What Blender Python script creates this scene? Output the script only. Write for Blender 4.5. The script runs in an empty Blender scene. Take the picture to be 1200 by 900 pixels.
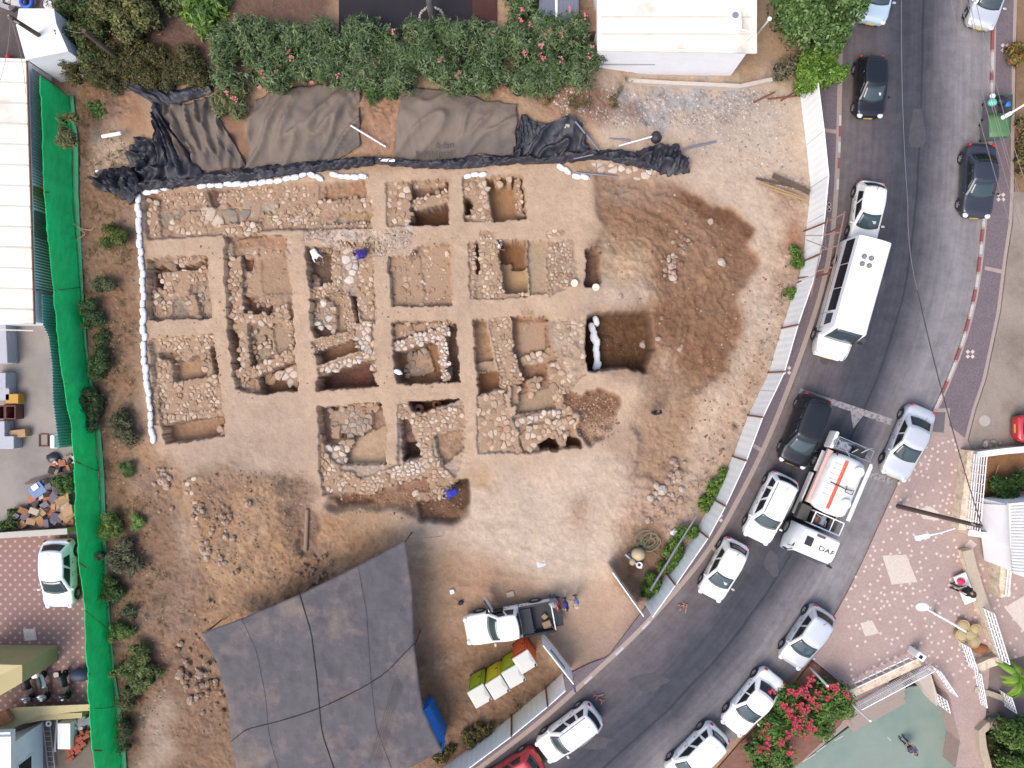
import bpy, math, random
import numpy as np
from mathutils import Vector, Matrix, noise as mnoise
R = math.radians
random.seed(7); rng = np.random.default_rng(11)
scene = bpy.context.scene
COL = scene.collection
CAMH = 42.0
# ------------------------------------------------------------------ camera
cam_d = bpy.data.cameras.new('camera'); cam = bpy.data.objects.new('camera', cam_d); COL.objects.link(cam)
cam.location = (0, 0, CAMH); cam.rotation_euler = (0, 0, 0)
cam_d.sensor_width = 36; cam_d.lens = 36*840/1200; cam_d.clip_end = 2000; cam_d.clip_start = 0.5
scene.camera = cam
# ------------------------------------------------------------------ light
SUN_EL, SUN_AZ = R(56), R(222)     # azimuth clockwise from north (+Y)
w = bpy.data.worlds.new('World'); scene.world = w; w.use_nodes = True
nt = w.node_tree; bg = nt.nodes['Background']
sky = nt.nodes.new('ShaderNodeTexSky'); sky.sky_type = 'NISHITA'; sky.sun_disc = False
sky.sun_elevation = SUN_EL; sky.sun_rotation = SUN_AZ; sky.dust_density = 4.0; sky.air_density = 1.0; sky.ozone_density = 1.0
nt.links.new(sky.outputs[0], bg.inputs[0]); bg.inputs[1].default_value = 0.15
sd = bpy.data.lights.new('sun', 'SUN'); sd.energy = .9; sd.angle = R(34); sd.color = (1.0, 0.94, 0.86)
so = bpy.data.objects.new('sun', sd); COL.objects.link(so)
sdir = Vector((math.sin(SUN_AZ)*math.cos(SUN_EL), math.cos(SUN_AZ)*math.cos(SUN_EL), math.sin(SUN_EL)))
so.rotation_euler = sdir.to_track_quat('Z', 'Y').to_euler(); so.location = (0, 0, 60)
vs = scene.view_settings; vs.view_transform = 'Standard'; vs.look = 'None'; vs.gamma = 1; vs.exposure = 0.83
scene.cycles.max_bounces = 6; scene.cycles.diffuse_bounces = 3; scene.cycles.glossy_bounces = 3
# ------------------------------------------------------------------ helpers
def P(px, py, z=0.0):
    k = (CAMH-z)/840.0
    return ((px-600)*k, (450-py)*k)
def P3(px, py, z=0.0):
    x, y = P(px, py, z); return (x, y, z)
def lin(c):
    c = c/255.0
    return c/12.92 if c <= 0.04045 else ((c+0.055)/1.055)**2.4
KALB = 0.62
def C(r, g, b, k=KALB):
    return (min(lin(r)*k, .85), min(lin(g)*k, .85), min(lin(b)*k, .85))
_m = {}
def mat(name, color=(.5,.5,.5), rough=.7, metal=0.0, nscale=0.0, namt=0.0, bump=0.0, bscale=20.0, attr=False,
        coat=0.0, color2=None, c2scale=1.0, c2lo=.45, c2hi=.6, spec=.5, trans=0.0, stretch=None, emis=None, hue=None):
    if name in _m: return _m[name]
    m = bpy.data.materials.new(name); m.use_nodes = True
    n = m.node_tree.nodes; l = m.node_tree.links; b = n['Principled BSDF']
    b.inputs['Roughness'].default_value = rough; b.inputs['Metallic'].default_value = metal
    b.inputs['Specular IOR Level'].default_value = spec
    if coat: b.inputs['Coat Weight'].default_value = coat; b.inputs['Coat Roughness'].default_value = .05
    tc = n.new('ShaderNodeTexCoord'); vec = tc.outputs['Object']
    if stretch:
        mp = n.new('ShaderNodeMapping'); mp.inputs['Scale'].default_value = stretch; l.new(vec, mp.inputs[0]); vec = mp.outputs[0]
    if attr:
        a = n.new('ShaderNodeAttribute'); a.attribute_name = 'Col'; cur = a.outputs['Color']
    else:
        rg = n.new('ShaderNodeRGB'); rg.outputs[0].default_value = (*color, 1); cur = rg.outputs[0]
    if color2:
        t = n.new('ShaderNodeTexNoise'); t.inputs['Scale'].default_value = c2scale; t.inputs['Detail'].default_value = 6; t.inputs['Roughness'].default_value = .6
        l.new(vec, t.inputs['Vector'])
        r_ = n.new('ShaderNodeMapRange'); r_.inputs['From Min'].default_value = c2lo; r_.inputs['From Max'].default_value = c2hi
        l.new(t.outputs['Fac'], r_.inputs['Value'])
        mx = n.new('ShaderNodeMix'); mx.data_type = 'RGBA'; l.new(r_.outputs[0], mx.inputs['Factor'])
        l.new(cur, mx.inputs[6]); mx.inputs[7].default_value = (*color2, 1); cur = mx.outputs[2]
    if namt:
        t = n.new('ShaderNodeTexNoise'); t.inputs['Scale'].default_value = nscale; t.inputs['Detail'].default_value = 8; t.inputs['Roughness'].default_value = .65
        l.new(vec, t.inputs['Vector'])
        r_ = n.new('ShaderNodeMapRange'); r_.inputs['From Min'].default_value = .25; r_.inputs['From Max'].default_value = .75
        r_.inputs['To Min'].default_value = 1-namt; r_.inputs['To Max'].default_value = 1+namt
        l.new(t.outputs['Fac'], r_.inputs['Value'])
        mu = n.new('ShaderNodeVectorMath'); mu.operation = 'SCALE'; l.new(cur, mu.inputs[0]); l.new(r_.outputs[0], mu.inputs['Scale']); cur = mu.outputs[0]
    l.new(cur, b.inputs['Base Color'])
    if bump:
        t = n.new('ShaderNodeTexNoise'); t.inputs['Scale'].default_value = bscale; t.inputs['Detail'].default_value = 6
        l.new(vec, t.inputs['Vector'])
        bp = n.new('ShaderNodeBump'); bp.inputs['Strength'].default_value = 1.0; bp.inputs['Distance'].default_value = bump
        l.new(t.outputs['Fac'], bp.inputs['Height']); l.new(bp.outputs[0], b.inputs['Normal'])
    if trans:
        tr = n.new('ShaderNodeBsdfTranslucent'); ms = n.new('ShaderNodeMixShader'); ms.inputs[0].default_value = trans
        l.new(cur, tr.inputs[0]); l.new(b.outputs[0], ms.inputs[1]); l.new(tr.outputs[0], ms.inputs[2])
        l.new(ms.outputs[0], n['Material Output'].inputs[0])
    _m[name] = m
    return m

def props(o, label=None, cat=None, group=None, kind=None):
    if label: o['label'] = label
    if cat: o['category'] = cat
    if group: o['group'] = group
    if kind: o['kind'] = kind
    return o
def thing(name, label, cat, loc=(0,0,0), rz=0.0, group=None):
    o = bpy.data.objects.new(name, None); COL.objects.link(o); o.empty_display_size = .3
    o.location = loc; o.rotation_euler = (0, 0, rz)
    return props(o, label, cat, group)

class MB:
    def __init__(s): s.v = []; s.f = []; s.m = []; s.c = []; s.cc = None
    def add(s, vs, fs, mi=0):
        b = len(s.v); s.v += [tuple(p) for p in vs]; s.f += [tuple(i+b for i in f) for f in fs]; s.m += [mi]*len(fs)
        if s.cc is not None: s.c += [s.cc]*len(vs)
    def box(s, c, d, rz=0.0, mi=0, rx=0.0, ry=0.0):
        hx, hy, hz = d[0]/2, d[1]/2, d[2]/2
        mt = Matrix.Translation(c) @ Matrix.Rotation(rz, 4, 'Z') @ Matrix.Rotation(ry, 4, 'Y') @ Matrix.Rotation(rx, 4, 'X')
        vs = [mt @ Vector((x, y, z)) for x in (-hx, hx) for y in (-hy, hy) for z in (-hz, hz)]
        s.add(vs, [(0,1,3,2),(4,6,7,5),(0,4,5,1),(2,3,7,6),(0,2,6,4),(1,5,7,3)], mi)
    def rbox(s, c, d, r=.03, rz=0.0, mi=0, rx=0.0, ry=0.0):
        # box with chamfered vertical and top edges
        hx, hy, hz = d[0]/2, d[1]/2, d[2]/2; r = min(r, hx*.8, hy*.8, hz*.8)
        mt = Matrix.Translation(c) @ Matrix.Rotation(rz, 4, 'Z') @ Matrix.Rotation(ry, 4, 'Y') @ Matrix.Rotation(rx, 4, 'X')
        def ring(i, z):
            x, y, q = hx-i, hy-i, r
            return [(x-q,y,z),(x,y-q,z),(x,-y+q,z),(x-q,-y,z),(-x+q,-y,z),(-x,-y+q,z),(-x,y-q,z),(-x+q,y,z)]
        rings = [ring(r*.6, -hz), ring(0, -hz+r), ring(0, hz-r), ring(r*.6, hz)]
        vs = [mt @ Vector(p) for rg in rings for p in rg]; fs = []
        for k in range(3):
            for i in range(8):
                j = (i+1) % 8; fs.append((k*8+i, k*8+j, (k+1)*8+j, (k+1)*8+i))
        fs = [f[::-1] for f in fs]
        fs.append(tuple(range(8))); fs.append(tuple(24+i for i in range(7, -1, -1)))
        s.add(vs, [f for f in fs], mi)
    def prism(s, poly, z0, z1, mi=0):
        a = sum(poly[i][0]*poly[(i+1)%len(poly)][1]-poly[(i+1)%len(poly)][0]*poly[i][1] for i in range(len(poly)))
        if a < 0: poly = poly[::-1]
        n = len(poly); vs = [(x, y, z0) for x, y in poly]+[(x, y, z1) for x, y in poly]
        fs = [tuple(range(n-1, -1, -1)), tuple(range(n, 2*n))]+[(i, (i+1)%n, n+(i+1)%n, n+i) for i in range(n)]
        s.add(vs, fs, mi)
    def cyl(s, a, b, r0, r1=None, n=10, mi=0, cap=True):
        r1 = r0 if r1 is None else r1; a = Vector(a); b = Vector(b); d = (b-a).normalized()
        q = d.to_track_quat('Z', 'Y'); vs = []
        for c, r in ((a, r0), (b, r1)):
            for i in range(n):
                t = 2*math.pi*i/n; vs.append(c+q @ Vector((math.cos(t)*r, math.sin(t)*r, 0)))
        fs = [(i, (i+1)%n, n+(i+1)%n, n+i) for i in range(n)]
        if cap: fs += [tuple(range(n-1, -1, -1)), tuple(range(n, 2*n))]
        s.add(vs, fs, mi)
    def tube(s, pts, r, n=6, mi=0):
        for i in range(len(pts)-1): s.cyl(pts[i], pts[i+1], r if not isinstance(r, (list, tuple)) else r[i], None if not isinstance(r, (list, tuple)) else r[i+1], n, mi)
    def sphere(s, c, r, nu=10, nv=6, mi=0):
        if not isinstance(r, (list, tuple)): r = (r, r, r)
        vs = [(c[0], c[1], c[2]+r[2])]
        for j in range(1, nv):
            p = math.pi*j/nv
            for i in range(nu):
                t = 2*math.pi*i/nu; vs.append((c[0]+r[0]*math.sin(p)*math.cos(t), c[1]+r[1]*math.sin(p)*math.sin(t), c[2]+r[2]*math.cos(p)))
        vs.append((c[0], c[1], c[2]-r[2])); fs = []
        for i in range(nu): fs.append((0, 1+i, 1+(i+1)%nu))
        for j in range(nv-2):
            for i in range(nu):
                a = 1+j*nu+i; b = 1+j*nu+(i+1)%nu; fs.append((a, a+nu, b+nu, b))
        k = len(vs)-1
        for i in range(nu): fs.append((k, k-nu+(i+1)%nu, k-nu+i))
        s.add(vs, fs, mi)
    def grid(s, pts, mi=0, flip=False):  # pts[i][j]
        n, m = len(pts), len(pts[0]); vs = [p for r in pts for p in r]; fs = []
        for i in range(n-1):
            for j in range(m-1):
                q = (i*m+j, i*m+j+1, (i+1)*m+j+1, (i+1)*m+j); fs.append(q[::-1] if flip else q)
        s.add(vs, fs, mi)
    def torus(s, c, R_, r, n=20, k=8, mi=0, axis='Z'):
        vs = []
        for i in range(n):
            t = 2*math.pi*i/n
            for j in range(k):
                p = 2*math.pi*j/k; rr = R_+r*math.cos(p); x, y, z = rr*math.cos(t), rr*math.sin(t), r*math.sin(p)
                vs.append((c[0]+x, c[1]+y, c[2]+z) if axis == 'Z' else (c[0]+x, c[1]+z, c[2]+y))
        fs = [(i*k+j, ((i+1)%n)*k+j, ((i+1)%n)*k+(j+1)%k, i*k+(j+1)%k) for i in range(n) for j in range(k)]
        if axis != 'Z': fs = [f[::-1] for f in fs]
        s.add(vs, fs, mi)
    def build(s, name, mats, parent=None, smooth=False, world=False, recenter=None, bevel=0.0, solid=0.0):
        if not isinstance(mats, (list, tuple)): mats = [mats]
        vs = np.array(s.v, dtype=float).reshape(-1, 3)
        off = np.zeros(3)
        if world and parent is not None: off = np.array(parent.location)
        if recenter is None: recenter = parent is None
        if recenter and parent is None:
            off = np.array([(vs[:,0].min()+vs[:,0].max())/2, (vs[:,1].min()+vs[:,1].max())/2, vs[:,2].min()])
        vs = vs-off
        me = bpy.data.meshes.new(name); me.from_pydata(vs.tolist(), [], s.f)
        for m in mats: me.materials.append(m)
        if len(mats) > 1: me.polygons.foreach_set('material_index', s.m)
        if smooth: me.polygons.foreach_set('use_smooth', [True]*len(me.polygons))
        if s.c:
            a = me.color_attributes.new('Col', 'FLOAT_COLOR', 'POINT')
            a.data.foreach_set('color', np.array([(*c, 1) for c in s.c], dtype=np.float32).ravel())
        me.update()
        o = bpy.data.objects.new(name, me); COL.objects.link(o)
        if parent is not None: o.parent = parent
        elif recenter: o.location = off
        if smooth == 'auto': 
            me.set_sharp_from_angle(angle=R(38))
        if solid:
            md = o.modifiers.new('solid', 'SOLIDIFY'); md.thickness = solid; md.offset = 0
        if bevel:
            md = o.modifiers.new('bev', 'BEVEL'); md.width = bevel; md.segments = 2; md.limit_method = 'ANGLE'
        return o

def arr_mesh(name, V, Q, mats, col=None, smooth=False, parent=None, loc=(0,0,0), mi=None):
    V = np.asarray(V, dtype=np.float32); Q = np.asarray(Q, dtype=np.int32); k = Q.shape[1]
    me = bpy.data.meshes.new(name); me.vertices.add(len(V)); me.vertices.foreach_set('co', (V-np.array(loc, dtype=np.float32)).ravel())
    me.loops.add(Q.size); me.loops.foreach_set('vertex_index', Q.ravel())
    me.polygons.add(len(Q)); me.polygons.foreach_set('loop_start', np.arange(0, Q.size, k, dtype=np.int32))
    me.polygons.foreach_set('loop_total', np.full(len(Q), k, dtype=np.int32))
    if smooth: me.polygons.foreach_set('use_smooth', np.ones(len(Q), dtype=bool))
    for m in (mats if isinstance(mats, (list, tuple)) else [mats]): me.materials.append(m)
    if mi is not None: me.polygons.foreach_set('material_index', np.asarray(mi, dtype=np.int32))
    me.update(calc_edges=True)
    if col is not None:
        a = me.color_attributes.new('Col', 'FLOAT_COLOR', 'POINT')
        c4 = np.ones((len(V), 4), dtype=np.float32); c4[:, :3] = col; a.data.foreach_set('color', c4.ravel())
    o = bpy.data.objects.new(name, me); COL.objects.link(o)
    if parent is not None: o.parent = parent
    else: o.location = loc
    return o
def copy_tree(o, parent=None):
    c = o.copy(); COL.objects.link(c)
    if parent is not None: c.parent = parent
    for ch in list(o.children): copy_tree(ch, c)
    return c
def resample(pts, n):
    p = np.array(pts, dtype=float); d = np.r_[0, np.cumsum(np.linalg.norm(np.diff(p, axis=0), axis=1))]
    t = np.linspace(0, d[-1], n); return np.stack([np.interp(t, d, p[:, i]) for i in range(p.shape[1])], 1)
def smoothpoly(pts, it=2, closed=False):
    p = [tuple(q) for q in pts]
    for _ in range(it):
        out = [] if closed else [p[0]]
        n = len(p)
        for i in range(n if closed else n-1):
            a, b = p[i], p[(i+1)%n]
            out.append(tuple(.75*x+.25*y for x, y in zip(a, b))); out.append(tuple(.25*x+.75*y for x, y in zip(a, b)))
        if not closed: out.append(p[-1])
        p = out
    return p
def inpoly(X, Y, poly):
    ins = np.zeros(X.shape, dtype=bool); n = len(poly)
    for i in range(n):
        x1, y1 = poly[i]; x2, y2 = poly[(i+1)%n]
        if y1 == y2: continue
        c = ((y1 > Y) != (y2 > Y)) & (X < (x2-x1)*(Y-y1)/(y2-y1)+x1); ins ^= c
    return ins
def fbm(X, Y, scale, octs=4, seed=0, rough=.5):
    """value noise on numpy arrays, about -1..1"""
    out = np.zeros(X.shape); amp = 1.0; tot = 0
    for o in range(octs):
        g = np.random.default_rng(seed*31+o).uniform(-1, 1, (256, 256))
        x = X/scale*(2**o)+17.3*o; y = Y/scale*(2**o)+5.1*o
        xi = np.floor(x).astype(int); yi = np.floor(y).astype(int); fx = x-xi; fy = y-yi
        fx = fx*fx*(3-2*fx); fy = fy*fy*(3-2*fy)
        a = g[xi % 256, yi % 256]; b = g[(xi+1) % 256, yi % 256]; c = g[xi % 256, (yi+1) % 256]; d = g[(xi+1) % 256, (yi+1) % 256]
        out += amp*((a*(1-fx)+b*fx)*(1-fy)+(c*(1-fx)+d*fx)*fy); tot += amp; amp *= rough
    return out/tot*1.6
def boxblur(a, r):
    if r < 1: return a
    for _ in range(2):
        for ax in (0, 1):
            c = np.cumsum(np.pad(a, [(r+1, r) if i == ax else (0, 0) for i in (0, 1)], mode='edge'), axis=ax)
            a = (np.take(c, np.arange(2*r+1, c.shape[ax]), axis=ax)-np.take(c, np.arange(0, c.shape[ax]-2*r-1), axis=ax))/(2*r+1)
    return a
# ================================================================== GROUND
PALE=(213,184,156); PALE2=(216,198,180); TAN=(180,153,128); MID=(190,158,128); BROWN=(146,112,88); REDB=(150,108,82)
DARK=(112,82,62); VDARK=(84,58,42); GREY=(172,156,140); ORNG=(176,132,92); LEFTS=(146,110,82); PINKT=(196,166,146); YEL=(190,160,122)
def cc(c):
    m = sum(c)/3; s = (c[0]-c[2])/c[0]; k = min(.22, max(0, (s-.28)*.9)); return np.array(C(*[v+(m-v)*k for v in c]))
STEP = 1.2
xs = np.concatenate([-np.geomspace(9000, 260, 14)+90, np.arange(-160, 90, 8), np.arange(90, 962, STEP), np.arange(966, 1400, 6), 1400+np.geomspace(60, 9000, 14)])
ys = np.concatenate([-np.geomspace(9000, 200, 14), np.arange(-160, 20, 8), np.arange(20, 912, STEP), np.arange(918, 1100, 8), 1100+np.geomspace(60, 9000, 14)])
GX, GY = np.meshgrid(xs, ys)      # pixel coordinates of the ground plane (1 m = 20)
WX = fbm(GX, GY, 22, 4, 1)*5; WY = fbm(GX, GY, 22, 4, 2)*5
WX2 = fbm(GX, GY, 6, 4, 3, .7)*1.7; WY2 = fbm(GX, GY, 6, 4, 4, .7)*1.7
Z = fbm(GX, GY, 60, 3, 5)*.05
COLR = np.zeros(GX.shape+(3,)); COLR[:] = cc(MID)
ROUGH = np.full(GX.shape, .25)
def op(poly, z=None, col=None, warp=.25, soft=0, rough=None, dz=None, tilt=None, cstr=1.0):
    if soft >= 5: soft = soft*1.8; col = None if col is None else tuple(.82*a+.18*b for a, b in zip(col, (190,164,142)))
    if z is not None and z < -.8 and col is not None: col = tuple(min(255, v*1.07) for v in col)  # deep pit floors lightened in colour, standing in for ambient light
    poly = np.array(poly, dtype=float); pad = 14+soft*3
    x0, y0 = poly.min(0)-pad; x1, y1 = poly.max(0)+pad
    i0, i1 = np.searchsorted(ys, [y0, y1]); j0, j1 = np.searchsorted(xs, [x0, x1])
    sl = (slice(i0, i1), slice(j0, j1))
    X = GX[sl]+WX[sl]*warp+WX2[sl]; Y = GY[sl]+WY[sl]*warp+WY2[sl]
    m = inpoly(X, Y, poly).astype(float)
    if z is not None or dz is not None:
        mz = boxblur(m, max(0, int(round(soft/STEP/2)))) if soft else m
        if dz is not None: Z[sl] += dz*mz
        else: Z[sl] = Z[sl]*(1-mz)+z*mz
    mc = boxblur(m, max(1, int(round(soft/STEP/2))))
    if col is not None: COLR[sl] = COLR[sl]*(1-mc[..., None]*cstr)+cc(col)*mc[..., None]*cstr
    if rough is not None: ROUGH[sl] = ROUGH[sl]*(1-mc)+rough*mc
# --- broad soil zones
op([(60,-200),(60,1200),(150,1200),(215,900),(185,700),(168,520),(160,230),(135,120),(150,-200)], col=LEFTS, warp=3, soft=14, rough=.9)
op([(150,520),(262,520),(360,545),(400,600),(480,640),(490,1000),(200,1000),(170,700)], col=(180,140,104), warp=3, soft=12, rough=.9)
op([(150,600),(215,560),(250,740),(300,900),(230,1000),(140,1000)], col=(146,114,90), warp=4, soft=16, rough=.9)
op([(150,820),(215,800),(215,920),(150,920)], col=(132,96,72), warp=3, soft=10, rough=.8)
op([(170,815),(200,808),(208,905),(168,905)], col=(176,156,138), warp=4, soft=8, rough=.5)
op([(420,520),(800,520),(800,600),(740,700),(640,710),(500,640)], col=(224,202,180), warp=4, soft=20, rough=.3)
op([(480,660),(560,650),(640,700),(560,780),(490,850)], col=(188,150,120), warp=4, soft=14, rough=.3)
op([(484,760),(560,745),(640,765),(672,800),(560,905),(480,905)], col=(142,110,86), warp=3, soft=10, rough=.8)
op([(505,775),(545,765),(548,772),(512,792)], col=(190,162,140), warp=2, soft=6)
op([(530,790),(545,782),(625,800),(600,835),(545,850)], col=(150,112,86), warp=3, soft=6, rough=.9)
op([(640,720),(720,680),(755,722),(670,800)], col=(196,166,142), warp=3, soft=10, rough=.15)
op([(690,770),(745,715),(768,720),(700,790),(676,802)], col=(150,130,125), warp=3, soft=14, rough=.1)
# NE corner and rim
op([(690,85),(960,95),(968,300),(900,470),(820,610),(770,700),(720,640),(800,520),(880,330),(840,240),(700,210)], col=(212,191,170), warp=3, soft=10, rough=.35)
op([(715,115),(900,98),(895,125),(850,145),(720,148)], col=(184,178,174), warp=4, soft=5, rough=1)
op([(730,122),(880,106),(880,128),(740,142)], col=(176,172,170), warp=5, soft=4, rough=1)
op([(800,150),(930,135),(935,160),(840,185)], col=(204,192,180), warp=5, soft=12, rough=.3)
op([(905,210),(945,215),(950,300),(930,390),(890,450),(850,560),(800,640),(780,620),(860,470),(905,360)], col=(186,156,134), warp=5, soft=12, rough=.9)
op([(880,270),(925,260),(915,340),(860,440),(820,520),(800,590),(770,560),(830,440),(868,380)], col=(218,196,174), warp=5, soft=8, rough=.6)
op([(925,262),(944,262),(940,300),(925,300)], col=(176,124,92), warp=2, soft=5)
# dug-over brown ground in the east
op([(700,212),(720,205),(790,218),(880,262),(884,300),(868,340),(866,380),(850,425),(800,470),(790,540),(745,560),(740,500),(700,440),(690,360),(712,300)],
   z=-.25, col=(164,121,90), warp=2.2, soft=4.9, rough=.7)
op([(745,235),(800,232),(868,268),(860,335),(850,400),(800,430),(770,380)], col=(150,106,74), warp=3, soft=8, rough=.8)
op([(770,440),(812,430),(800,500),(770,560),(748,520)], col=(162,122,90), warp=3, soft=8)
op([(745,225),(800,228),(872,268),(862,340),(858,400),(820,440),(780,450),(760,360),(800,330),(790,260)], col=(152,112,84), warp=4, soft=12, rough=.9)
op([(772,214),(800,222),(845,243),(884,264),(876,284),(840,264),(800,242),(775,230)], col=(128,86,60), warp=1.2, soft=3)  # shadow under the north-east rim, painted into the soil colour
op([(845,262),(876,275),(872,330),(858,380),(848,380),(856,320)], col=(140,98,70), warp=3, soft=5)
op([(764,366),(800,365),(812,400),(790,425),(764,425)], col=(134,92,64), warp=3, soft=6)
op([(700,205),(790,215),(800,240),(740,245),(705,240)], col=(158,130,108), warp=3, soft=8)
op([(690,280),(760,290),(770,340),(700,350)], col=(198,172,140), warp=4, soft=12)
op([(640,330),(700,325),(760,335),(770,355),(700,368),(640,372)], col=(202,180,158), warp=3, soft=8, z=-.05, rough=.2)
op([(765,360),(860,350),(852,425),(800,450),(765,430)], col=(146,100,68), warp=3, soft=10, rough=.9)
op([(765,405),(800,400),(800,430),(770,450)], col=(180,148,122), warp=3, soft=8)
op([(690,420),(760,432),(800,470),(790,560),(740,590),(700,520)], col=(186,156,130), warp=4, soft=14, rough=.5)
op([(750,440),(815,440),(800,540),(770,580),(740,560)], col=(172,138,110), warp=4, soft=12, rough=.8)
op([(745,560),(800,560),(790,600),(750,640),(720,620)], col=(196,168,146), warp=5, soft=8, rough=1.0)
op([(663,590),(700,590),(700,625),(668,625)], col=(172,140,118), warp=6, soft=8, rough=.8)
op([(735,620),(762,608),(800,640),(790,690),(758,712),(728,690),(730,650)], col=(140,106,80), warp=3, soft=6, rough=.9)
op([(715,655),(735,650),(735,680),(722,680)], col=(176,130,92), warp=2, soft=5)
# the levelled excavation ground with its baulks
op([(166,224),(300,215),(470,195),(640,190),(700,215),(690,360),(690,430),(760,445),(730,530),(600,560),(545,560),(540,590),(360,600),(262,560),(186,530),(174,470)],
   z=0, col=PALE, warp=1, soft=6, rough=.15)
op([(186,520),(262,470),(372,470),(375,560),(300,590),(230,560)], col=(199,174,152), warp=4, soft=12, rough=.2)
op([(540,560),(560,540),(740,540),(730,580),(600,590),(545,600)], col=(222,199,176), warp=4, soft=12)
op([(545,545),(580,548),(570,575),(548,570)], col=(206,168,126), warp=3, soft=6)
S = []     # stones: (key, polygons, size, top z, gap, dropout)
# row A
op([(168,226),(300,217),(427,211),(430,263),(345,268),(265,272),(172,280)], z=-.38, col=(182,150,126), rough=1.0, soft=2)
op([(180,252),(243,238),(245,250),(200,264)], col=(176,156,134)); op([(262,243),(325,236),(330,258),(262,262)], z=-.42, col=(182,162,140))
op([(378,216),(427,212),(429,229),(380,233)], z=-.5, col=(186,140,104)); op([(400,248),(436,246),(433,263),(385,264)], z=-.55, col=YEL)
op([(172,225),(182,225),(186,275),(173,278)], col=(160,122,98))
op([(240,222),(256,222),(255,240),(245,240)], z=-.6, col=(138,104,88))
op([(452,214),(480,212),(481,264),(454,265)], z=-.2, col=(176,154,136), rough=1)
op([(480,213),(524,209),(526,262),(481,264)], z=-.9, col=(136,108,92)); op([(480,232),(524,222),(525,236),(483,246)], z=-.5, col=(176,158,144))
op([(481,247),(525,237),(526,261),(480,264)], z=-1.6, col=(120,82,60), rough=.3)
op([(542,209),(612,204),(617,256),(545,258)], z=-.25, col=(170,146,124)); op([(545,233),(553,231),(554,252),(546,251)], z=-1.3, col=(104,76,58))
op([(570,207),(612,204),(616,254),(577,260)], z=-1.35, col=ORNG, rough=.3)
op([(345,267),(440,265),(482,268),(486,298),(440,300),(400,285),(350,290)], dz=-.06, col=(202,184,168), warp=3, rough=1)
# row B
op([(172,303),(242,299),(248,372),(174,376)], z=-.55, col=(172,142,120), rough=1); op([(175,311),(185,310),(201,321),(198,338),(180,336)], z=-1.2, col=(136,96,70))
op([(200,305),(242,300),(242,314),(205,318)], z=-.85, col=(146,112,90)); op([(226,335),(242,327),(247,371),(229,372)], z=-.62, col=(180,162,142))
op([(200,350),(218,345),(218,372),(196,372)], col=(176,156,136))
op([(262,273),(300,274),(336,291),(340,335),(343,370),(348,458),(300,461),(275,455),(265,365)], z=-.5, col=(178,150,126), rough=.9)
op([(275,278),(335,276),(336,290),(276,291)], z=-.35, col=(184,142,110)); op([(275,299),(294,298),(292,316),(276,316)], z=-.8, col=(146,104,82))
op([(302,298),(335,295),(338,342),(305,345)], z=-.55, col=(180,150,122), rough=.3)
op([(284,345),(316,356),(315,368),(284,367)], z=-1.0, col=(134,98,78))
op([(285,381),(312,379),(318,415),(295,427)], z=-.75, col=(178,156,132)); op([(313,384),(335,378),(340,402),(322,416),(314,400)], z=-.7, col=(184,158,134), rough=.2)
op([(268,385),(276,390),(280,434),(272,434)], z=-1.1, col=(150,118,98)); op([(286,400),(292,400),(296,426),(290,428)], z=-1.1, col=(136,104,84))
op([(300,438),(345,424),(348,458),(303,461)], z=-1.3, col=(142,104,82)); op([(276,443),(300,443),(303,459),(280,457)], z=-.6, col=(170,146,126), rough=1)
op([(358,289),(387,291),(388,332),(362,336)], z=-1.0, col=(126,104,90), rough=.5); op([(388,290),(437,286),(440,380),(400,345),(388,332)], z=-.3, col=(192,170,150), rough=1)
op([(363,350),(398,342),(412,385),(370,397),(364,384)], z=-.75, col=(190,164,138), rough=.2); op([(365,384),(384,383),(384,394),(370,397)], z=-1.0, col=(150,118,100))
op([(411,345),(416,345),(422,378),(417,378)], z=-1.0, col=(140,112,94))
op([(400,380),(437,378),(440,424),(416,400)], z=-.35, col=(190,168,148), rough=1)
op([(369,412),(414,396),(420,411),(372,427)], z=-1.3, col=(150,114,92), rough=.3)
op([(371,440),(432,421),(442,452),(371,458)], z=-1.7, col=(122,88,78), rough=.5); op([(405,438),(424,434),(426,446),(408,452)], col=(156,100,84), soft=4)
op([(456,302),(480,300),(490,288),(527,285),(529,357),(459,359)], z=-.45, col=(184,156,132), rough=.9)
op([(476,315),(492,318),(492,350),(474,352)], col=(186,150,116), soft=4)
op([(549,283),(585,280),(592,350),(552,350)], z=-.22, col=(186,164,144), rough=1); op([(555,284),(560,284),(563,320),(557,320)], z=-1.0, col=(164,116,88))
op([(582,281),(617,281),(618,347),(593,347)], z=-1.15, col=(190,156,118), rough=.2); op([(583,282),(616,281),(619,313),(601,314),(600,304),(585,305)], z=-1.6, col=(158,110,74), rough=.2)
op([(619,282),(640,282),(640,345),(620,345)], z=-.3, col=(192,168,140)); op([(640,284),(672,280),(678,330),(643,348)], z=-.1, col=(182,158,138), rough=1)
op([(686,292),(702,288),(705,330),(698,338),(687,336)], z=-1.0, col=(118,92,78), rough=.8); op([(690,280),(706,282),(706,300),(690,300)], col=(146,116,98), soft=5)
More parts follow.
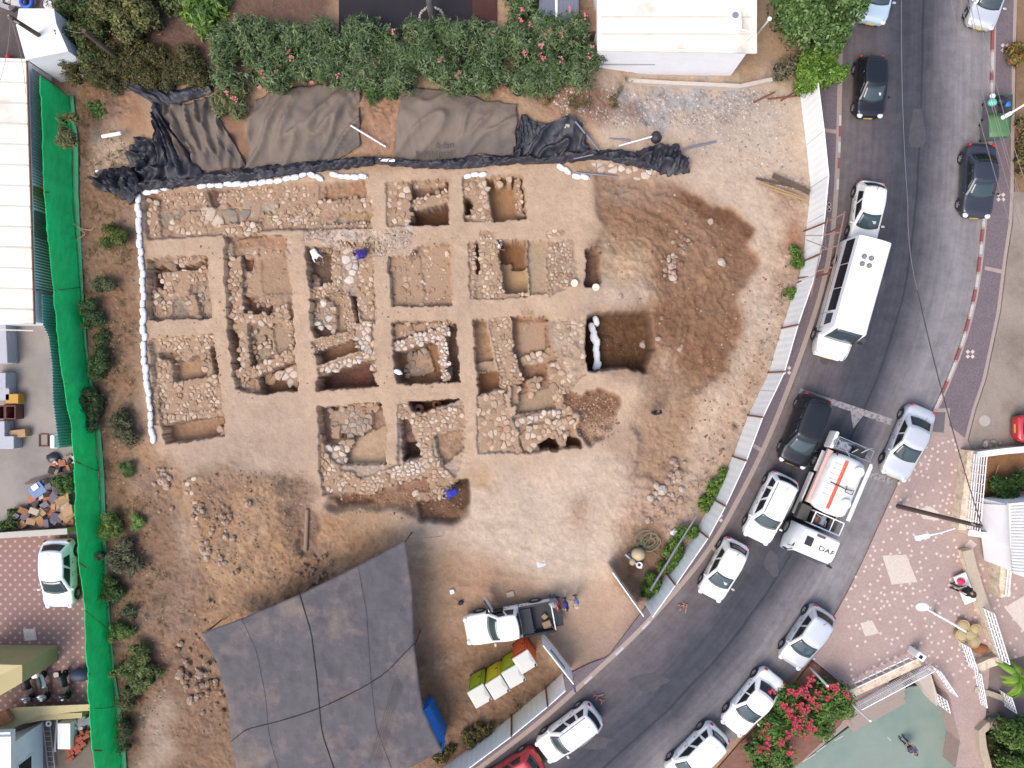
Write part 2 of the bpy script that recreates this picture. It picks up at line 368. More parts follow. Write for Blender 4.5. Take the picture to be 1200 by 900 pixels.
# row C
op([(175,397),(250,392),(262,487),(182,492)], z=-.35, col=(184,160,138), rough=1)
op([(182,412),(208,409),(210,424),(184,424)], z=-.7, col=(168,136,114)); op([(199,428),(238,414),(240,441),(200,447)], z=-.9, col=(176,142,112), rough=.3)
op([(246,405),(251,405),(254,436),(249,438)], z=-1.2, col=(120,90,72)); op([(190,498),(262,487),(264,511),(195,520)], z=-.95, col=(170,134,106), rough=.4)
op([(459,378),(530,375),(537,447),(464,450)], z=-.5, col=(170,140,122)); op([(463,413),(509,401),(518,447),(466,450)], z=-1.6, col=(168,124,86), rough=.4)
op([(460,378),(497,377),(495,390),(462,402)], z=-.6, col=(158,130,112), rough=1)
op([(523,381),(535,380),(539,447),(525,448)], z=-1.3, col=(138,112,96), rough=.5)
op([(554,374),(569,373),(580,424),(558,426)], z=-.9, col=(172,142,112), rough=.8); op([(558,426),(581,423),(582,435),(559,437)], z=-.55, col=(184,160,136))
op([(560,438),(584,434),(587,457),(560,464)], z=-1.4, col=(164,118,82), rough=.3)
op([(599,371),(640,372),(652,385),(655,455),(640,462),(605,465)], z=-.85, col=(160,124,98), rough=.7)
op([(640,375),(686,372),(686,440),(665,458),(650,455),(645,400)], z=-.12, col=(194,170,146), rough=1)
op([(605,376),(635,375),(648,385),(640,412),(610,416)], col=(156,114,86), soft=6); op([(612,430),(640,427),(640,445),(615,444)], z=-1.0, col=(164,122,94))
op([(603,464),(650,453),(659,478),(606,486)], z=-.75, col=(184,158,130), rough=.15)
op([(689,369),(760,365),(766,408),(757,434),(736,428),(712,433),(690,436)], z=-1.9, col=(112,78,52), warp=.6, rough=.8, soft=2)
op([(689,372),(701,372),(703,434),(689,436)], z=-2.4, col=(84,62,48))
# row D
op([(372,477),(446,473),(453,500),(452,550),(418,560),(400,548),(385,525),(376,522)], z=-1.0, col=(188,162,134), rough=.3)
op([(372,477),(446,473),(448,500),(420,512),(392,515),(376,522)], z=-1.1, col=(150,124,110), rough=.8)
op([(372,522),(384,522),(402,545),(460,545),(500,540),(505,560),(455,570),(430,582),(378,580)], z=-.3, col=(190,170,150), rough=1)
op([(466,473),(540,468),(545,500),(543,530),(535,560),(530,578),(500,580),(500,545),(466,545)], z=-.25, col=(192,172,154), rough=1)
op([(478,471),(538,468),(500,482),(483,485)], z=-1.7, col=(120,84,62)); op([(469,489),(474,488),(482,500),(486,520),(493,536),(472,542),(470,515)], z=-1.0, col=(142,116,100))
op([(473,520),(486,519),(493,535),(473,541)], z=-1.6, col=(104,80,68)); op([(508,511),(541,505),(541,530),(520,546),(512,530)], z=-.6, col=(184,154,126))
op([(558,464),(588,455),(596,480),(606,500),(613,531),(560,531)], z=-.2, col=(196,178,160), rough=1)
op([(600,486),(658,478),(676,492),(676,525),(640,530),(613,531)], z=-.4, col=(184,158,134), rough=.6)
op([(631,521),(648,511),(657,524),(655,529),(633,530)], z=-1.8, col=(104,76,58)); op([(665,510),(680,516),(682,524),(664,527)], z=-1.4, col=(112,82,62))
op([(658,459),(725,459),(730,475),(722,500),(705,522),(688,526),(680,505),(678,488),(660,478)], z=-.45, col=(146,106,82), warp=1.2, soft=3, rough=1)
op([(690,500),(735,490),(740,530),(690,530)], col=(190,162,138), warp=4, soft=8)
# brown diggings south of the walls
op([(385,580),(430,582),(460,572),(500,562),(545,565),(553,585),(548,605),(530,612),(470,600),(420,600),(390,600)], z=-.45, col=(158,122,96), warp=1.5, soft=4, rough=.9)
op([(465,570),(500,560),(502,580),(470,575)], col=(172,128,102)); op([(390,582),(435,584),(440,590),(395,594)], z=-.7, col=(140,98,74), soft=2); op([(488,590),(540,582),(535,610),(492,612)], z=-.8, col=(150,106,80), soft=3)
op([(520,565),(550,562),(552,590),(540,600),(525,590)], z=-.8, col=(112,84,66), soft=3)
op([(218,565),(240,560),(290,550),(330,555),(345,600),(362,660),(350,700),(300,690),(250,660),(225,620)], z=.35, col=(178,140,104), warp=3, soft=6, rough=1.0)
op([(232,570),(275,560),(275,600),(240,605)], col=(158,124,100), warp=3, soft=6, dz=-.25); op([(325,555),(368,560),(366,600),(350,640),(335,600)], col=(152,122,100), warp=3, soft=6, dz=-.15, rough=1)
op([(352,596),(372,600),(370,650),(352,645)], z=-.1, col=(152,124,104), warp=1, soft=3)
op([(345,650),(385,650),(385,690),(350,690)], col=(146,114,92), warp=4, soft=6, rough=1)
op([(212,600),(222,600),(226,650),(240,690),(228,690),(212,650)], col=(186,160,136), warp=2, soft=6)
for q in [(190,730,26),(235,790,18),(170,560,22),(150,540,18),(300,720,20),(215,700,22)]:
    a = np.linspace(0, 6.28, 9)[:-1]; op([(q[0]+q[2]*math.cos(t), q[1]+q[2]*.8*math.sin(t)) for t in a], dz=.15, col=(150,122,102), warp=4, soft=8, rough=1)
# embankment along the north edge, under tarps and hedge
bank = np.clip((196-GY)/55, 0, 1); bank = bank*bank*(3-2*bank)
bank *= np.clip((760-GX)/90, 0, 1)*np.clip((GX-105)/30, 0, 1)
mN = (GY < 200) & (GX < 760)
Z = np.where(mN, Z+bank*1.3, Z)
op([(100,60),(170,100),(150,200),(118,215),(90,200)], col=(128,92,70), warp=3, soft=8, rough=1)
op([(118,165),(150,150),(158,200),(118,210)], col=(196,172,150), warp=3, soft=8)
op([(165,118),(180,118),(190,160),(160,160)], col=(168,118,84), warp=2, soft=5)
op([(415,105),(470,105),(470,180),(425,185),(410,140)], col=(170,126,96), warp=2, soft=6, rough=1); op([(255,130),(300,130),(295,200),(275,190)], col=(140,100,76), warp=2, soft=6)
op([(545,98),(700,98),(700,150),(640,150),(610,125),(545,120)], col=(172,128,98), warp=3, soft=8, rough=1)
op([(650,98),(730,98),(740,140),(680,150)], col=(150,116,94), warp=5, soft=8, rough=1)
op([(118,-60),(400,-60),(400,40),(250,95),(120,80)], col=(112,84,72), warp=2, soft=6, rough=.5)
# tyre tracks of the digger
def arc_tracks(cx, cy, ex, r0, r1, a0, a1, per, amp, crgb):
    X = GX+WX*1.5-cx; Y = (GY+WY*1.5-cy)*ex; r = np.hypot(X, Y); a = np.degrees(np.arctan2(-Y, X))
    m = np.clip((r-r0)/10, 0, 1)*np.clip((r1-r)/10, 0, 1)*np.clip((a-a0)/12, 0, 1)*np.clip((a1-a)/12, 0, 1)
    s = np.sin(r*2*math.pi/per+fbm(GX, GY, 90, 2, 9)*2)
    global Z, COLR
    Z += amp*s*m; COLR = COLR*(1+(s*m*crgb)[..., None])
def streaks(cx, cy, r0, r1, a0, a1, k, amp, crgb, seed):
    X = GX+WX*1.2-cx; Y = GY+WY*1.2-cy; r = np.hypot(X, Y); a = np.degrees(np.arctan2(-Y, X))
    m = np.clip((r-r0)/14, 0, 1)*np.clip((r1-r)/14, 0, 1)*np.clip((a-a0)/14, 0, 1)*np.clip((a1-a)/14, 0, 1)
    s = fbm(r*k, a*1.3, 9, 4, seed, .6)
    global Z, COLR
    Z += amp*s*m; COLR = COLR*(1+(s*m*crgb)[..., None])
streaks(690, 360, 45, 190, -50, 95, 2.2, .025, .15, 61)
streaks(640, 420, 90, 230, -35, 60, 2.0, .02, .12, 62)
streaks(560, 900, 170, 420, 75, 160, 1.2, .02, .10, 63)
streaks(250, 640, 20, 140, -90, 90, 1.4, .03, .07, 64)
streaks(860, 380, 60, 190, 110, 250, 1.2, .02, .09, 65)
arc_tracks(700, 370, 1.0, 95, 175, -38, 88, 13, .022, .045)
arc_tracks(730, 330, 1.0, 40, 90, 10, 100, 9, .016, .04)
arc_tracks(560, 900, 1.0, 150, 300, 60, 150, 17, .015, .03)
# fine relief
fr = fbm(GX, GY, 5, 4, 21, .6); fr2 = fbm(GX, GY, 16, 4, 22, .6)
Z += (fr*.045+fr2*.06)*ROUGH + fr*.009
Z += np.where(fbm(GX, GY, 4.2, 2, 33) > .62, .06, 0)*np.clip(ROUGH-.3, 0, 1)
# colour variation: dusty and clayey patches, crumbs, plus micro shadows painted into the finer noise
n1 = fbm(GX, GY, 40, 5, 41, .6); n2 = fbm(GX, GY, 9, 4, 42, .6); n3 = fbm(GX, GY, 3, 2, 43)
COLR *= (1+n1*.09+n2*(.05+.12*ROUGH)+n3*(.03+.09*ROUGH))[..., None]
n4 = fbm(GX, GY, 28, 4, 44, .6)[..., None]*ROUGH[..., None]
COLR = COLR*(1+n4*np.array([.05, -.01, -.08]))
# lower the sheet under road, yards, court
def lower(poly, z):
    m = inpoly(GX, GY, np.array(poly, dtype=float)); Z[m] = z
lower([(-9000,-9000),(60,-9000),(50,60),(66,225),(84,380),(97,520),(108,690),(122,900),(150,9999),(-9000,9999)], -.08)
lower([(948,-9999),(948,60),(955,170),(962,225),(955,300),(930,385),(905,450),(872,540),(830,622),(795,675),(766,716),(745,745),(715,775),(690,792),(671,799),(610,850),(570,880),(530,910),(480,1100),(480,9999),(9999,9999),(9999,-9999)], -.08)
lower([(1010,700),(1400,560),(1400,1400),(700,1400),(930,850)], -1.9)
lower([(1400,540),(9999,540),(9999,9999),(700,9999),(700,1400),(1400,1400)], -.08)
lower([(396,-9999),(960,-9999),(960,-9000),(960,-20),(396,-20)], -.0)
def tz(px, py):
    """ground height under a pixel of the ground plane"""
    i = min(max(np.searchsorted(ys, py), 1), len(ys)-1); j = min(max(np.searchsorted(xs, px), 1), len(xs)-1)
    return float(Z[i-1:i+1, j-1:j+1].mean())
def tzw(x, y): return tz(600+x*20, 450-y*20)
# ground material
def soil_mat():
    m = mat('soil', attr=True, rough=.95, nscale=9, namt=.13, spec=.15)
    n = m.node_tree.nodes; l = m.node_tree.links; b = n['Principled BSDF']
    tc = n.new('ShaderNodeTexCoord')
    # pale crumbs of stone
    vo = n.new('ShaderNodeTexVoronoi'); vo.inputs['Scale'].default_value = 7; vo.inputs['Randomness'].default_value = 1; l.new(tc.outputs['Object'], vo.inputs['Vector'])
    ns = n.new('ShaderNodeTexNoise'); ns.inputs['Scale'].default_value = 1.3; ns.inputs['Detail'].default_value = 3; l.new(tc.outputs['Object'], ns.inputs['Vector'])
    th = n.new('ShaderNodeMapRange'); th.inputs['From Min'].default_value = .45; th.inputs['From Max'].default_value = .7; th.inputs['To Min'].default_value = 0.0; th.inputs['To Max'].default_value = .28
    l.new(ns.outputs['Fac'], th.inputs['Value'])
    lt = n.new('ShaderNodeMath'); lt.operation = 'LESS_THAN'; l.new(vo.outputs['Distance'], lt.inputs[0]); l.new(th.outputs[0], lt.inputs[1])
    sc = n.new('ShaderNodeMath'); sc.operation = 'MULTIPLY'; sc.inputs[1].default_value = .4; l.new(lt.outputs[0], sc.inputs[0])
    old = b.inputs['Base Color'].links[0].from_socket
    mx = n.new('ShaderNodeMix'); mx.data_type = 'RGBA'; l.new(sc.outputs[0], mx.inputs['Factor']); l.new(old, mx.inputs[6]); mx.inputs[7].default_value = (*C(204,180,156), 1)
    l.new(mx.outputs[2], b.inputs['Base Color'])
    t1 = n.new('ShaderNodeTexNoise'); t1.inputs['Scale'].default_value = 6; t1.inputs['Detail'].default_value = 10; t1.inputs['Roughness'].default_value = .7; l.new(tc.outputs['Object'], t1.inputs['Vector'])
    ad = n.new('ShaderNodeMath'); ad.operation = 'MULTIPLY_ADD'; ad.inputs[1].default_value = .35; l.new(lt.outputs[0], ad.inputs[0]); l.new(t1.outputs['Fac'], ad.inputs[2])
    bp = n.new('ShaderNodeBump'); bp.inputs['Strength'].default_value = .8; bp.inputs['Distance'].default_value = .06; l.new(ad.outputs[0], bp.inputs['Height']); l.new(bp.outputs[0], b.inputs['Normal'])
    return m
SOIL = soil_mat()
def build_ground():
    nx, ny = len(xs), len(ys)
    V = np.stack([(GX-600)/20, (450-GY)/20, Z], -1).reshape(-1, 3)
    i = np.arange(ny-1)[:, None]*nx+np.arange(nx-1)[None]; Q = np.stack([i, i+nx, i+nx+1, i+1], -1).reshape(-1, 4)
    o = arr_mesh('ground', V, Q, SOIL, np.clip(COLR, 0.01, .8).reshape(-1, 3), smooth=True)
    return props(o, kind='structure')

# ================================================================== STONE WALLS
STONE = mat('limestone', attr=True, rough=.9, nscale=14, namt=.16, bump=.02, bscale=18, spec=.2)
def clip_poly(poly, px, py, nx, ny):
    out = []; n = len(poly)
    for i in range(n):
        a, b = poly[i], poly[(i+1) % n]
        da = (a[0]-px)*nx+(a[1]-py)*ny; db = (b[0]-px)*nx+(b[1]-py)*ny
        if da <= 0: out.append(a)
        if (da < 0 < db) or (db < 0 < da):
            t = da/(da-db); out.append((a[0]+(b[0]-a[0])*t, a[1]+(b[1]-a[1])*t))
    return out
def add_stone(mb, poly, z0, z1, tint, r):
    if len(poly) < 3: return
    cx = sum(p[0] for p in poly)/len(poly); cy = sum(p[1] for p in poly)/len(poly)
    q = smoothpoly(poly, 1, True)
    q = [(cx+(x-cx)*(1+r.uniform(-.07, .05)), cy+(y-cy)*(1+r.uniform(-.07, .05))) for x, y in q]
    n = len(q); tx, ty = r.uniform(-.06, .06), r.uniform(-.06, .06)
    def zt(x, y, z): return z+(x-cx)*tx+(y-cy)*ty
    h = min(.055, (z1-z0)*.4); s1 = r.uniform(.74, .86)
    vs = [(x, y, z0) for x, y in q]+[(x, y, zt(x, y, z1-h)) for x, y in q]
    vs += [(cx+(x-cx)*s1, cy+(y-cy)*s1, zt(x, y, z1-.012+r.uniform(-.012, .012))) for x, y in q]+[(cx, cy, z1+r.uniform(-.005, .02))]
    fs = []
    a = sum(q[i][0]*q[(i+1)%n][1]-q[(i+1)%n][0]*q[i][1] for i in range(n))
    for k in (0, 1):
        for i in range(n):
            j = (i+1) % n; fs.append((k*n+i, k*n+j, (k+1)*n+j, (k+1)*n+i))
    for i in range(n): fs.append((2*n+i, 2*n+(i+1) % n, 3*n))
    if a < 0: fs = [f[::-1] for f in fs]
    mb.cc = tint; mb.add(vs, fs)
STC = [(208,184,160),(200,172,146),(214,192,170),(192,162,136),(206,180,152),(184,154,128),(220,200,178),(176,146,120)]
def stonefield(mb, poly_px, size, ztop, gap=.02, drop=.04, pal=None, seed=0, zv=.05, depth=.4, big=.18, bright=1.0):
    r = random.Random(seed+int(poly_px[0][0]*7+poly_px[0][1]*13)); pal = pal or STC
    P0 = [P(x, y, ztop) for x, y in poly_px]
    x0 = min(p[0] for p in P0); x1 = max(p[0] for p in P0); y0 = min(p[1] for p in P0); y1 = max(p[1] for p in P0)
    arr = np.array(P0); seeds = []
    a = size*.93; row = 0; y = y0
    while y < y1+a:
        x = x0+(a/2 if row % 2 else 0)
        while x < x1+a:
            if r.random() > big: seeds.append((x+r.uniform(-.36, .36)*a, y+r.uniform(-.36, .36)*a))
            x += a
        y += a*.87; row += 1
    if not seeds: return
    sa = np.array(seeds); ins = inpoly(sa[:, 0], sa[:, 1], P0)
    for k in np.nonzero(ins)[0]:
        if r.random() < drop: continue
        x, y = seeds[k]; R0 = size*r.uniform(.62, .82); ph = r.uniform(0, 6.28)
        cell = [(x+R0*math.cos(ph+i*math.pi/4)*r.uniform(.9, 1.1), y+R0*math.sin(ph+i*math.pi/4)*r.uniform(.9, 1.1)) for i in range(8)]
        d = sa-np.array((x, y)); dd = (d**2).sum(1)
        for j in np.nonzero((dd > 1e-9) & (dd < (2.3*size)**2))[0]:
            dx, dy = d[j]; L = math.sqrt(dd[j]); nx, ny = dx/L, dy/L
            cell = clip_poly(cell, x+dx/2-nx*gap/2, y+dy/2-ny*gap/2, nx, ny)
            if len(cell) < 3: break
        if len(cell) < 3: continue
        c = pal[r.randrange(len(pal))]; f = r.uniform(.92, 1.2)*bright
        t = tuple(v*f for v in C(*c)); z = ztop+r.uniform(-zv, zv)
        add_stone(mb, cell, z-depth, z, t, r)
def wall(label, parts, name='stone_wall', cat='stone wall', group='excavated stone walls', pal=None, **kw):
    mb = MB(); mb.cc = (1, 1, 1)
    for i, pr in enumerate(parts):
        poly, size, z = pr[0], pr[1], pr[2]; k = dict(kw); 
        if len(pr) > 3: k.update(pr[3])
        if name != 'stone_scatter': op(poly, z=z-.04, col=(190,158,130), warp=.06, rough=.4)
        stonefield(mb, poly, size, z, pal=pal or k.pop('pal', None), seed=i*17, **{a: b for a, b in k.items() if a != 'pal'})
    if not mb.v: return
    if name in ('boulder_row', 'boulder_ring', 'stone_row'):
        per = [];  fs, vs, cs = mb.f, mb.v, mb.c; i0 = 0; nf = 0
        root = {}
        for f in fs:
            b = max(f); root.setdefault(None, []).append(f)
        # stones were appended one after another: cut at every centre vertex
        start = 0; cur = []
        for f in fs:
            if min(f) >= start and cur and min(f) > max(max(g) for g in cur): per.append(cur); cur = []
            cur.append(f)
        per.append(cur)
        for g in per:
            lo, hi = min(min(f) for f in g), max(max(f) for f in g); q = MB(); q.v = vs[lo:hi+1]; q.f = [tuple(i-lo for i in f) for f in g]; q.m = [0]*len(g); q.c = cs[lo:hi+1]
            props(q.build('boulder', STONE), label, 'boulder', name.replace('_', ' ')+' '+label[:20])
        return
    o = mb.build(name, STONE); props(o, label, cat, group)
GRS = [(182,166,150),(174,158,142),(190,174,158),(166,150,136)]
BRS = [(178,150,128),(166,138,116),(188,160,138),(196,172,152)]
WHS = [(222,208,194),(214,196,180),(228,216,204)]
sm = dict(gap=.02, drop=.12, zv=.05)
wall('long rubble wall remains along the northern strip, west end', [
  ([(200,262),(216,248),(243,243),(259,262),(262,274),(200,277)], .34, -.2), ([(173,232),(183,236),(187,276),(173,279)], .30, -.2, dict(drop=.2)),
  ([(188,226),(238,223),(240,236),(195,242)], .22, -.25, sm), ([(256,224),(330,216),(326,232),(256,240)], .24, -.22, dict(drop=.15)),
  ([(256,262),(303,260),(302,272),(258,275)], .36, -.12)])
wall('flat pale paving slabs side by side in the northern strip', [([(240,244),(258,246),(259,262),(243,262)], .8, -.25, dict(big=0)), ([(260,243),(278,243),(277,261),(261,261)], .8, -.3, dict(big=0, pal=GRS)),
  ([(281,241),(304,238),(300,260),(280,262)], .6, -.34, dict(big=0, pal=GRS))], 'paving_slabs', 'paving')
wall('rubble wall along the northern strip below the white sandbags', [([(330,218),(372,215),(372,262),(345,266),(320,262)], .26, -.26, dict(drop=.3)), ([(372,233),(436,231),(438,246),(372,250)], .30, -.18, dict(drop=.1)), ([(305,250),(372,248),(375,264),(305,268)], .24, -.3, dict(drop=.3)),
  ([(375,262),(436,260),(436,267),(375,268)], .2, -.2, sm)])
wall('square block of rubble masonry just west of the brown northern pit', [([(452,214),(480,212),(481,264),(454,265)], .32, -.12, dict(drop=.14))])
wall('stone step crossing the brown northern pit', [([(482,233),(524,222),(525,235),(483,245)], .26, -.4, dict(drop=.1)), ([(482,213),(522,209),(522,215),(482,219)], .22, -.55, sm)])
wall('broad wall of rounded stones beside the orange northern pit', [([(543,211),(569,208),(573,228),(577,258),(553,259),(553,230),(543,231)], .30, -.15, dict(drop=.03)), ([(544,252),(553,253),(553,259),(545,259)], .24, -.3)])
wall('stones sticking out along the rim of the orange northern pit', [([(578,207),(587,207),(585,217),(580,216)], .42, -.3, dict(big=0)), ([(593,206),(600,206),(600,215),(594,214)], .42, -.3, dict(big=0)), ([(602,206),(611,205),(614,252),(606,250),(602,222)], .2, -.75, dict(drop=.2))])
wall('scatter of small rubble over the wide northern baulk', [([(345,270),(440,267),(482,270),(486,298),(440,300),(400,285),(350,290)], .16, -.02, dict(drop=.35, gap=.02, zv=.04))], 'stone_scatter', 'rubble', None)
wall('collapsed stone heap filling the north west square', [([(186,318),(242,313),(243,326),(221,333),(218,345),(200,350),(196,368),(184,360),(176,340),(190,338)], .28, -.35, dict(drop=.12)),
  ([(205,303),(238,299),(238,306),(206,311)], .26, -.3), ([(219,345),(227,345),(232,372),(221,372)], .34, -.32), ([(233,338),(243,334),(245,365),(236,366)], .26, -.5, dict(drop=.4, pal=GRS)),
  ([(175,340),(196,342),(196,370),(176,373)], .2, -.42, dict(drop=.25, pal=BRS))])
wall('thick north to south wall in the second column of squares', [([(268,300),(281,300),(284,375),(270,375)], .32, -.2), ([(274,375),(287,377),(293,431),(281,432)], .34, -.2, dict(drop=.02)), ([(264,282),(270,283),(271,300),(265,300)], .2, -.3)])
wall('cross wall dividing the second column of squares', [([(272,367),(314,367),(322,362),(336,355),(338,376),(310,380),(280,378)], .30, -.18)])
wall('loose wall stones along the north edge of the second column', [([(264,266),(304,263),(304,272),(265,276)], .3, -.2), ([(284,290),(300,288),(300,300),(286,302)], .3, -.35, dict(drop=.3)), ([(285,318),(303,318),(305,345),(287,345)], .3, -.45, dict(drop=.3, pal=BRS)), ([(298,345),(320,350),(322,357),(300,357)], .26, -.5, dict(pal=BRS)), ([(300,290),(330,292),(330,300),(303,302)], .2, -.4, dict(drop=.5))])
wall('diagonal wall rising north east across the second column', [([(274,433),(292,431),(318,420),(344,405),(344,422),(312,435),(296,444),(276,443)], .28, -.15)])
wall('small corner wall around the smooth square room', [([(335,374),(343,377),(344,404),(338,408)], .2, -.2, dict(drop=.02)), ([(311,384),(315,384),(322,415),(317,417)], .2, -.55)])
wall('stones lying in the narrow grey room of the second column', [([(289,383),(310,384),(316,412),(296,424)], .28, -.6, dict(drop=.45))], 'stone_scatter', 'rubble', None)
wall('rubble below the diagonal wall, second column', [([(276,444),(300,444),(303,459),(282,459)], .26, -.45, dict(drop=.1)), ([(302,438),(318,436),(316,450),(304,452)], .4, -1.0, dict(pal=BRS, drop=.2))])
wall('big pale slabs in the dark corner of the second column', [([(328,430),(345,425),(346,456),(335,450),(326,446)], .52, -.7, dict(pal=WHS, drop=.05))])
wall('rough ring of stones around the digging hole in the third column', [([(387,294),(398,294),(399,336),(386,342),(364,346),(363,336),(388,332)], .26, -.2), ([(360,290),(386,289),(386,295),(361,297)], .22, -.4), ([(362,322),(372,322),(372,334),(363,334)], .5, -.7, dict(big=0))])
wall('pale flagstones under the worker in blue', [([(404,290),(419,292),(418,318),(422,336),(408,336)], .5, -.14, dict(pal=WHS, gap=.02, big=0))], 'paving_slabs', 'paving')
wall('rubble band east of the pale flagstones', [([(420,308),(436,300),(437,376),(424,376),(418,345)], .27, -.18, dict(drop=.15)), ([(400,282),(438,284),(438,300),(402,292)], .22, -.2, dict(drop=.2))])
wall('low narrow walls framing the room with the grey stone cluster', [([(363,346),(394,334),(400,340),(366,351)], .2, -.2), ([(398,341),(408,341),(417,384),(406,389)], .17, -.2, dict(gap=.02)), ([(366,401),(413,385),(417,395),(371,412)], .17, -.16, dict(gap=.02, drop=.02))])
wall('cluster of grey cobbles in the middle of a sandy room', [([(367,353),(388,352),(392,372),(393,386),(385,386),(380,380),(367,382)], .2, -.5, dict(pal=GRS, gap=.015, drop=.02))], 'cobble_cluster', 'cobbles')
wall('pale boulder on the edge of the grey cobble cluster', [([(372,349),(380,348),(381,355),(373,356)], .42, -.38, dict(pal=WHS, big=0)), ([(386,358),(393,358),(393,366),(387,366)], .38, -.38, dict(pal=WHS, big=0)), ([(385,367),(392,367),(392,375),(386,375)], .38, -.4, dict(pal=WHS, big=0)), ([(384,380),(393,378),(393,388),(385,388)], .36, -.4, dict(pal=WHS, big=0)), ([(369,379),(375,379),(375,384),(369,384)], .36, -.4, dict(pal=WHS, big=0))], 'boulder_ring', 'boulders')
wall('wall of square blocks closing the third column on the east', [([(415,379),(432,379),(437,408),(433,412),(421,412),(416,396)], .34, -.18, dict(pal=WHS)), ([(431,400),(438,399),(440,423),(433,423)], .34, -.2)])
wall('pale two-course wall of large blocks between two deep pits', [([(370,431),(432,411),(440,409),(440,420),(404,431),(372,439)], .33, -.15, dict(pal=WHS, drop=0))])
wall('pile of blocks at the east end of the deep purple pit', [([(432,424),(440,423),(442,436),(435,438)], .34, -.6, dict(pal=WHS))])
wall('shallow square of flat tumbled stones', [([(457,303),(478,301),(480,357),(460,358)], .38, -.38, dict(drop=.3, pal=BRS)), ([(478,304),(492,300),(496,345),(494,357),(480,357)], .28, -.34, dict(drop=.5)), ([(494,288),(527,286),(528,300),(500,302)], .3, -.36, dict(drop=.4)), ([(498,302),(528,300),(529,356),(498,356)], .18, -.4, dict(drop=.7))])
wall('wide rubble wall between the shallow square and the stepped pit', [([(549,284),(556,283),(558,312),(555,350),(551,350)], .25, -.12), ([(562,283),(583,281),(591,350),(560,350),(564,320)], .27, -.1, dict(drop=.05)), ([(562,268),(582,270),(582,282),(562,282)], .2, -.04, dict(drop=.4))])
wall('small rubble spread east of the stepped pit', [([(641,286),(668,284),(674,332),(644,345)], .24, -.04, dict(drop=.22))], 'stone_scatter', 'rubble', None)
wall('short row of stones along the baulk edge north of the brown room', [([(584,344),(617,342),(617,347),(584,350)], .28, -.08), ([(612,362),(626,362),(628,372),(614,372)], .45, 0), ([(640,270),(662,268),(660,276),(640,278)], .3, .0)])
wall('double wall above the small sandy room on the west side', [([(178,396),(250,391),(250,402),(240,413),(208,420),(206,408),(182,408)], .27, -.2, dict(drop=.03))])
wall('west and east walls of the small sandy room', [([(180,417),(197,422),(197,450),(184,450)], .3, -.25, dict(drop=.12)), ([(239,412),(246,411),(247,438),(240,440)], .36, -.2, dict(big=0)), ([(184,447),(200,448),(240,441),(252,440),(254,452),(186,457)], .34, -.2)])
wall('large cobbled floor of pale stones in the west', [([(184,456),(254,450),(260,486),(230,490),(188,497)], .27, -.28, dict(drop=.01, gap=.03)), ([(188,488),(260,478),(261,487),(190,498)], .3, -.2)], 'cobbled_floor', 'cobbled floor')
wall('wall stones beside the trench on the south west corner', [([(176,452),(184,452),(186,498),(178,498)], .28, -.1), ([(256,500),(263,500),(264,511),(257,511)], .4, -.3)])
wall('slanting wall across the top of the stone floored pit', [([(459,402),(480,394),(503,387),(524,380),(527,391),(511,400),(480,408),(463,413)], .27, -.16, dict(pal=WHS, drop=.02))])
wall('upright wall dividing the stone floored pit from the narrow trench', [([(511,397),(521,394),(528,446),(519,447)], .25, -.18, dict(pal=WHS, drop=.02))])
wall('stone paving on the bottom of the deep central pit', [([(472,417),(500,409),(507,436),(492,440),(476,441)], .38, -1.35, dict(pal=GRS, gap=.03))], 'cobbled_floor', 'cobbled floor')
wall('tumbled stones north of the slanting wall', [([(461,379),(497,378),(497,388),(470,394),(461,398)], .3, -.38, dict(drop=.35, pal=BRS)), ([(500,378),(527,376),(527,380),(500,384)], .24, -.25)])
wall('wide wall running down the middle of the fifth column', [([(572,373),(597,371),(602,415),(612,440),(614,449),(588,452),(584,430)], .27, -.08, dict(drop=.02))])
wall('blocky stones at the foot of the fifth column wall', [([(586,450),(595,449),(595,460),(588,460)], .42, -.3, dict(big=0)), ([(598,452),(607,450),(608,474),(600,476)], .4, -.35)])
wall('round boulder standing in the brown eastern room', [([(608,418),(650,409),(654,424),(612,429)], .42, -.6, dict(drop=.1)), ([(616,443),(634,442),(632,456),(622,463),(617,454)], .4, -.5, dict(drop=0, big=.05)), ([(606,376),(640,376),(640,408),(612,412)], .5, -.75, dict(drop=.72, pal=BRS))], 'boulder_row', 'boulders')
wall('paved patch of rounded stones east of the brown room', [([(640,426),(662,420),(664,440),(658,455),(645,455)], .4, -.18, dict(drop=.05)), ([(660,440),(670,440),(672,456),(660,458)], .36, -.1), ([(648,456),(656,456),(659,478),(653,480)], .34, -.3)])
wall('worn cobbles fading into the pale baulk next to the deep dark pit', [([(648,380),(684,376),(684,425),(664,430),(652,410)], .3, -.08, dict(drop=.5, zv=.03))], 'stone_scatter', 'rubble', None)
wall('big pale wall of fitted stones south of the fifth column', [([(560,467),(588,457),(595,480),(604,500),(612,530),(562,528),(560,500)], .36, -.06, dict(drop=.01))])
wall('straight row of squared blocks in the south east room', [([(604,491),(640,482),(657,479),(658,488),(630,494),(606,499)], .33, -.22, dict(drop=0, pal=WHS))])
wall('flagged stone platform with a notch in the south east room', [([(614,504),(640,494),(672,488),(675,499),(662,503),(650,511),(632,520),(626,529),(614,529),(610,512)], .36, -.2, dict(drop=0)), ([(650,510),(657,507),(667,505),(664,524),(657,524)], .34, -.2), ([(660,476),(672,480),(672,488),(662,488)], .34, -.3)])
wall('cluster of grey and pale boulders in the southern square', [([(382,482),(430,476),(435,490),(432,505),(412,512),(398,508),(386,500)], .40, -.75, dict(pal=GRS, drop=.05, big=.1)), ([(384,500),(396,500),(396,515),(386,515)], .62, -.6, dict(big=0, pal=WHS)), ([(408,474),(440,472),(442,482),(412,483)], .34, -.7, dict(pal=BRS))])
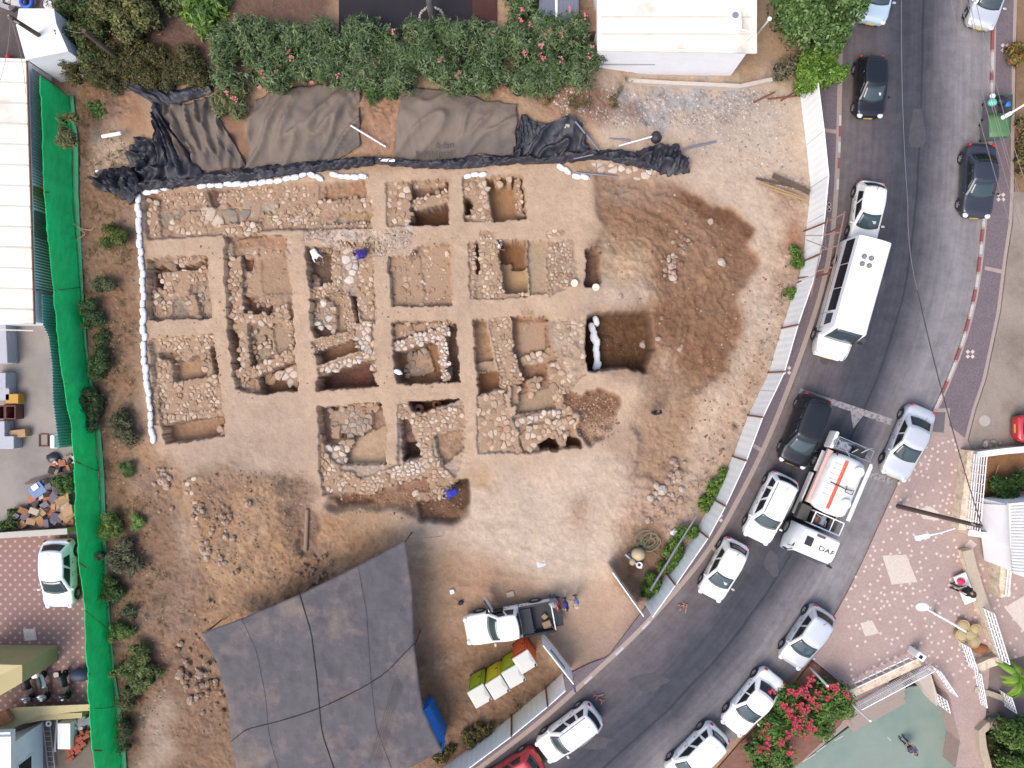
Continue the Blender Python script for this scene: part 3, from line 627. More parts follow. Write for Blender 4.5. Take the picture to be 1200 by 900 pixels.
wall('west wall of the southern square with long pale blocks', [([(382,524),(402,520),(403,545),(396,548),(384,535)], .46, -.4, dict(big=0, pal=WHS)), ([(373,500),(380,530),(398,548),(402,574),(380,576),(374,545)], .26, -.16)])
wall('south wall of the southern square', [([(400,552),(415,554),(420,563),(462,547),(500,541),(504,558),(458,568),(432,582),(404,576)], .27, -.14, dict(drop=.03)), ([(398,518),(410,514),(411,526),(400,527)], .5, -.5, dict(big=0))])
wall('L shaped mass of pale stones around the southern trenches', [([(466,473),(477,472),(486,487),(503,483),(544,475),(545,503),(508,508),(506,530),(520,550),(536,562),(528,574),(505,580),(500,560),(496,538),(486,505),(478,492),(467,488)], .28, -.08, dict(drop=.02)), ([(498,536),(470,545),(458,550),(458,560),(504,556)], .26, -.1, dict(pal=WHS))])
wall('short foundation row beside the worker in the blue shirt', [([(487,576),(506,578),(522,572),(526,584),(505,586),(488,588)], .34, -.3, dict(drop=.05))])
wall('stone of the curved line on the spoil mound', [([(216,563),(228,560),(226,590),(219,592)], .3, .35, dict(drop=.25)), ([(222,590),(230,588),(236,630),(226,625)], .28, .3, dict(drop=.4))], 'stone_row', 'stones')
wall('earth edge of broken rock under the black tarpaulin roll', [([(690,192),(745,192),(772,200),(768,212),(742,208),(700,198)], .42, .05, dict(drop=.2, pal=WHS))], 'rock_edge', 'rocks')
build_ground()
# ---- loose rocks: single things
def rock_mesh(seed, c):
    r = random.Random(seed); mb = MB(); mb.cc = C(*c); vs = []
    nu, nv = 8, 5
    mb.sphere((0, 0, .3), (.5*r.uniform(.8, 1.2), .5*r.uniform(.7, 1), .42), nu, nv)
    mb.v = [(x*(1+r.uniform(-.14, .14)), y*(1+r.uniform(-.14, .14)), max(-.02, z*(1+r.uniform(-.15, .15)))) for x, y, z in mb.v]
    o = mb.build('rock', STONE, recenter=False); me = o.data; bpy.data.objects.remove(o); return me
RM = [rock_mesh(i, c) for i, c in enumerate([(206,184,164),(190,166,146),(216,200,186),(172,142,118),(160,130,108),(200,170,148)])]
def scatter(n, poly, smin, smax, label, group, cols=(0,1,2,3,4,5), clump=None):
    r = random.Random(int(poly[0][0]*3+poly[0][1]+n)); k = 0; xs_ = [p[0] for p in poly]; ys_ = [p[1] for p in poly]
    while k < n:
        px, py = r.uniform(min(xs_), max(xs_)), r.uniform(min(ys_), max(ys_))
        if clump and r.random() < .6:
            c = clump[r.randrange(len(clump))]; px, py = r.gauss(c[0], c[2]), r.gauss(c[1], c[2])
        if not inpoly(np.array([px]), np.array([py]), poly)[0]: continue
        s = r.uniform(smin, smax)*(1 if r.random() < .8 else 1.4); z = tz(px, py); x, y = P(px, py, z)
        o = bpy.data.objects.new('rock', RM[cols[r.randrange(len(cols))]]); COL.objects.link(o)
        o.location = (x, y, z-.04*s); o.rotation_euler = (0, 0, r.uniform(0, 6.28)); o.scale = (s, s, s*.9)
        props(o, label, 'rock', group); k += 1
scatter(70, [(740,225),(865,270),(860,400),(700,440),(690,340)], .14, .34, 'loose rock on the dug over brown ground with the digger tracks', 'rocks on the brown dug ground', clump=[(795,292,6),(790,308,7),(784,318,6),(800,285,6)])
scatter(60, [(200,720),(255,700),(270,850),(215,830)], .2, .45, 'brown rock tumbled on the slope west of the grey net', 'rocks on the western slope', (3,4,1), clump=[(186,745,7),(192,757,6),(240,800,12),(215,790,8)])
scatter(60, [(222,560),(290,550),(300,680),(235,680)], .16, .38, 'stone on the spoil mound south west of the dig', 'stones on the spoil mound', (1,3,5,0), clump=[(228,600,6),(262,606,7),(245,640,12)])
scatter(30, [(180,545),(200,545),(205,600),(182,600)], .16, .34, 'pale stone in the heap beside the path south of the sandbag line', 'heap of pale stones', (0,1,5), clump=[(188,560,7)])
scatter(34, [(350,640),(390,640),(390,690),(350,690)], .14, .32, 'dark clod of earth next to the grey net corner', 'clods by the net corner', (3,4))
scatter(40, [(760,540),(810,540),(800,600),(745,620)], .16, .4, 'rock in the rubble ramp below the hoarding', 'rocks of the rubble ramp', (0,2,1,5), clump=[(790,560,10),(775,575,8)])
# pebbles nobody could count
def pebbles(name, regions, n, smin, smax, pal, seed=3):
    r = np.random.default_rng(seed); Vs = []; Qs = []; Cs = []; base = 0
    pc = np.array([C(*c) for c in pal])
    sh = np.array([(1,0,0),(.5,.87,0),(-.5,.87,0),(-1,0,0),(-.5,-.87,0),(.5,-.87,0),(.55,0,.75),(-.25,.45,.75),(-.25,-.45,.75)])
    tr = np.array([(0,1,6),(1,7,6),(1,2,7),(2,3,7),(3,8,7),(3,4,8),(4,5,8),(5,6,8),(5,0,6),(6,7,8)])
    for poly, w_ in regions:
        k = int(n*w_); a = np.array(poly, dtype=float); px = r.uniform(a[:,0].min(), a[:,0].max(), k*3); py = r.uniform(a[:,1].min(), a[:,1].max(), k*3)
        m = inpoly(px+fbm(px, py, 18, 3, 77)*6, py+fbm(px, py, 18, 3, 78)*6, poly); px, py = px[m][:k], py[m][:k]
        for x, y in zip(px, py):
            s = smin+(smax-smin)*r.random()**2.5; z = tz(x, y); wx, wy = P(x, y, z); t = r.uniform(0, 6.28); ct, st = math.cos(t), math.sin(t)
            q = sh*(1+r.uniform(-.25, .25, (9, 1)))*(s/2, s/2*r.uniform(.6, 1), s*.55)
            V = np.stack([q[:,0]*ct-q[:,1]*st+wx, q[:,0]*st+q[:,1]*ct+wy, q[:,2]+z-.02], 1)
            Vs.append(V); Qs.append(tr+base); base += 9; Cs.append(np.repeat((pc[r.integers(len(pc))]*r.uniform(.8, 1.15))[None], 9, 0))
    o = arr_mesh(name, np.concatenate(Vs), np.concatenate(Qs), STONE, np.concatenate(Cs)); return props(o, kind='stuff')
pebbles('gravel', [([(710,112),(900,98),(898,125),(850,145),(720,150)], .45), ([(890,200),(945,210),(945,225),(890,222)], .1), ([(640,100),(730,100),(735,140),(660,150)], .2), ([(800,130),(930,105),(930,200),(820,190)], .25)], 2600, .05, .22, [(200,190,182),(214,206,198),(176,160,146)])
pebbles('rubble', [([(690,215),(870,250),(880,300),(850,440),(800,460),(760,440),(700,430)], .05), ([(660,460),(726,460),(728,500),(700,524),(684,520)], .14), ([(120,230),(165,230),(172,520),(200,800),(150,880),(110,520)], .14),
  ([(390,580),(545,566),(550,605),(500,612),(400,600)], .1), ([(175,300),(345,275),(345,460),(180,490)], .08), ([(215,555),(360,550),(380,690),(240,690)], .14), ([(780,520),(880,330),(940,300),(900,450),(800,620),(745,620)], .12), ([(350,270),(540,270),(540,460),(360,460)], .05), ([(180,700),(260,690),(280,860),(160,880)], .08)], 6500, .04, .19, [(190,160,134),(176,144,118),(160,126,100),(140,106,82),(204,178,152)])
# ================================================================== ROAD, PAVEMENTS, YARDS
RL = [(990,-90),(989,0),(988,42),(986,150),(983,225),(977,290),(965,345),(947,400),(929,450),(900,523),(866,590),(840,636),(812,674),(765,727),(735,757),(697,792),(642,842),(600,875),(560,905),(480,965)]
RR = [(1168,-90),(1163,0),(1161,115),(1155,220),(1148,300),(1141,350),(1126,405),(1108,450),(1092,485),(1055,560),(1004,675),(975,727),(950,770),(917,805),(897,832),(862,865),(830,900),(760,975)]
def road():
    a = resample(smoothpoly(RL, 2), 160); b = resample(smoothpoly(RR, 2), 160); n = 24
    V = []; U = []
    dist = 0; prev = None
    for i in range(160):
        mid = (a[i]+b[i])/2
        if prev is not None: dist += np.linalg.norm(mid-prev)/20
        prev = mid
        for j in range(n+1):
            t = j/n; p = a[i]*(1-t)+b[i]*t; x, y = P(*p); V.append((x, y, 0.0)); U.append((t, dist))
    Q = [(i*(n+1)+j, (i+1)*(n+1)+j, (i+1)*(n+1)+j+1, i*(n+1)+j+1) for i in range(159) for j in range(n)]
    m = bpy.data.materials.new('asphalt'); m.use_nodes = True; N = m.node_tree.nodes; L = m.node_tree.links; b_ = N['Principled BSDF']
    b_.inputs['Roughness'].default_value = .85; b_.inputs['Specular IOR Level'].default_value = .25
    uv = N.new('ShaderNodeUVMap'); uv.uv_map = 'UV'; sx = N.new('ShaderNodeSeparateXYZ'); L.new(uv.outputs[0], sx.inputs[0])
    tc = N.new('ShaderNodeTexCoord')
    wn = N.new('ShaderNodeTexNoise'); wn.inputs['Scale'].default_value = .25; wn.inputs['Detail'].default_value = 4; L.new(tc.outputs['Object'], wn.inputs['Vector'])
    wm = N.new('ShaderNodeMath'); wm.operation = 'MULTIPLY_ADD'; wm.inputs[1].default_value = .16; L.new(wn.outputs['Fac'], wm.inputs[0])
    s0 = N.new('ShaderNodeMath'); s0.operation = 'ADD'; s0.inputs[1].default_value = -.08; L.new(sx.outputs['X'], s0.inputs[0]); L.new(s0.outputs[0], wm.inputs[2])
    rp = N.new('ShaderNodeValToRGB'); e = rp.color_ramp
    stops = [(0,(128,118,118)),(.10,(116,108,110)),(.28,(98,95,102)),(.40,(76,78,88)),(.56,(82,83,92)),(.66,(118,115,121)),(.8,(152,148,151)),(1,(154,149,150))]
    e.elements[0].position = 0; e.elements[0].color = (*C(*stops[0][1]), 1); e.elements[1].position = 1; e.elements[1].color = (*C(*stops[-1][1]), 1)
    for p, c in stops[1:-1]: q = e.elements.new(p); q.color = (*C(*c), 1)
    L.new(wm.outputs[0], rp.inputs[0])
    # streaks along the lane
    mp = N.new('ShaderNodeMapping'); mp.inputs['Scale'].default_value = (60, .35, 1); L.new(uv.outputs[0], mp.inputs[0])
    st = N.new('ShaderNodeTexNoise'); st.inputs['Scale'].default_value = .6; st.inputs['Detail'].default_value = 5; L.new(mp.outputs[0], st.inputs['Vector'])
    fn = N.new('ShaderNodeTexNoise'); fn.inputs['Scale'].default_value = 1.1; fn.inputs['Detail'].default_value = 12; fn.inputs['Roughness'].default_value = .75; L.new(tc.outputs['Object'], fn.inputs['Vector'])
    gr = N.new('ShaderNodeTexNoise'); gr.inputs['Scale'].default_value = 30; gr.inputs['Detail'].default_value = 3; L.new(tc.outputs['Object'], gr.inputs['Vector'])
    def rng_(src, a0, a1, lo=.3, hi=.7):
        r = N.new('ShaderNodeMapRange'); r.inputs['From Min'].default_value = lo; r.inputs['From Max'].default_value = hi; r.inputs['To Min'].default_value = a0; r.inputs['To Max'].default_value = a1; L.new(src, r.inputs['Value']); return r.outputs[0]
    cur = rp.outputs[0]
    for src, a0, a1 in ((st.outputs['Fac'], .86, 1.13), (fn.outputs['Fac'], .74, 1.26), (gr.outputs['Fac'], .88, 1.12)):
        v = N.new('ShaderNodeVectorMath'); v.operation = 'SCALE'; L.new(cur, v.inputs[0]); L.new(rng_(src, a0, a1), v.inputs['Scale']); cur = v.outputs[0]
    # sealed joint along the middle of the old and new surfacing
    cn = N.new('ShaderNodeTexNoise'); cn.inputs['Scale'].default_value = .5; cn.inputs['Detail'].default_value = 8; L.new(tc.outputs['Object'], cn.inputs['Vector'])
    ca = N.new('ShaderNodeMath'); ca.operation = 'MULTIPLY_ADD'; ca.inputs[1].default_value = .02; L.new(cn.outputs['Fac'], ca.inputs[0]); L.new(sx.outputs['X'], ca.inputs[2])
    cb = N.new('ShaderNodeMath'); cb.operation = 'SUBTRACT'; cb.inputs[1].default_value = .545; L.new(ca.outputs[0], cb.inputs[0])
    cd = N.new('ShaderNodeMath'); cd.operation = 'ABSOLUTE'; L.new(cb.outputs[0], cd.inputs[0])
    cr = N.new('ShaderNodeMapRange'); cr.inputs['From Min'].default_value = .002; cr.inputs['From Max'].default_value = .012; cr.inputs['To Min'].default_value = .6; cr.inputs['To Max'].default_value = 0; L.new(cd.outputs[0], cr.inputs['Value'])
    mx = N.new('ShaderNodeMix'); mx.data_type = 'RGBA'; L.new(cr.outputs[0], mx.inputs['Factor']); L.new(cur, mx.inputs[6]); mx.inputs[7].default_value = (*C(46,46,54), 1)
    L.new(mx.outputs[2], b_.inputs['Base Color'])
    bp = N.new('ShaderNodeBump'); bp.inputs['Strength'].default_value = .5; bp.inputs['Distance'].default_value = .01; L.new(gr.outputs['Fac'], bp.inputs['Height']); L.new(bp.outputs[0], b_.inputs['Normal'])
    o = arr_mesh('road', V, Q, m); me = o.data; uvl = me.uv_layers.new(name='UV')
    li = np.zeros(len(me.loops), dtype=np.int32); me.loops.foreach_get('vertex_index', li); uvl.data.foreach_set('uv', np.array(U, dtype=np.float32)[li].ravel())
    props(o, kind='structure')
road()
def flat(name, poly, z, m, zb=None, kind='structure', **kw):
    mb = MB(); mb.prism([P(x, y, z) for x, y in poly], (z-.25) if zb is None else zb, z); o = mb.build(name, m, **kw); return props(o, kind=kind)
def offs(line, d):
    """offset a pixel polyline to its left side by d pixels"""
    a = np.array(line, dtype=float); t = np.gradient(a, axis=0); n = np.stack([-t[:,1], t[:,0]], 1); n /= np.linalg.norm(n, axis=1)[:,None]; return a+n*d
PAVEP = mat('pavement_purple', C(136,121,126), .85, nscale=1.2, namt=.10, color2=C(122,108,114), c2scale=9, c2lo=.4, c2hi=.6, bump=.006, bscale=30)
KERB = mat('kerb_stone', C(186,168,158), .85, nscale=6, namt=.12, bump=.01)
KRED = mat('kerb_red_paint', C(160,92,92), .7, nscale=8, namt=.3); KWH = mat('kerb_white_paint', C(214,206,204), .7, nscale=8, namt=.18)
FB = [(936,100),(945,170),(950,220),(946,262),(941,307),(935,330),(916,385),(901,437),(891,458),(877,487),(859,535),(836,585),(817,620),(781,672),(755,708)]
FB2 = [(659,789),(640,806),(600,839),(560,869),(515,903),(470,940)]
def strip(name, A, B, z, m, n=90, zb=-.2):
    a = resample(A, n); b = resample(B, n); mb = MB(); vs = []
    for i in range(n):
        xa, ya = P(a[i][0], a[i][1], z); xb, yb = P(b[i][0], b[i][1], z); vs += [(xa,ya,z),(xb,yb,z),(xa,ya,zb),(xb,yb,zb)]
    fs = []
    for i in range(n-1):
        k = 4*i; fs += [(k, k+4, k+5, k+1), (k+2, k+6, k+4, k), (k+1, k+5, k+7, k+3)]
    mb.add(vs, fs); return props(mb.build(name, m), kind='structure')
RLs = np.array(smoothpoly(RL, 2)); RRs = np.array(smoothpoly(RR, 2))
# left kerb + left pavement  (offset to the site side)
kl = resample(RLs, 200); klo = offs(kl, 5.5)
if klo[60][0] > kl[60][0]: klo = offs(kl, -5.5)
strip('kerb', kl, klo, .12, KERB, 200)
pv_in = [(952,-90),(950,20),(955,100),(950,170),(953,225),(950,262),(944,307),(938,330),(919,385),(904,437),(894,458),(880,487),(862,535),(839,585),(820,620),(784,672),(757,711),(712,770),(690,778),(662,792),(602,842),(562,872),(472,943)]
strip('pavement', klo, pv_in, .115, PAVEP, 200)
# right kerb, painted in red and white lengths
kr = resample(RRs, 400); kro = offs(kr, -5)
if kro[60][0] < kr[60][0]: kro = offs(kr, 5)
iend = int(np.argmin(np.abs(kr[:,1]-500)))
strip('kerb', kr[:iend], kro[:iend], .12, KERB, 200)
def painted(idx0, idx1, m, line, out, w=.45):
    a = line[idx0:idx1]; b = a*(1-w)+out[idx0:idx1]*w
    strip('kerb_paint', a+(a-b)*.02, b, .126, m, max(3, idx1-idx0), zb=.02)
def yi(arr, y): return int(np.argmin(np.abs(arr[:,1]-y)))
seg = [(0,-60,30,KWH),(0,30,62,KRED),(0,62,84,KWH),(0,84,97,KRED),(0,97,112,KWH),(0,178,200,KRED),(0,252,268,KWH),(0,268,286,KRED),(0,286,302,KWH),(0,302,322,KRED),(0,322,338,KWH),(0,338,355,KRED),(0,355,374,KWH),(0,374,391,KRED),(0,391,408,KWH),(0,408,425,KRED),(0,425,447,KWH),(0,447,462,KRED),(0,462,482,KWH)]
for _, y0, y1, m_ in seg: painted(yi(kr, y0), yi(kr, y1), m_, kr, kro, .6)
for y0, y1, m_ in [(133,142,KWH),(145,165,KRED),(166,180,KWH),(183,205,KRED),(207,222,KWH),(727,744,KWH),(758,772,KWH),(792,806,KWH)]: painted(yi(kl, y0), max(yi(kl, y1), yi(kl, y0)+3), m_, kl, klo, .5)
# right pavement
kr_part = kro[:iend]
out_r = [(1196,-90),(1192,0),(1190,75),(1188,225),(1186,262),(1180,300),(1172,365),(1155,445),(1143,480),(1134,516)]
strip('pavement', kr_part, [(x-4, y) for x, y in out_r], .115, PAVEP, 200)
strip('kerb', [(x-4, y) for x, y in out_r], out_r, .13, KERB, 120)
for (a, b) in [((1154,314),(1177,319)),((1152,236),(1152,236)),((963,152),(984,155)),((883,522),(893,528)),((832,639),(840,646)),((789,681),(797,690))]:
    if a == b: continue
    x0, y0 = P(*a, .12); x1, y1 = P(*b, .12); mb = MB(); L_ = math.hypot(x1-x0, y1-y0); mb.box(((x0+x1)/2, (y0+y1)/2, .09), (L_, .22, .066), math.atan2(y1-y0, x1-x0)); props(mb.build('kerb_band', KERB), kind='structure')
DOT = mat('pale_paver', C(228,208,198,.7), .85, nscale=8, namt=.08)
def diamond(mb, px, py, z, s, rz=.78, hole=True):
    x, y = P(px, py, z)
    for k in range(4):
        a = rz+k*math.pi/2; mb.box((x+math.cos(a)*s*.62, y+math.sin(a)*s*.62, z), (s*.55, s*.55, .012), a)
for px, py in [(1178,56),(1173,231),(1137,415),(969,242),(970,240),(843,608)][:4]+[(969,243),(922,434),(842,607)]:
    mb = MB(); diamond(mb, px, py, .118, .32); props(mb.build('paving_pattern', DOT), kind='structure')
# thermoplastic road marks: give-way line with triangle, second line
RMK = mat('worn_white_road_paint', C(176,170,170), .8, nscale=7, namt=.3, color2=C(120,116,120), c2scale=5, c2lo=.5, c2hi=.62)
def mark(poly): flat('road_marking', poly, .008, RMK, zb=.0)
mark([(938,455),(1046,491),(1043,498),(936,461)]); flat('road_marking', [(996,477),(1014,484),(1000,502)], .014, RMK, zb=.0)
for i_, (a_, b_, c_, d_) in enumerate([(1075,150,9,30),(1030,330,6,22),(1000,400,12,10),(760,800,22,9),(690,870,30,7),(905,660,8,16)]):
    pq = [(a_+c_*math.cos(t)*(1+.3*math.sin(3*t+i_)), b_+d_*math.sin(t)*(1+.25*math.cos(2*t+i_))) for t in np.linspace(0, 6.28, 15)[:-1]]; flat('asphalt_patch', pq, .004, mat('patched_asphalt', C(88,86,92), .9, nscale=3, namt=.25), zb=-.05)
mark([(950,525),(966,532),(964,539),(948,532)]); mark([(1020,552),(1047,561),(1044,568),(1018,559)])
# ---------------- plaza
PLAZ = mat('plaza_pink_paving', C(198,174,165), .85, nscale=1.0, namt=.08, color2=C(188,162,154), c2scale=7, c2lo=.42, c2hi=.6, bump=.006, bscale=25)
plaza = [tuple(p) for p in kro[iend-2:][::1] if p[1] < 772]
plaza = [(1094,484),(1134,516)]+[(1140,530),(1230,530),(1230,760),(1160,780),(1150,900),(1120,900),(1125,868),(1112,815),(1095,790),(1060,782),(1040,800),(1000,830),(985,800)]
kk = [tuple(p) for p in offs(kr, 0) if 484 < p[1] < 772]
plaza = kk[::-1]+plaza
flat('plaza', plaza, .12, PLAZ, zb=-2.0)
PAVER = mat('plaza_beige_paver', C(226,212,200,.72), .85, nscale=6, namt=.06, color2=C(212,196,184,.72), c2scale=14)
for poly in [[(1034,651),(1062,650),(1075,682),(1045,685)],[(1008,730),(1022,727),(1030,742),(1014,746)],[(1075,597),(1090,593),(1100,600),(1100,610),(1082,608)],[(1137,632),(1145,638),(1138,645),(1130,640)],[(1177,712),(1205,695),(1230,720),(1200,740)]]:
    flat('paving_panel', poly, .132, PAVER, zb=.1)
rr = random.Random(5); mb = MB()
pl_np = np.array(plaza)
dots = []
while len(dots) < 360:
    px, py = rr.uniform(990, 1200), rr.uniform(515, 800)
    if not inpoly(np.array([px]), np.array([py]), plaza)[0]: continue
    if min([abs(px-a)+abs(py-b) for a, b in dots] or [99]) < 6: continue
    if px > 1128 and py < 660: continue
    dots.append((px, py)); x, y = P(px, py, .126); mb.box((x, y, .121), (.14, .14, .012), rr.uniform(0, 1.5))
props(mb.build('paving_pattern', DOT), kind='structure')
# manhole frame at the corner of the pavement
flat('inspection_cover', [(1094,479),(1113,478),(1112,512),(1089,511)], .128, KERB, zb=.1); flat('inspection_cover', [(1097,483),(1108,483),(1106,507),(1093,506)], .14, mat('cast_cover', C(120,112,116), .7, nscale=10, namt=.1), zb=.1)
# ---------------- sunken green court
GRN = mat('green_court_paint', C(150,166,155), .7, nscale=.6, namt=.08, color2=C(122,152,142), c2scale=.25, c2lo=.45, c2hi=.7, bump=.003)
flat('court', [(915,912),(1005,845),(1065,805),(1112,800),(1150,905),(1150,1000),(900,1000)], -1.2, GRN, zb=-1.6)
for seg_ in [((940,893),(956,883)),((957,881),(968,873)),((978,868),(988,862)),((1040,864),(1044,868))]:
    (a, b), (c, d) = seg_; x0, y0 = P(a, b, -1.2); x1, y1 = P(c, d, -1.2); mb = MB(); mb.box(((x0+x1)/2, (y0+y1)/2, -1.195), (math.hypot(x1-x0, y1-y0), .07, .014), math.atan2(y1-y0, x1-x0)); props(mb.build('court_line', KWH), kind='structure')
# steps down to the court
STP = mat('step_stone', C(178,162,152), .85, nscale=5, namt=.1, bump=.01)
mb = MB()
for k, (o_, z_) in enumerate([(0, -.1), (8, -.45), (16, -.8)]):
    poly = [(992-o_*.2, 826+o_), (1056+o_*.1, 795+o_), (1062, 808+o_), (1000, 842+o_)]
    mb.prism([P(x, y, z_) for x, y in poly], -1.5, z_)
o = mb.build('stone_steps', STP, bevel=.02); props(o, 'three long stone steps from the plaza down to the green court', 'steps')
# ---------------- flower bed soil wedge beside the road
flat('flower_bed', [(842,900),(868,870),(902,838),(925,810),(952,775),(985,800),(1000,820),(985,850),(920,910),(830,915)], .06, mat('bed_soil', C(150,108,92), .95, nscale=4, namt=.2, bump=.03), zb=-1.6)
flat('court_edge', [(985,846),(1000,835),(1003,843),(925,905),(905,915),(900,905)], -.9, STP, zb=-1.6)
# ---------------- east side dirt lot and verge
LOT = mat('dusty_lot', C(172,158,146), .95, nscale=1.2, namt=.14, color2=C(140,124,112), c2scale=.35, c2lo=.45, c2hi=.7, bump=.03, bscale=10)
flat('dirt_lot', [(1188,225),(1187,262),(1181,300),(1173,365),(1156,445),(1144,480),(1135,516),(1139,531),(1230,528),(1230,225)], .05, LOT)
flat('verge', [(1196,-90),(1192,0),(1191,75),(1189,225),(1260,225),(1260,-90)], .06, mat('verge_soil', C(150,122,92), .95, nscale=2, namt=.3, bump=.05, bscale=8))
flat('bed_edge', [(1148,870),(1200,840),(1230,860),(1230,930),(1150,930)], .05, mat('dark_bed', C(84,66,44), .95, nscale=5, namt=.3, bump=.04), zb=-2.0)
flat('lower_path', [(1122,838),(1146,772),(1240,748),(1240,880),(1200,850),(1150,845),(1138,905),(1128,905)], -.05, mat('path_brown', C(146,128,124), .85, nscale=2, namt=.12), zb=-2.0)
# ---------------- western yards
YARD = mat('yard_concrete', C(176,166,156), .85, nscale=.7, namt=.10, color2=C(150,142,138), c2scale=.3, c2lo=.42, c2hi=.65, bump=.004)
flat('yard', [(-60,372),(92,372),(100,500),(103,627),(-60,632)], -.04, YARD)
def tile_mat():
    m = mat('tiled_courtyard', C(160,124,118), .8, nscale=.8, namt=.09); N = m.node_tree.nodes; L = m.node_tree.links; b = N['Principled BSDF']
    tc = N.new('ShaderNodeTexCoord'); mp = N.new('ShaderNodeMapping'); mp.inputs['Rotation'].default_value = (0,0,R(45)); mp.inputs['Scale'].default_value = (2.5,2.5,2.5); L.new(tc.outputs['Object'], mp.inputs[0])
    fr = N.new('ShaderNodeVectorMath'); fr.operation = 'FRACTION'; L.new(mp.outputs[0], fr.inputs[0])
    sb = N.new('ShaderNodeVectorMath'); sb.operation = 'SUBTRACT'; sb.inputs[1].default_value = (.5,.5,0); L.new(fr.outputs[0], sb.inputs[0])
    ml = N.new('ShaderNodeVectorMath'); ml.operation = 'MULTIPLY'; ml.inputs[1].default_value = (1,1,0); L.new(sb.outputs[0], ml.inputs[0])
    ln = N.new('ShaderNodeVectorMath'); ln.operation = 'LENGTH'; L.new(ml.outputs[0], ln.inputs[0])
    mr = N.new('ShaderNodeMapRange'); mr.inputs['From Min'].default_value = .16; mr.inputs['From Max'].default_value = .24; mr.inputs['To Min'].default_value = .85; mr.inputs['To Max'].default_value = 0; L.new(ln.outputs['Value'], mr.inputs['Value'])
    old = b.inputs['Base Color'].links[0].from_socket; mx = N.new('ShaderNodeMix'); mx.data_type = 'RGBA'; L.new(mr.outputs[0], mx.inputs['Factor']); L.new(old, mx.inputs[6]); mx.inputs[7].default_value = (*C(210,184,170), 1)
    L.new(mx.outputs[2], b.inputs['Base Color']); return m
flat('courtyard', [(-60,628),(103,626),(108,700),(118,830),(-60,835)], -.03, tile_mat())
flat('inspection_cover', [(27,737),(41,737),(43,750),(29,751)], -.015, PAVER, zb=-.1)
flat('back_yard', [(-60,828),(118,826),(128,920),(-60,920)], -.045, mat('rough_yard', C(128,116,104), .9, nscale=2, namt=.2))
flat('back_lane', [(-60,-60),(110,-60),(110,75),(60,100),(-60,100)], -.035, mat('dark_yard', C(104,92,90), .9, nscale=1.5, namt=.3))
# north yards
flat('tarmac_yard', [(397,-60),(553,-60),(553,42),(397,42)], 1.42, mat('dark_tarmac', C(44,40,48), .9, nscale=20, namt=.2), zb=-.4)
flat('terrace', [(553,-60),(582,-60),(582,42),(553,42)], 1.40, mat('dark_red_terrace', C(84,48,44), .9, nscale=3, namt=.3), zb=-.4)
# ================================================================== BUILDINGS, FENCES, WALLS, SHEETS
WHR = mat('white_roof', (.72,.68,.60), .7, nscale=.5, namt=.06, color2=(.50,.46,.40), c2scale=.35, c2lo=.5, c2hi=.75)
WHW = mat('white_render', (.70,.71,.74), .85, nscale=2, namt=.05)
DKG = mat('dark_glass', (.02,.025,.03), .12); MET = mat('grey_metal', (.35,.36,.38), .45, .6)
RUST = mat('rusty_steel', C(140,84,62), .75, nscale=10, namt=.25); PIPE = mat('galvanised_pipe', C(150,154,166), .45, .3)
WHP = mat('white_painted_steel', (.78,.78,.78), .5); BLK = mat('black_rubber', (.02,.02,.022), .6)
WOOD = mat('raw_wood', C(196,160,116), .8, nscale=5, namt=.2, stretch=(1,8,1)); DWOOD = mat('weathered_wood', C(104,88,78), .9, nscale=5, namt=.25)
YELW = mat('yellow_render', C(200,186,134), .85, nscale=2, namt=.06); DARKV = mat('dark_opening', (.02,.018,.016), .9)
CREAM = mat('cream_stone', C(206,190,168), .85, nscale=6, namt=.14, bump=.015, bscale=12)
def cen(pts): return (sum(p[0] for p in pts)/len(pts), sum(p[1] for p in pts)/len(pts))
def house(label, cat, roof_px, zr, m_roof, m_wall, base=-.1, over=.0, name='house', roof_t=.12, seams=None):
    rp = [P(x, y, zr) for x, y in roof_px]; c = cen(rp); t = thing(name, label, cat, (c[0], c[1], base))
    ins = [(c[0]+(x-c[0])*(1-over), c[1]+(y-c[1])*(1-over)) for x, y in rp]
    mb = MB(); mb.prism(ins, base, zr-roof_t); mb.build('wall', m_wall, t, world=True)
    mb = MB(); mb.prism(rp, zr-roof_t+.002, zr); r = mb.build('roof', m_roof, t, world=True)
    return t, r
# long white roofed building in the west
t, r = house('long white corrugated roof building behind the green net', 'building', [(-60,66),(31,69),(34,160),(37,250),(40,379),(-60,381)], 2.2, WHR, WHW, over=.01, name='warehouse')
for k in range(14):
    y = 72+k*24.2; mb = MB(); x0, y0 = P(-60, y-2, 2.23); x1, y1 = P(31+(y-69)*.029-1, y+1, 2.23); mb.box(((x0+x1)/2, (y0+y1)/2, 2.225), (x1-x0, .07, .045), math.atan2(y1-y0, x1-x0)); mb.build('roof_seam', mat('seam', (.5,.47,.42), .7), t, world=True)
mb = MB(); a = P(32, 70, 2.2); b = P(41, 380, 2.2); mb.tube([(a[0]-.02, a[1], 2.2), (b[0]-.02, b[1], 2.2)], .06, 6); mb.build('gutter', mat('rusty_gutter', C(128,96,80), .8, nscale=5, namt=.3), t, world=True)
# white shed roof in the corner
t, r = house('small white flat roofed shed crossed by a leaning pole', 'shed', [(19,30),(22,10),(63,10),(66,28),(80,60),(30,70)], 3.0, mat('shed_roof', (.74,.71,.66), .7, nscale=.8, namt=.06), WHW, over=.03, name='shed')
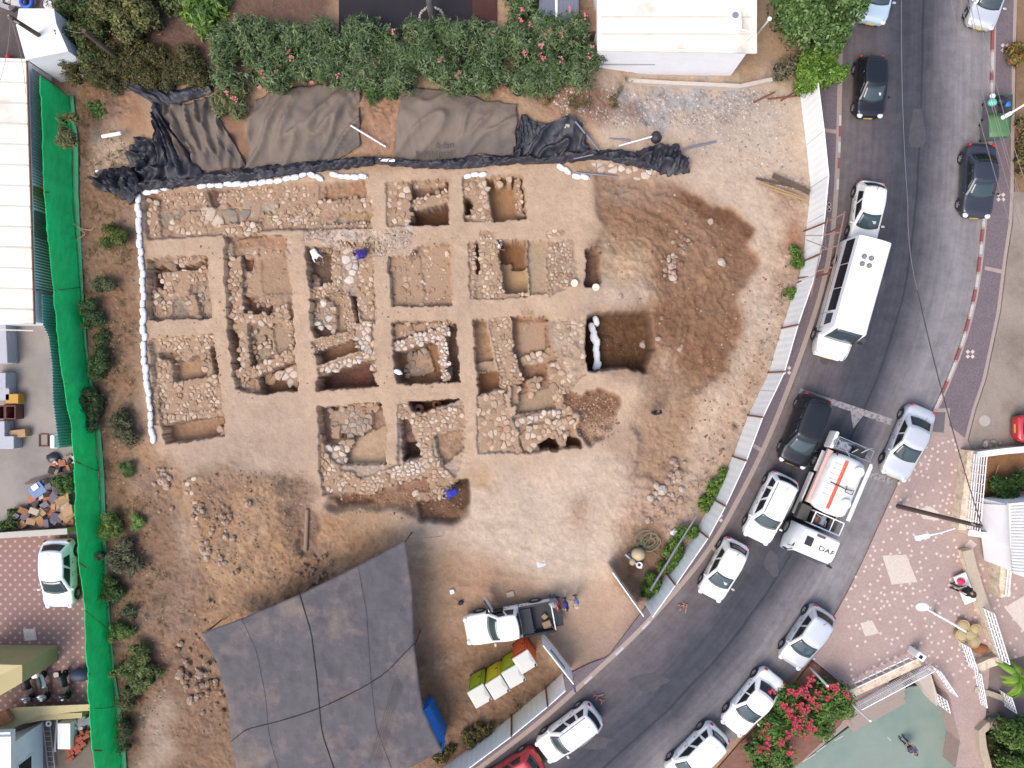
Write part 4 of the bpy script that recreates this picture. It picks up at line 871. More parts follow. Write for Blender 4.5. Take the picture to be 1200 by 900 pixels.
# white house north
t, r = house('white house with stained flat roof beside the gravel corner', 'house', [(700,-60),(887,-60),(887,62),(700,59)], 3.0, mat('stained_roof', (.70,.65,.56), .8, nscale=.6, namt=.1, color2=(.40,.37,.32), c2scale=.5, c2lo=.52, c2hi=.75), WHW, over=.0, name='house')
for o in list(t.children):
    if o.name.startswith('wall'): bpy.data.objects.remove(o)
mb = MB(); mb.prism([P(700,-60,3.0), P(884,-60,3.0), P(876,61,3.0), P(701,59,3.0)], -.1, 2.87); mb.build('wall', WHW, t, world=True)
mb = MB(); mb.box((*P(863,24,3.25),3.2), (.45,.95,.4), .05); mb.cyl((*P(861,19,3.3),3.42), (*P(861,19,3.3),3.44), .18, n=12, mi=1); mb.build('roof_unit', [WHP, MET], t, world=True)
mb = MB(); mb.tube([P3(862,33,3.1), P3(886,38,3.1)], .04); mb.tube([P3(704,57,3.06), P3(860,59,3.06), P3(886,36,3.1)], .035); mb.build('cable', WHP, t, world=True)
for y in (20, 40):
    mb = MB(); a = P(704, y, 3.0); b = P(880, y, 3.0); mb.box(((a[0]+b[0])/2, a[1], 3.006), (b[0]-a[0], .05, .012)); mb.build('roof_joint', mat('joint', (.45,.4,.34), .9), t, world=True)
mb = MB(); a = P(704, 76, 1.5); b = P(768, 77, 1.5); mb.box(((a[0]+b[0])/2, P(700,60,2.99)[1]-.02, 1.4), (b[0]-a[0], .05, .05)); mb.build('wall_ledge', MET, t, world=True)
mb = MB()
pts = [P3(716,93,.35), P3(780,97,.35), P3(868,101,.35), P3(905,93,.35)]
for a, b in zip(pts, pts[1:]): mb.box(((a[0]+b[0])/2, (a[1]+b[1])/2, .15), (math.hypot(b[0]-a[0], b[1]-a[1]), .22, .5), math.atan2(b[1]-a[1], b[0]-a[0]))
props(mb.build('garden_wall', mat('pale_concrete', C(222,210,198), .85, nscale=4, namt=.1)), 'low pale concrete kerb wall in front of the white house', 'wall')
# grey corrugated roof + brown one
t, r = house('grey corrugated lean-to roof with a white ridge strip', 'shed', [(632,-60),(678,-60),(678,36),(632,30)], 2.4, mat('grey_sheet', C(140,142,158), .6, .2, nscale=2, namt=.08), DWOOD, name='shed')
mb = MB(); a = P(652,-60,2.45); b = P(652,32,2.45); mb.box((a[0], (a[1]+b[1])/2, 2.43), (.13, a[1]-b[1], .04)); mb.build('ridge_strip', WHP, t, world=True)
mb = MB()
for k in range(11):
    a = P(634+k*4.2, -60, 2.42); b = P(634+k*4.2, 31, 2.42); mb.box((a[0], (a[1]+b[1])/2, 2.41), (.04, a[1]-b[1], .03))
mb.build('corrugation', mat('grey_sheet', C(1,1,1)), t, world=True)
t, r = house('narrow brown roof between the grey shed and the white house', 'shed', [(679,12),(699,12),(699,36),(679,36)], 2.2, mat('brown_roof', C(146,112,86), .8, nscale=3, namt=.15), DWOOD, name='shed')
# ---------------- green shade net fence
def cloth(top, bot, nu, nv, m, name, label, cat, group=None, bulge=0, wr=.06, fu=20, fv=3, seed=0, thick=.02, terrain=False, parent=None, noise_s=1.0, fold=0.0):
    a = resample(top, nu); b = resample(bot, nu); r = random.Random(seed); V = []
    for i in range(nu):
        for j in range(nv):
            t = j/(nv-1); p = a[i]*(1-t)+b[i]*t; u = i/(nu-1)
            w_ = wr*(mnoise.noise((u*fu+seed*3.1, t*fv, seed))+.5*mnoise.noise((u*fu*2.3, t*fv*2.1+seed, 5)))+ bulge*math.sin(math.pi*t)
            if fold: w_ += fold*abs(mnoise.noise((u*fu*.8+t*2.2, t*fv*.5+seed, 9)))
            V.append((p[0], p[1], p[2]+w_*(.3+.7*math.sin(math.pi*min(max(t, .06), .94)))))
    Q = [(i*nv+j, i*nv+j+1, (i+1)*nv+j+1, (i+1)*nv+j) for i in range(nu-1) for j in range(nv-1)]
    V = np.array(V); c = V.mean(0) if parent is None else np.array(parent.location)
    if parent is None: c[2] = V[:, 2].min()
    o = arr_mesh(name, V, Q, m, smooth=True, parent=parent, loc=c)
    md = o.modifiers.new('solid', 'SOLIDIFY'); md.thickness = thick; md.offset = 0
    if label: props(o, label, cat, group)
    return o
NETG = mat('green_shade_net', (.02,.80,.25), .65, nscale=4, namt=.22, stretch=(3,.25,.4), trans=.3, color2=(.03,.60,.17), c2scale=.5, c2lo=.45, c2hi=.8, bump=.02, bscale=6)
NETG2 = mat('pale_green_net', (.10,.45,.22), .65, nscale=3, namt=.12, trans=.3)
gb = [(81,112),(85,170),(85,225),(90,290),(94,340),(99,410),(104,450),(111,500),(115,555),(118,610),(122,680),(127,740),(131,790),(136,830),(140,880),(144,930)]
gtop = [(47,88),(49,150),(51,225),(57,290),(62,340),(69,410),(74,450),(83,500),(87,540),(88,590),(92,660),(100,715),(102,790),(104,830),(109,880),(113,930)]
t = thing('shade_net_fence', 'bright green shade net fence running down the west side of the site', 'fence', (*P(110,500), -.1))
top3 = []
for i, ((bx, by), (tx, ty)) in enumerate(zip(gb, gtop)):
    wx, wy = P(bx, by, 0); h = 1.9; k = (CAMH-h)/840
    x, y = P(tx, ty, h); top3.append((x, y, h))
bot3 = [(*P(bx, by, .05), .05) for bx, by in gb]
cloth(top3, bot3, 220, 26, NETG, 'net', None, None, wr=.0, fu=30, fv=1.2, seed=2, parent=t, bulge=.1)
o = t.children[0]; v = o.data.vertices
for q in v:   # soft vertical folds
    q.co.x += .10*mnoise.noise((q.co.y*.9, q.co.z*.25, 3))+.05*mnoise.noise((q.co.y*3, q.co.z*.4, 8))
mb = MB()
for i in range(0, len(gb)-1, 2):
    x, y = P(*gb[i], 0); mb.cyl((x-.12, y, -.1), (top3[i][0]+.05, top3[i][1], 1.88), .035, n=6)
mb.build('post', RUST, t, world=True)
for i in (4, 8, 11, 13):
    mb = MB(); a_, b_ = top3[i], bot3[i]; mb.tube([(a_[0]-.02, a_[1], a_[2]+.02), ((a_[0]+b_[0])/2+.12, (a_[1]+b_[1])/2+.05, (a_[2]+b_[2])/2+.12), (b_[0]+.06, b_[1]+.15, .12)], .018, 5); mb.build('tie_rope', mat('tie_dark', (.03,.08,.04), .8), t, world=True)
hem = [(p[0]+.03, p[1], .06) for p in bot3]; hem2 = [(p[0]+.28+.1*math.sin(i), p[1], .10) for i, p in enumerate(bot3)]
cloth(hem, hem2, 120, 4, NETG2, 'hem', None, None, wr=.05, fu=40, seed=5, parent=t)
# sheet fence behind the net (clear panels then teal corrugated)
def sheet_fence(line, z0, z1, m, name, label, cat='fence', amp=.03, per=.16, posts=None, postm=None):
    """corrugated sheet wall along a world polyline"""
    P_ = np.array(line, dtype=float); L_ = np.r_[0, np.cumsum(np.linalg.norm(np.diff(P_, axis=0), axis=1))][-1]; n = max(8, int(L_/per*4)); a = resample(P_, n)
    tg = np.gradient(a, axis=0); nn = np.stack([-tg[:,1], tg[:,0]], 1); nn /= np.linalg.norm(nn, axis=1)[:,None]
    o_ = a+nn*(amp*np.sign(np.sin(np.arange(n)*math.pi/2+.7)))[:,None]
    t = thing(name, label, cat, (float(a[:,0].mean()), float(a[:,1].mean()), z0)); mb = MB()
    mb.grid([[(x, y, z0) for x, y in o_], [(x, y, z1) for x, y in o_]]); o = mb.build('sheet', m, t, world=True); md = o.modifiers.new('s', 'SOLIDIFY'); md.thickness = .01
    return t
TEAL = mat('teal_sheet', C(140,196,194), .5, nscale=1.5, namt=.12); CLR = mat('clear_sheet', C(176,186,192), .4, nscale=1.5, namt=.15); OLV = mat('olive_sheet', C(150,152,96), .6, nscale=2, namt=.1)
sheet_fence([P(49,345,2.0),P(50,380,2.0),P(57,395,2.0),P(61,430,2.0),P(62,470,2.0),P(69,525,2.0)], -.1, 2.0, TEAL, 'corrugated_fence', 'teal corrugated sheet fence behind the green net')
sheet_fence([P(37,80,2.0),P(38,215,2.0)], -.1, 2.0, CLR, 'corrugated_fence', 'translucent grey sheet fence beside the white corrugated roof', amp=.02)
sheet_fence([P(39,217,2.0),P(39,244,2.0)], -.1, 2.0, OLV, 'corrugated_fence', 'short olive sheet panel between the white roof and the net', amp=.02)
sheet_fence([P(40,246,2.0),P(41,340,2.0),P(50,342,2.0)], -.1, 2.0, mat('grey_green_sheet', C(120,136,126), .5, nscale=1.5, namt=.2), 'corrugated_fence', 'grey green translucent sheet fence north of the teal one', amp=.02)
# ---------------- white hoarding along the street
HOAR = mat('white_hoarding', (.80,.83,.84), .45, nscale=.8, namt=.05)
def hoarding(line_px, label, name='hoarding', h=2.4, brace=None):
    ln = [P(x, y) for x, y in line_px]; c = cen(ln); t = thing(name, label, 'fence', (c[0], c[1], -.1))
    for (a, b) in zip(ln, ln[1:]):
        d = np.array(b)-np.array(a); L_ = np.linalg.norm(d); d /= L_; nx, ny = -d[1], d[0]; n = max(6, int(L_/.1)); mb = MB(); row = []
        for i in range(n+1):
            s = i/n*(L_-.03); of = .004*(1 if (i//2) % 2 else -1); row.append((a[0]+d[0]*s+nx*of, a[1]+d[1]*s+ny*of))
        mb.grid([[(x, y, -.05) for x, y in row], [(x, y, h) for x, y in row]]); o = mb.build('panel', HOAR, t, world=True); md = o.modifiers.new('s', 'SOLIDIFY'); md.thickness = .012
    for i, a in enumerate(ln):
        if brace and i in brace:
            j = min(i, len(ln)-2); d = np.array(ln[j+1])-np.array(ln[j]); d /= np.linalg.norm(d); nx, ny = (-d[1], d[0])
            if nx*a[0]+ny*a[1] > 0: nx, ny = -nx, -ny
            mb = MB(); mb.cyl((a[0]+nx*.06, a[1]+ny*.06, -.1), (a[0]+nx*.06, a[1]+ny*.06, h+.15), .05, n=6); mb.build('post', RUST, t, world=True)
    mb = MB()
    for a, b in zip(ln, ln[1:]): mb.cyl((*a, h), (*b, h), .03, n=6)
    mb.build('top_rail', HOAR, t, world=True)
    return t
hoarding(FB, 'long white corrugated hoarding between the excavation and the curved street', brace=[4,6,7,9,10,11,12,13])
hoarding(FB2, 'white ribbed hoarding beside the portable toilets at the south', brace=[1,2])
# site gates
def gate(label, a, b, h=2.1):
    A = P(*a); B = P(*b); t = thing('site_gate', label, 'gate', (*A, 0)); d = np.array(B)-np.array(A); L_ = np.linalg.norm(d); rz = math.atan2(d[1], d[0]); m_ = (np.array(A)+np.array(B))/2
    mb = MB(); mb.box((m_[0], m_[1], h/2+.1), (L_, .03, h-.1), rz); mb.build('panel', HOAR, t, world=True)
    mb = MB()
    for z in (.12, h+.08): mb.box((m_[0], m_[1], z), (L_+.06, .06, .06), rz)
    for q in (A, B): mb.box((q[0], q[1], h/2+.1), (.06, .06, h), rz)
    mb.build('frame', WHP, t, world=True)
    n_ = np.array([-d[1], d[0]])/L_; mb = MB()
    if n_ @ m_ > 0: n_ = -n_
    for z in (1.25, 1.5): mb.box((m_[0]+n_[0]*.03, m_[1]+n_[1]*.03, z), (L_*.5, .02, .05), rz)
    mb.build('slot', BLK, t, world=True)
gate('open white site gate leaf beside the orange toilet', (635,741), (668,783)); gate('open white site gate leaf seen edge-on by the weedy corner', (712,660), (746,708))
# leaning steel pipe along the hoarding
mb = MB(); mb.tube([P3(762,692,1.0), P3(785,655,1.0), P3(792,643,1.0)], .07, 8); mb.tube([P3(792,643,1.0), P3(816,605,1.0)], .06, 8)
o = mb.build('steel_pipe', PIPE); props(o, 'long grey steel pipe resting on the creeper beside the hoarding', 'pipe')
# brown scaffold frame standing over the pavement by the bus
t = thing('scaffold_frame', 'rusty scaffold frame standing over the pavement next to the white bus', 'scaffold', (*P(965,300), .1))
mb = MB(); hs = 3.4
for a, b in [((942,271),(972,259)),((946,285),(987,265)),((935,331),(972,320)),((936,326),(968,321))]: mb.cyl(P3(*a, .1), P3(*b, hs), .05, n=6)
mb.build('post', RUST, t, world=True)
mb = MB()
for a, b in [((990,248),(970,346)),((970,256),(950,348)),((972,258),(990,250)),((963,293),(981,288)),((957,318),(975,313)),((966,275),(986,272))]: mb.tube([P3(*a, hs), P3(*b, hs)], .035)
mb.build('rail', mat('pale_rust', C(172,134,118), .8), t, world=True)
mb = MB()
for a, b in [((968,261),(967,292)),((945,276),(967,276)),((945,281),(968,290))]: mb.tube([P3(*a, 1.2), P3(*b, hs)], .025)
mb.build('brace', MET, t, world=True)
# ---------------- large grey shade sheet in the south
NETK = mat('grey_shade_sheet', C(99,95,100), .8, nscale=1.6, namt=.2, color2=C(148,130,116), c2scale=.4, c2lo=.5, c2hi=.82, bump=.05, bscale=2.2)
def coons(T, B, L_, Rr, n, m):
    T = resample(T, n); B = resample(B, n); L_ = resample(L_, m); Rr = resample(Rr, m); out = np.zeros((n, m, 2))
    for i in range(n):
        u = i/(n-1)
        for j in range(m):
            v = j/(m-1); out[i, j] = (1-v)*T[i]+v*B[i]+(1-u)*L_[j]+u*Rr[j]-((1-u)*(1-v)*T[0]+u*(1-v)*T[-1]+(1-u)*v*B[0]+u*v*B[-1])
    return out
G = coons([(236,742),(290,722),(350,697),(410,668),(475,633)], [(282,925),(300,910),(400,905),(480,900),(518,879)], [(236,742),(256,780),(268,830),(271,872),(282,925)], [(475,633),(483,690),(486,760),(495,830),(518,879)], 70, 70)
t = thing('shade_net', 'large grey shade net stretched over ropes in the south of the site', 'shade net', (*P(380,780), 0))
V = []
def netz(u, v):
    z = 2.55+.25*math.sin(math.pi*u)*math.sin(math.pi*v)
    z -= .16*math.exp(-((u-.48+.04*v)**2)/.0006)*0+.10*abs(math.sin(2*math.pi*(u)))**.6*0
    z += .10*(min(abs(u-.47)/.47, 1)**.7-1)*-1 + .10*(1-min(abs(v-.62)/.5, 1)**.7)
    return z+.10*mnoise.noise((u*7, v*3, 1))+.06*mnoise.noise((u*5+v*9, v*3-u*4, 4))+.05*(1-abs(2*mnoise.noise((u*12, v*5+u*6, 2))))**2+.02*mnoise.noise((u*40, v*30, 3))
n_ = 70
for i in range(n_):
    for j in range(n_):
        z = netz(i/69, j/69); V.append(P3(G[i,j,0], G[i,j,1], z))
o = arr_mesh('net', V, [(i*n_+j, i*n_+j+1, (i+1)*n_+j+1, (i+1)*n_+j) for i in range(n_-1) for j in range(n_-1)], NETK, smooth=True, parent=t, loc=tuple(t.location)); md = o.modifiers.new('s', 'SOLIDIFY'); md.thickness = .015
def seam(us, vs, r=.022, nm='rope'):
    mb = MB(); pts = []
    for u, v in zip(us, vs):
        gi, gj = min(u, 1)*69, min(v, 1)*69; i, j = int(min(gi, 68)), int(min(gj, 68)); p = G[i,j]+(G[i+1,j]-G[i,j])*(gi-i)+(G[i,j+1]-G[i,j])*(gj-j); z = netz(u, v)+.03; pts.append(P3(p[0], p[1], z))
    mb.tube(pts, r, 6); mb.build(nm, mat('black_rope', (.015,.015,.018), .8), t, world=True)
k = np.linspace(0, 1, 26); seam(.47+.0*k, k); seam(k, .70-.22*k+.04*np.sin(k*3.1))
seam(.19+.02*k, k, .008, 'stitching'); seam(.76-.02*k, k, .008, 'stitching')
mb = MB()
for k in range(5): mb.tube([P3(463+k*2, 795+k*2, 2.86), P3(432+k*3, 893, 2.82)], .015, 5)
mb.build('crease', NETK, t, world=True)
for px, py, h_ in [(238,744,2.5),(352,699,2.5),(475,635,2.5),(486,757,2.5),(516,878,2.5),(272,870,2.5),(381,818,2.65)]:
    mb = MB(); x, y = P(px, py, h_); mb.cyl((x, y, -.1), (x, y, h_), .045, n=6); mb.build('pole', RUST, t, world=True)
for a, b in [((475,633),(520,628)),((485,758),(502,740)),((236,742),(268,722))]:
    mb = MB(); mb.tube([P3(*a, 2.4), P3(*b, .1)], .018); mb.build('guy_rope', mat('pale_rope', C(170,150,126), .9), t, world=True)
# ---------------- tarpaulins on the northern bank
TB = mat('brown_tarp', C(132,118,106), .75, nscale=1.0, namt=.12, color2=C(92,86,86), c2scale=.5, c2lo=.5, c2hi=.7, bump=.02, bscale=3)
TK = mat('black_tarp', C(52,54,66), .55, nscale=1.5, namt=.25, color2=C(74,72,78), c2scale=1.2, c2lo=.45, c2hi=.65, bump=.03, bscale=5)
def tarp(label, top, bot, m, off=.12, wr=.12, fu=8, fv=4, seed=0, bulge=.05, name='tarpaulin', group=None, nu=70, nv=34, fold=.15):
    T = [(*P(x, y, tz(x, y)+off), tz(x, y)+off) for x, y in resample(top, 20)]; B = [(*P(x, y, tz(x, y)+off*.6), tz(x, y)+off*.6) for x, y in resample(bot, 20)]
    o = cloth(T, B, nu, nv, m, name, label, 'tarpaulin', group, bulge=0, wr=0, fu=fu, fv=fv, seed=seed, fold=0)
    lz = o.location.z; r_ = o.data.vertices
    for idx, q in enumerate(r_):
        i, j = divmod(idx, nv); u, v = i/(nu-1), j/(nv-1); e = math.sin(math.pi*v)
        wx_, wy_ = q.co.x+o.location.x, q.co.y+o.location.y
        w_ = wr*(mnoise.noise((u*fu+seed*3.1, v*fv, seed))+.5*mnoise.noise((u*fu*2.3, v*fv*2.1+seed, 5)))*.6
        w_ += fold*2.4*(1-abs(2*mnoise.noise((u*fu*.8+v*2.2, v*fv*.4+seed, 9))))**3
        q.co.z = tzw(wx_, wy_)+off+w_*(.4+.6*e)+bulge*e-lz
        q.co.x += wr*.6*mnoise.noise((u*fu*1.5, v*fv, 31+seed)); q.co.y += wr*.6*mnoise.noise((u*fu*1.5, v*fv, 57+seed))
    return o
tarp('brown tarpaulin with a dark blue upper edge over the bank at the north west', [(180,120),(215,124),(248,112)], [(210,197),(250,201),(288,196)], TB, seed=1, wr=.2, fu=7, fold=.25)
tarp('dark blue fold of tarpaulin under the clipped hedge', [(128,92),(160,98),(205,106),(250,98)], [(180,122),(200,126),(225,118),(249,110)], TK, seed=4, wr=.12, nv=12, bulge=.12)
tarp('crumpled grey black tarpaulin heaped at the north west corner', [(163,160),(172,162),(180,175),(178,124),(184,122)], [(148,180),(165,222),(205,222),(240,205),(232,195)], TK, seed=6, wr=.3, fu=9, fold=.35, bulge=.15)
tarp('black bundled end of the tarpaulin roll by the sandbag corner', [(117,205),(130,199),(148,196),(166,200)], [(116,222),(130,226),(155,240),(170,222)], TK, seed=8, wr=.3, fu=8, fold=.4, bulge=.3, nu=40, nv=20)
tarp('wide brown tarpaulin hanging below the oleander hedge', [(300,118),(330,104),(380,100),(424,100)], [(288,200),(330,198),(380,194),(402,185),(422,172)], TB, seed=11, wr=.18, fu=6, fold=.2)
tarp('brown tarpaulin with faded hand writing on its lower hem', [(472,100),(500,104),(530,106),(570,118),(606,122)], [(462,186),(500,192),(540,188),(560,180),(604,184)], TB, seed=13, wr=.12, fu=6, fold=.12)
tarp('black tarpaulin peak at the east end of the bank', [(606,170),(612,140),(640,145),(668,136),(682,144)], [(600,190),(620,192),(650,190),(672,186),(690,178)], TK, seed=17, wr=.15, fu=6, fold=.25, off=.2)
tarp('small black flap standing beside the eastern tarpaulin', [(604,158),(612,133),(622,140)], [(600,186),(612,180),(636,152)], TK, seed=19, wr=.12, fold=.2, nu=24, nv=18)
tarp('long rolled black tarpaulin along the north rim, western half', [(165,212),(230,205),(300,196),(360,190),(410,186),(440,184)], [(168,224),(235,217),(300,211),(360,203),(410,198),(440,194)], TK, seed=21, wr=.16, fu=30, fold=.2, bulge=.3, nu=160, nv=14, off=.08)
tarp('long rolled black tarpaulin along the north rim, eastern half', [(438,184),(500,190),(560,182),(620,184),(680,176),(730,176),(760,184)], [(438,193),(480,197),(540,199),(600,193),(660,192),(700,186),(762,200)], TK, seed=23, wr=.14, fu=34, fold=.2, bulge=.28, nu=170, nv=14, off=.08)
tarp('bulky black tarpaulin bundle at the east end of the roll', [(745,178),(768,170),(790,172),(803,186)], [(748,192),(768,202),(785,207),(806,203)], TK, seed=25, wr=.25, fu=9, fold=.3, bulge=.45, nu=50, nv=24, off=.1)
def stub(label, px, py, r):
    mb = MB(); z = tz(px, py); x, y = P(px, py, z)
    mb.sphere((x, y, z+r*.6), (r, r*1.1, r*.9), 12, 8); mb.v = [(a+.25*r*mnoise.noise((a*4, b*4, c*4)), b+.25*r*mnoise.noise((a*4+9, b*4, c*4)), c) for a, b, c in mb.v]
    props(mb.build('tarpaulin_knot', TK, smooth=True), label, 'tarpaulin')
stub('knotted black tarpaulin end at the tip of the white pole', 768, 162, .32); stub('small black tarpaulin knot gripping the grey pipe', 790, 176, .3)
# writing on the tarpaulin
INK = mat('charcoal_marker', (.06,.055,.06), .9)
def text(s, size, loc, rz, m, name, label=None, cat=None, parent=None, rx=0, ex=.004, ry=0):
    cu = bpy.data.curves.new(name, 'FONT'); cu.body = s; cu.size = size; cu.extrude = ex; cu.align_x = 'CENTER'; cu.align_y = 'CENTER'
    tmp = bpy.data.objects.new(name+'_tmp', cu); COL.objects.link(tmp); bpy.context.view_layer.update()
    me = bpy.data.meshes.new_from_object(tmp.evaluated_get(bpy.context.evaluated_depsgraph_get())); bpy.data.objects.remove(tmp)
    me.name = name; me.materials.clear(); me.materials.append(m)
    o = bpy.data.objects.new(name, me); COL.objects.link(o); o.location = loc; o.rotation_euler = (rx, ry, rz); o.parent = parent
    if label: props(o, label, cat)
    return o
o = text('Adan', .55, (*P(521,171,.75), .80), R(6), INK, 'handwriting', 'faded word Adan hand written on the brown tarpaulin', 'writing', rx=R(20))
o = text('JoHelmel', .6, (*P(509,181,.6), .62), R(2), INK, 'handwriting', 'second faded hand written line on the tarpaulin hem', 'writing', rx=R(20))
# poles lying about the tarpaulins
for i, (a, b, za, zb_, r, m_, lab) in enumerate([((674,142),(702,176),1.0,.5,.06,PIPE,'pale steel pole lying over the black tarpaulin peak'), ((690,160),(738,164),.15,.15,.06,PIPE,'grey blue pole on the pale ground north of the roll'), ((725,171),(764,160),.2,.3,.05,WHP,'white pole ending in the knotted tarpaulin'),
    ((796,176),(839,166),.3,.12,.07,PIPE,'grey pipe pointing east from the tarpaulin bundle'), ((672,186),(700,180),.5,.5,.05,PIPE,'short pale pole resting on the tarpaulin roll'), ((675,202),(724,207),.2,.12,.05,PIPE,'thin steel pole beside the scattered sandbags'), ((411,147),(452,172),.9,.4,.05,WHP,'white pole across the gap between two brown tarpaulins'),
    ((444,187),(463,188),.5,.5,.09,WHP,'short white plastic tube on the tarpaulin roll'), ((120,160),(142,156),1.1,1.1,.1,WHP,'short white plank on the brown bank'), ((114,200),(117,208),.2,.2,.12,WHP,'white block beside the bundled tarpaulin'), ((690,105),(691,130),1.0,.8,.04,DWOOD,'thin stick leaning on the bank by the rubble')]):
    mb = MB(); mb.tube([P3(*a, za+tz(*a)*.5), P3(*b, zb_+tz(*b)*.5)], r, 8); props(mb.build('pole', m_), lab, 'pole')
# ================================================================== VEHICLES
PW = mat('white_car_paint', (.80,.80,.79), .35, coat=.5); PW2 = mat('ivory_car_paint', (.66,.65,.61), .38, coat=.4); PS = mat('silver_car_paint', (.56,.58,.61), .35, .35, coat=.5); PK = mat('black_car_paint', (.010,.011,.015), .3, coat=.35, spec=.4)
PG = mat('dark_grey_car_paint', (.035,.04,.055), .32, .2, coat=.35); PR = mat('red_car_paint', (.42,.02,.03), .35, coat=.6); PB = mat('pale_blue_car_paint', (.46,.58,.68), .35, .2, coat=.5)
GLS = mat('car_glass', (.035,.055,.062), .1, coat=.3, spec=.7); GLD = mat('tinted_car_glass', (.012,.014,.016), .15, spec=.6); TYR = mat('tyre_rubber', (.018,.018,.02), .8); RIM = mat('wheel_rim', (.38,.39,.41), .4, .6)
TRM = mat('black_trim', (.02,.02,.022), .55); LMP = mat('headlight_lens', (.62,.66,.7), .12, coat=.5); TLR = mat('tail_light_lens', (.42,.02,.025), .25); PLT = mat('yellow_plate', (.62,.47,.05), .5)
SEAM_ = mat('panel_gap', (.05,.05,.055), .7); CHR = mat('chrome', (.6,.6,.6), .2, .9); BED = mat('bed_liner', (.025,.028,.033), .75, nscale=6, namt=.2)
def wheel(t, x, y, r=.32, w_=.21, side=1):
    mb = MB(); pr = [(r*.62, 0), (r*.9, .0), (r, .04), (r, w_-.04), (r*.9, w_), (r*.62, w_)]; n = 20; vs = []
    for k in range(n):
        a = 2*math.pi*k/n
        for rr_, d in pr: vs.append((x+rr_*math.cos(a), y-side*d, r+rr_*math.sin(a)))
    m_ = len(pr); fs = [(i*m_+j, i*m_+j+1, ((i+1)%n)*m_+j+1, ((i+1)%n)*m_+j) for i in range(n) for j in range(m_-1)]
    if side < 0: fs = [f[::-1] for f in fs]
    mb.add(vs, fs); w = mb.build('wheel', TYR, t, smooth=True)
    mb = MB(); mb.cyl((x, y-side*.10, r), (x, y-side*.015, r), r*.64, r*.60, 18, 0)
    for k in range(5):
        a = 2*math.pi*k/5; mb.box((x+math.cos(a)*r*.36, y-side*.008, r+math.sin(a)*r*.36), (r*.5, .02, .05), 0, 0, 0, -a)
    mb.cyl((x, y-side*.02, r), (x, y+side*.005, r), .06, .05, 10)
    mb.build('rim', RIM, w)
CARS = {
 'hatch': dict(L=3.9, W=1.70, H=1.48, belt=.93, hood=.80, nose=.60, tail=.90, g=(.27,.05,-.36,-.455), wins=((.06,.46),(.50,.80)), rack=False),
 'sedan': dict(L=4.5, W=1.76, H=1.44, belt=.92, hood=.78, nose=.58, tail=.94, g=(.24,.05,-.20,-.36), wins=((.06,.45),(.49,.86)), rack=False),
 'suv': dict(L=4.4, W=1.82, H=1.68, belt=1.05, hood=.96, nose=.70, tail=1.0, g=(.27,.11,-.40,-.465), wins=((.07,.38),(.42,.68),(.72,.93)), rack=True),
 'mpv': dict(L=4.3, W=1.80, H=1.62, belt=1.0, hood=.88, nose=.66, tail=.98, g=(.33,.12,-.40,-.46), wins=((.10,.42),(.46,.72),(.76,.93)), rack=False),
}
def car_shell(t, d, paint, pickup=None):
    L, W, H = d['L'], d['W'], d['H']; n = 30; rows = []
    gb_, gt, gr, ge = [v*L for v in d['g']]
    def ztop(u):  # u in -.5...5
        x = u*L
        if x > gb_: s = (x-gb_)/(L/2-gb_); z = d['hood']+(d['belt']-.03-d['hood'])*(1-s)**1.2-max(0, s-.78)*1.0*(d['hood']-d['nose'])/.22*.9
        elif x > ge: z = d['belt']
        else: s = (ge-x)/(L/2+ge+1e-6); z = d['belt']-.03-(d['belt']-d['tail'])*s-max(0, s-.6)*.35
        return z
    for i in range(n):
        q = -1+2*i/(n-1); u = .5*math.copysign(1-(1-abs(q))**1.25, q); e = max(0, (abs(u)-.36)/.14); hw = W/2*(1-.24*e**2.6); x = u*L
        if abs(q) == 1: hw = W/2*.66
        zt = ztop(u); zb = .24+.10*e**2; zm = min(.62, zt-.12)
        half = [(hw*.92, zb), (hw*.985, zb+.10), (hw, zm), (hw*.985, zt-.09), (hw*.93, zt-.025), (hw*.80, zt), (hw*.4, zt+.022), (0, zt+.028)]
        rows.append([(x, y, z) for y, z in half]+[(x, -y, z) for y, z in half[-2::-1]])
    mb = MB(); mb.grid(rows, flip=True); m_ = len(rows[0])
    mb.f.append(tuple(range(m_))[::-1] if False else tuple((0)*m_+j for j in range(m_))); mb.m.append(0); mb.f.append(tuple((n-1)*m_+j for j in range(m_-1, -1, -1))); mb.m.append(0)
    b = mb.build('body', paint, t, smooth=True)
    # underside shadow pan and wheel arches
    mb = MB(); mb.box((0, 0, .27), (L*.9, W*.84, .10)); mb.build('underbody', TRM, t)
    for sx in (1, -1):
        for sy in (1, -1):
            x = sx*L*.5-sx*L*(.185 if sx > 0 else .175); mb = MB(); rr_ = .385; pts = [(x+rr_*math.cos(a), sy*(W/2+.004), .31+rr_*math.sin(a)) for a in np.linspace(-.2, math.pi+.2, 15)]
            pt2 = [(p[0], sy*(W/2-.25), p[2]) for p in pts]; c0 = (x, sy*(W/2+.004), .31); vs = pts+pt2+[c0]
            k = len(pts); fs = [(i, i+1, 2*k) for i in range(k-1)]+[(i, i+1, k+i+1, k+i) for i in range(k-1)]
            mb.add(vs, fs); mb.build('wheel_arch', TRM, t)
            wheel(t, x, sy*(W/2+.015), .31, .2, sy)
    return b
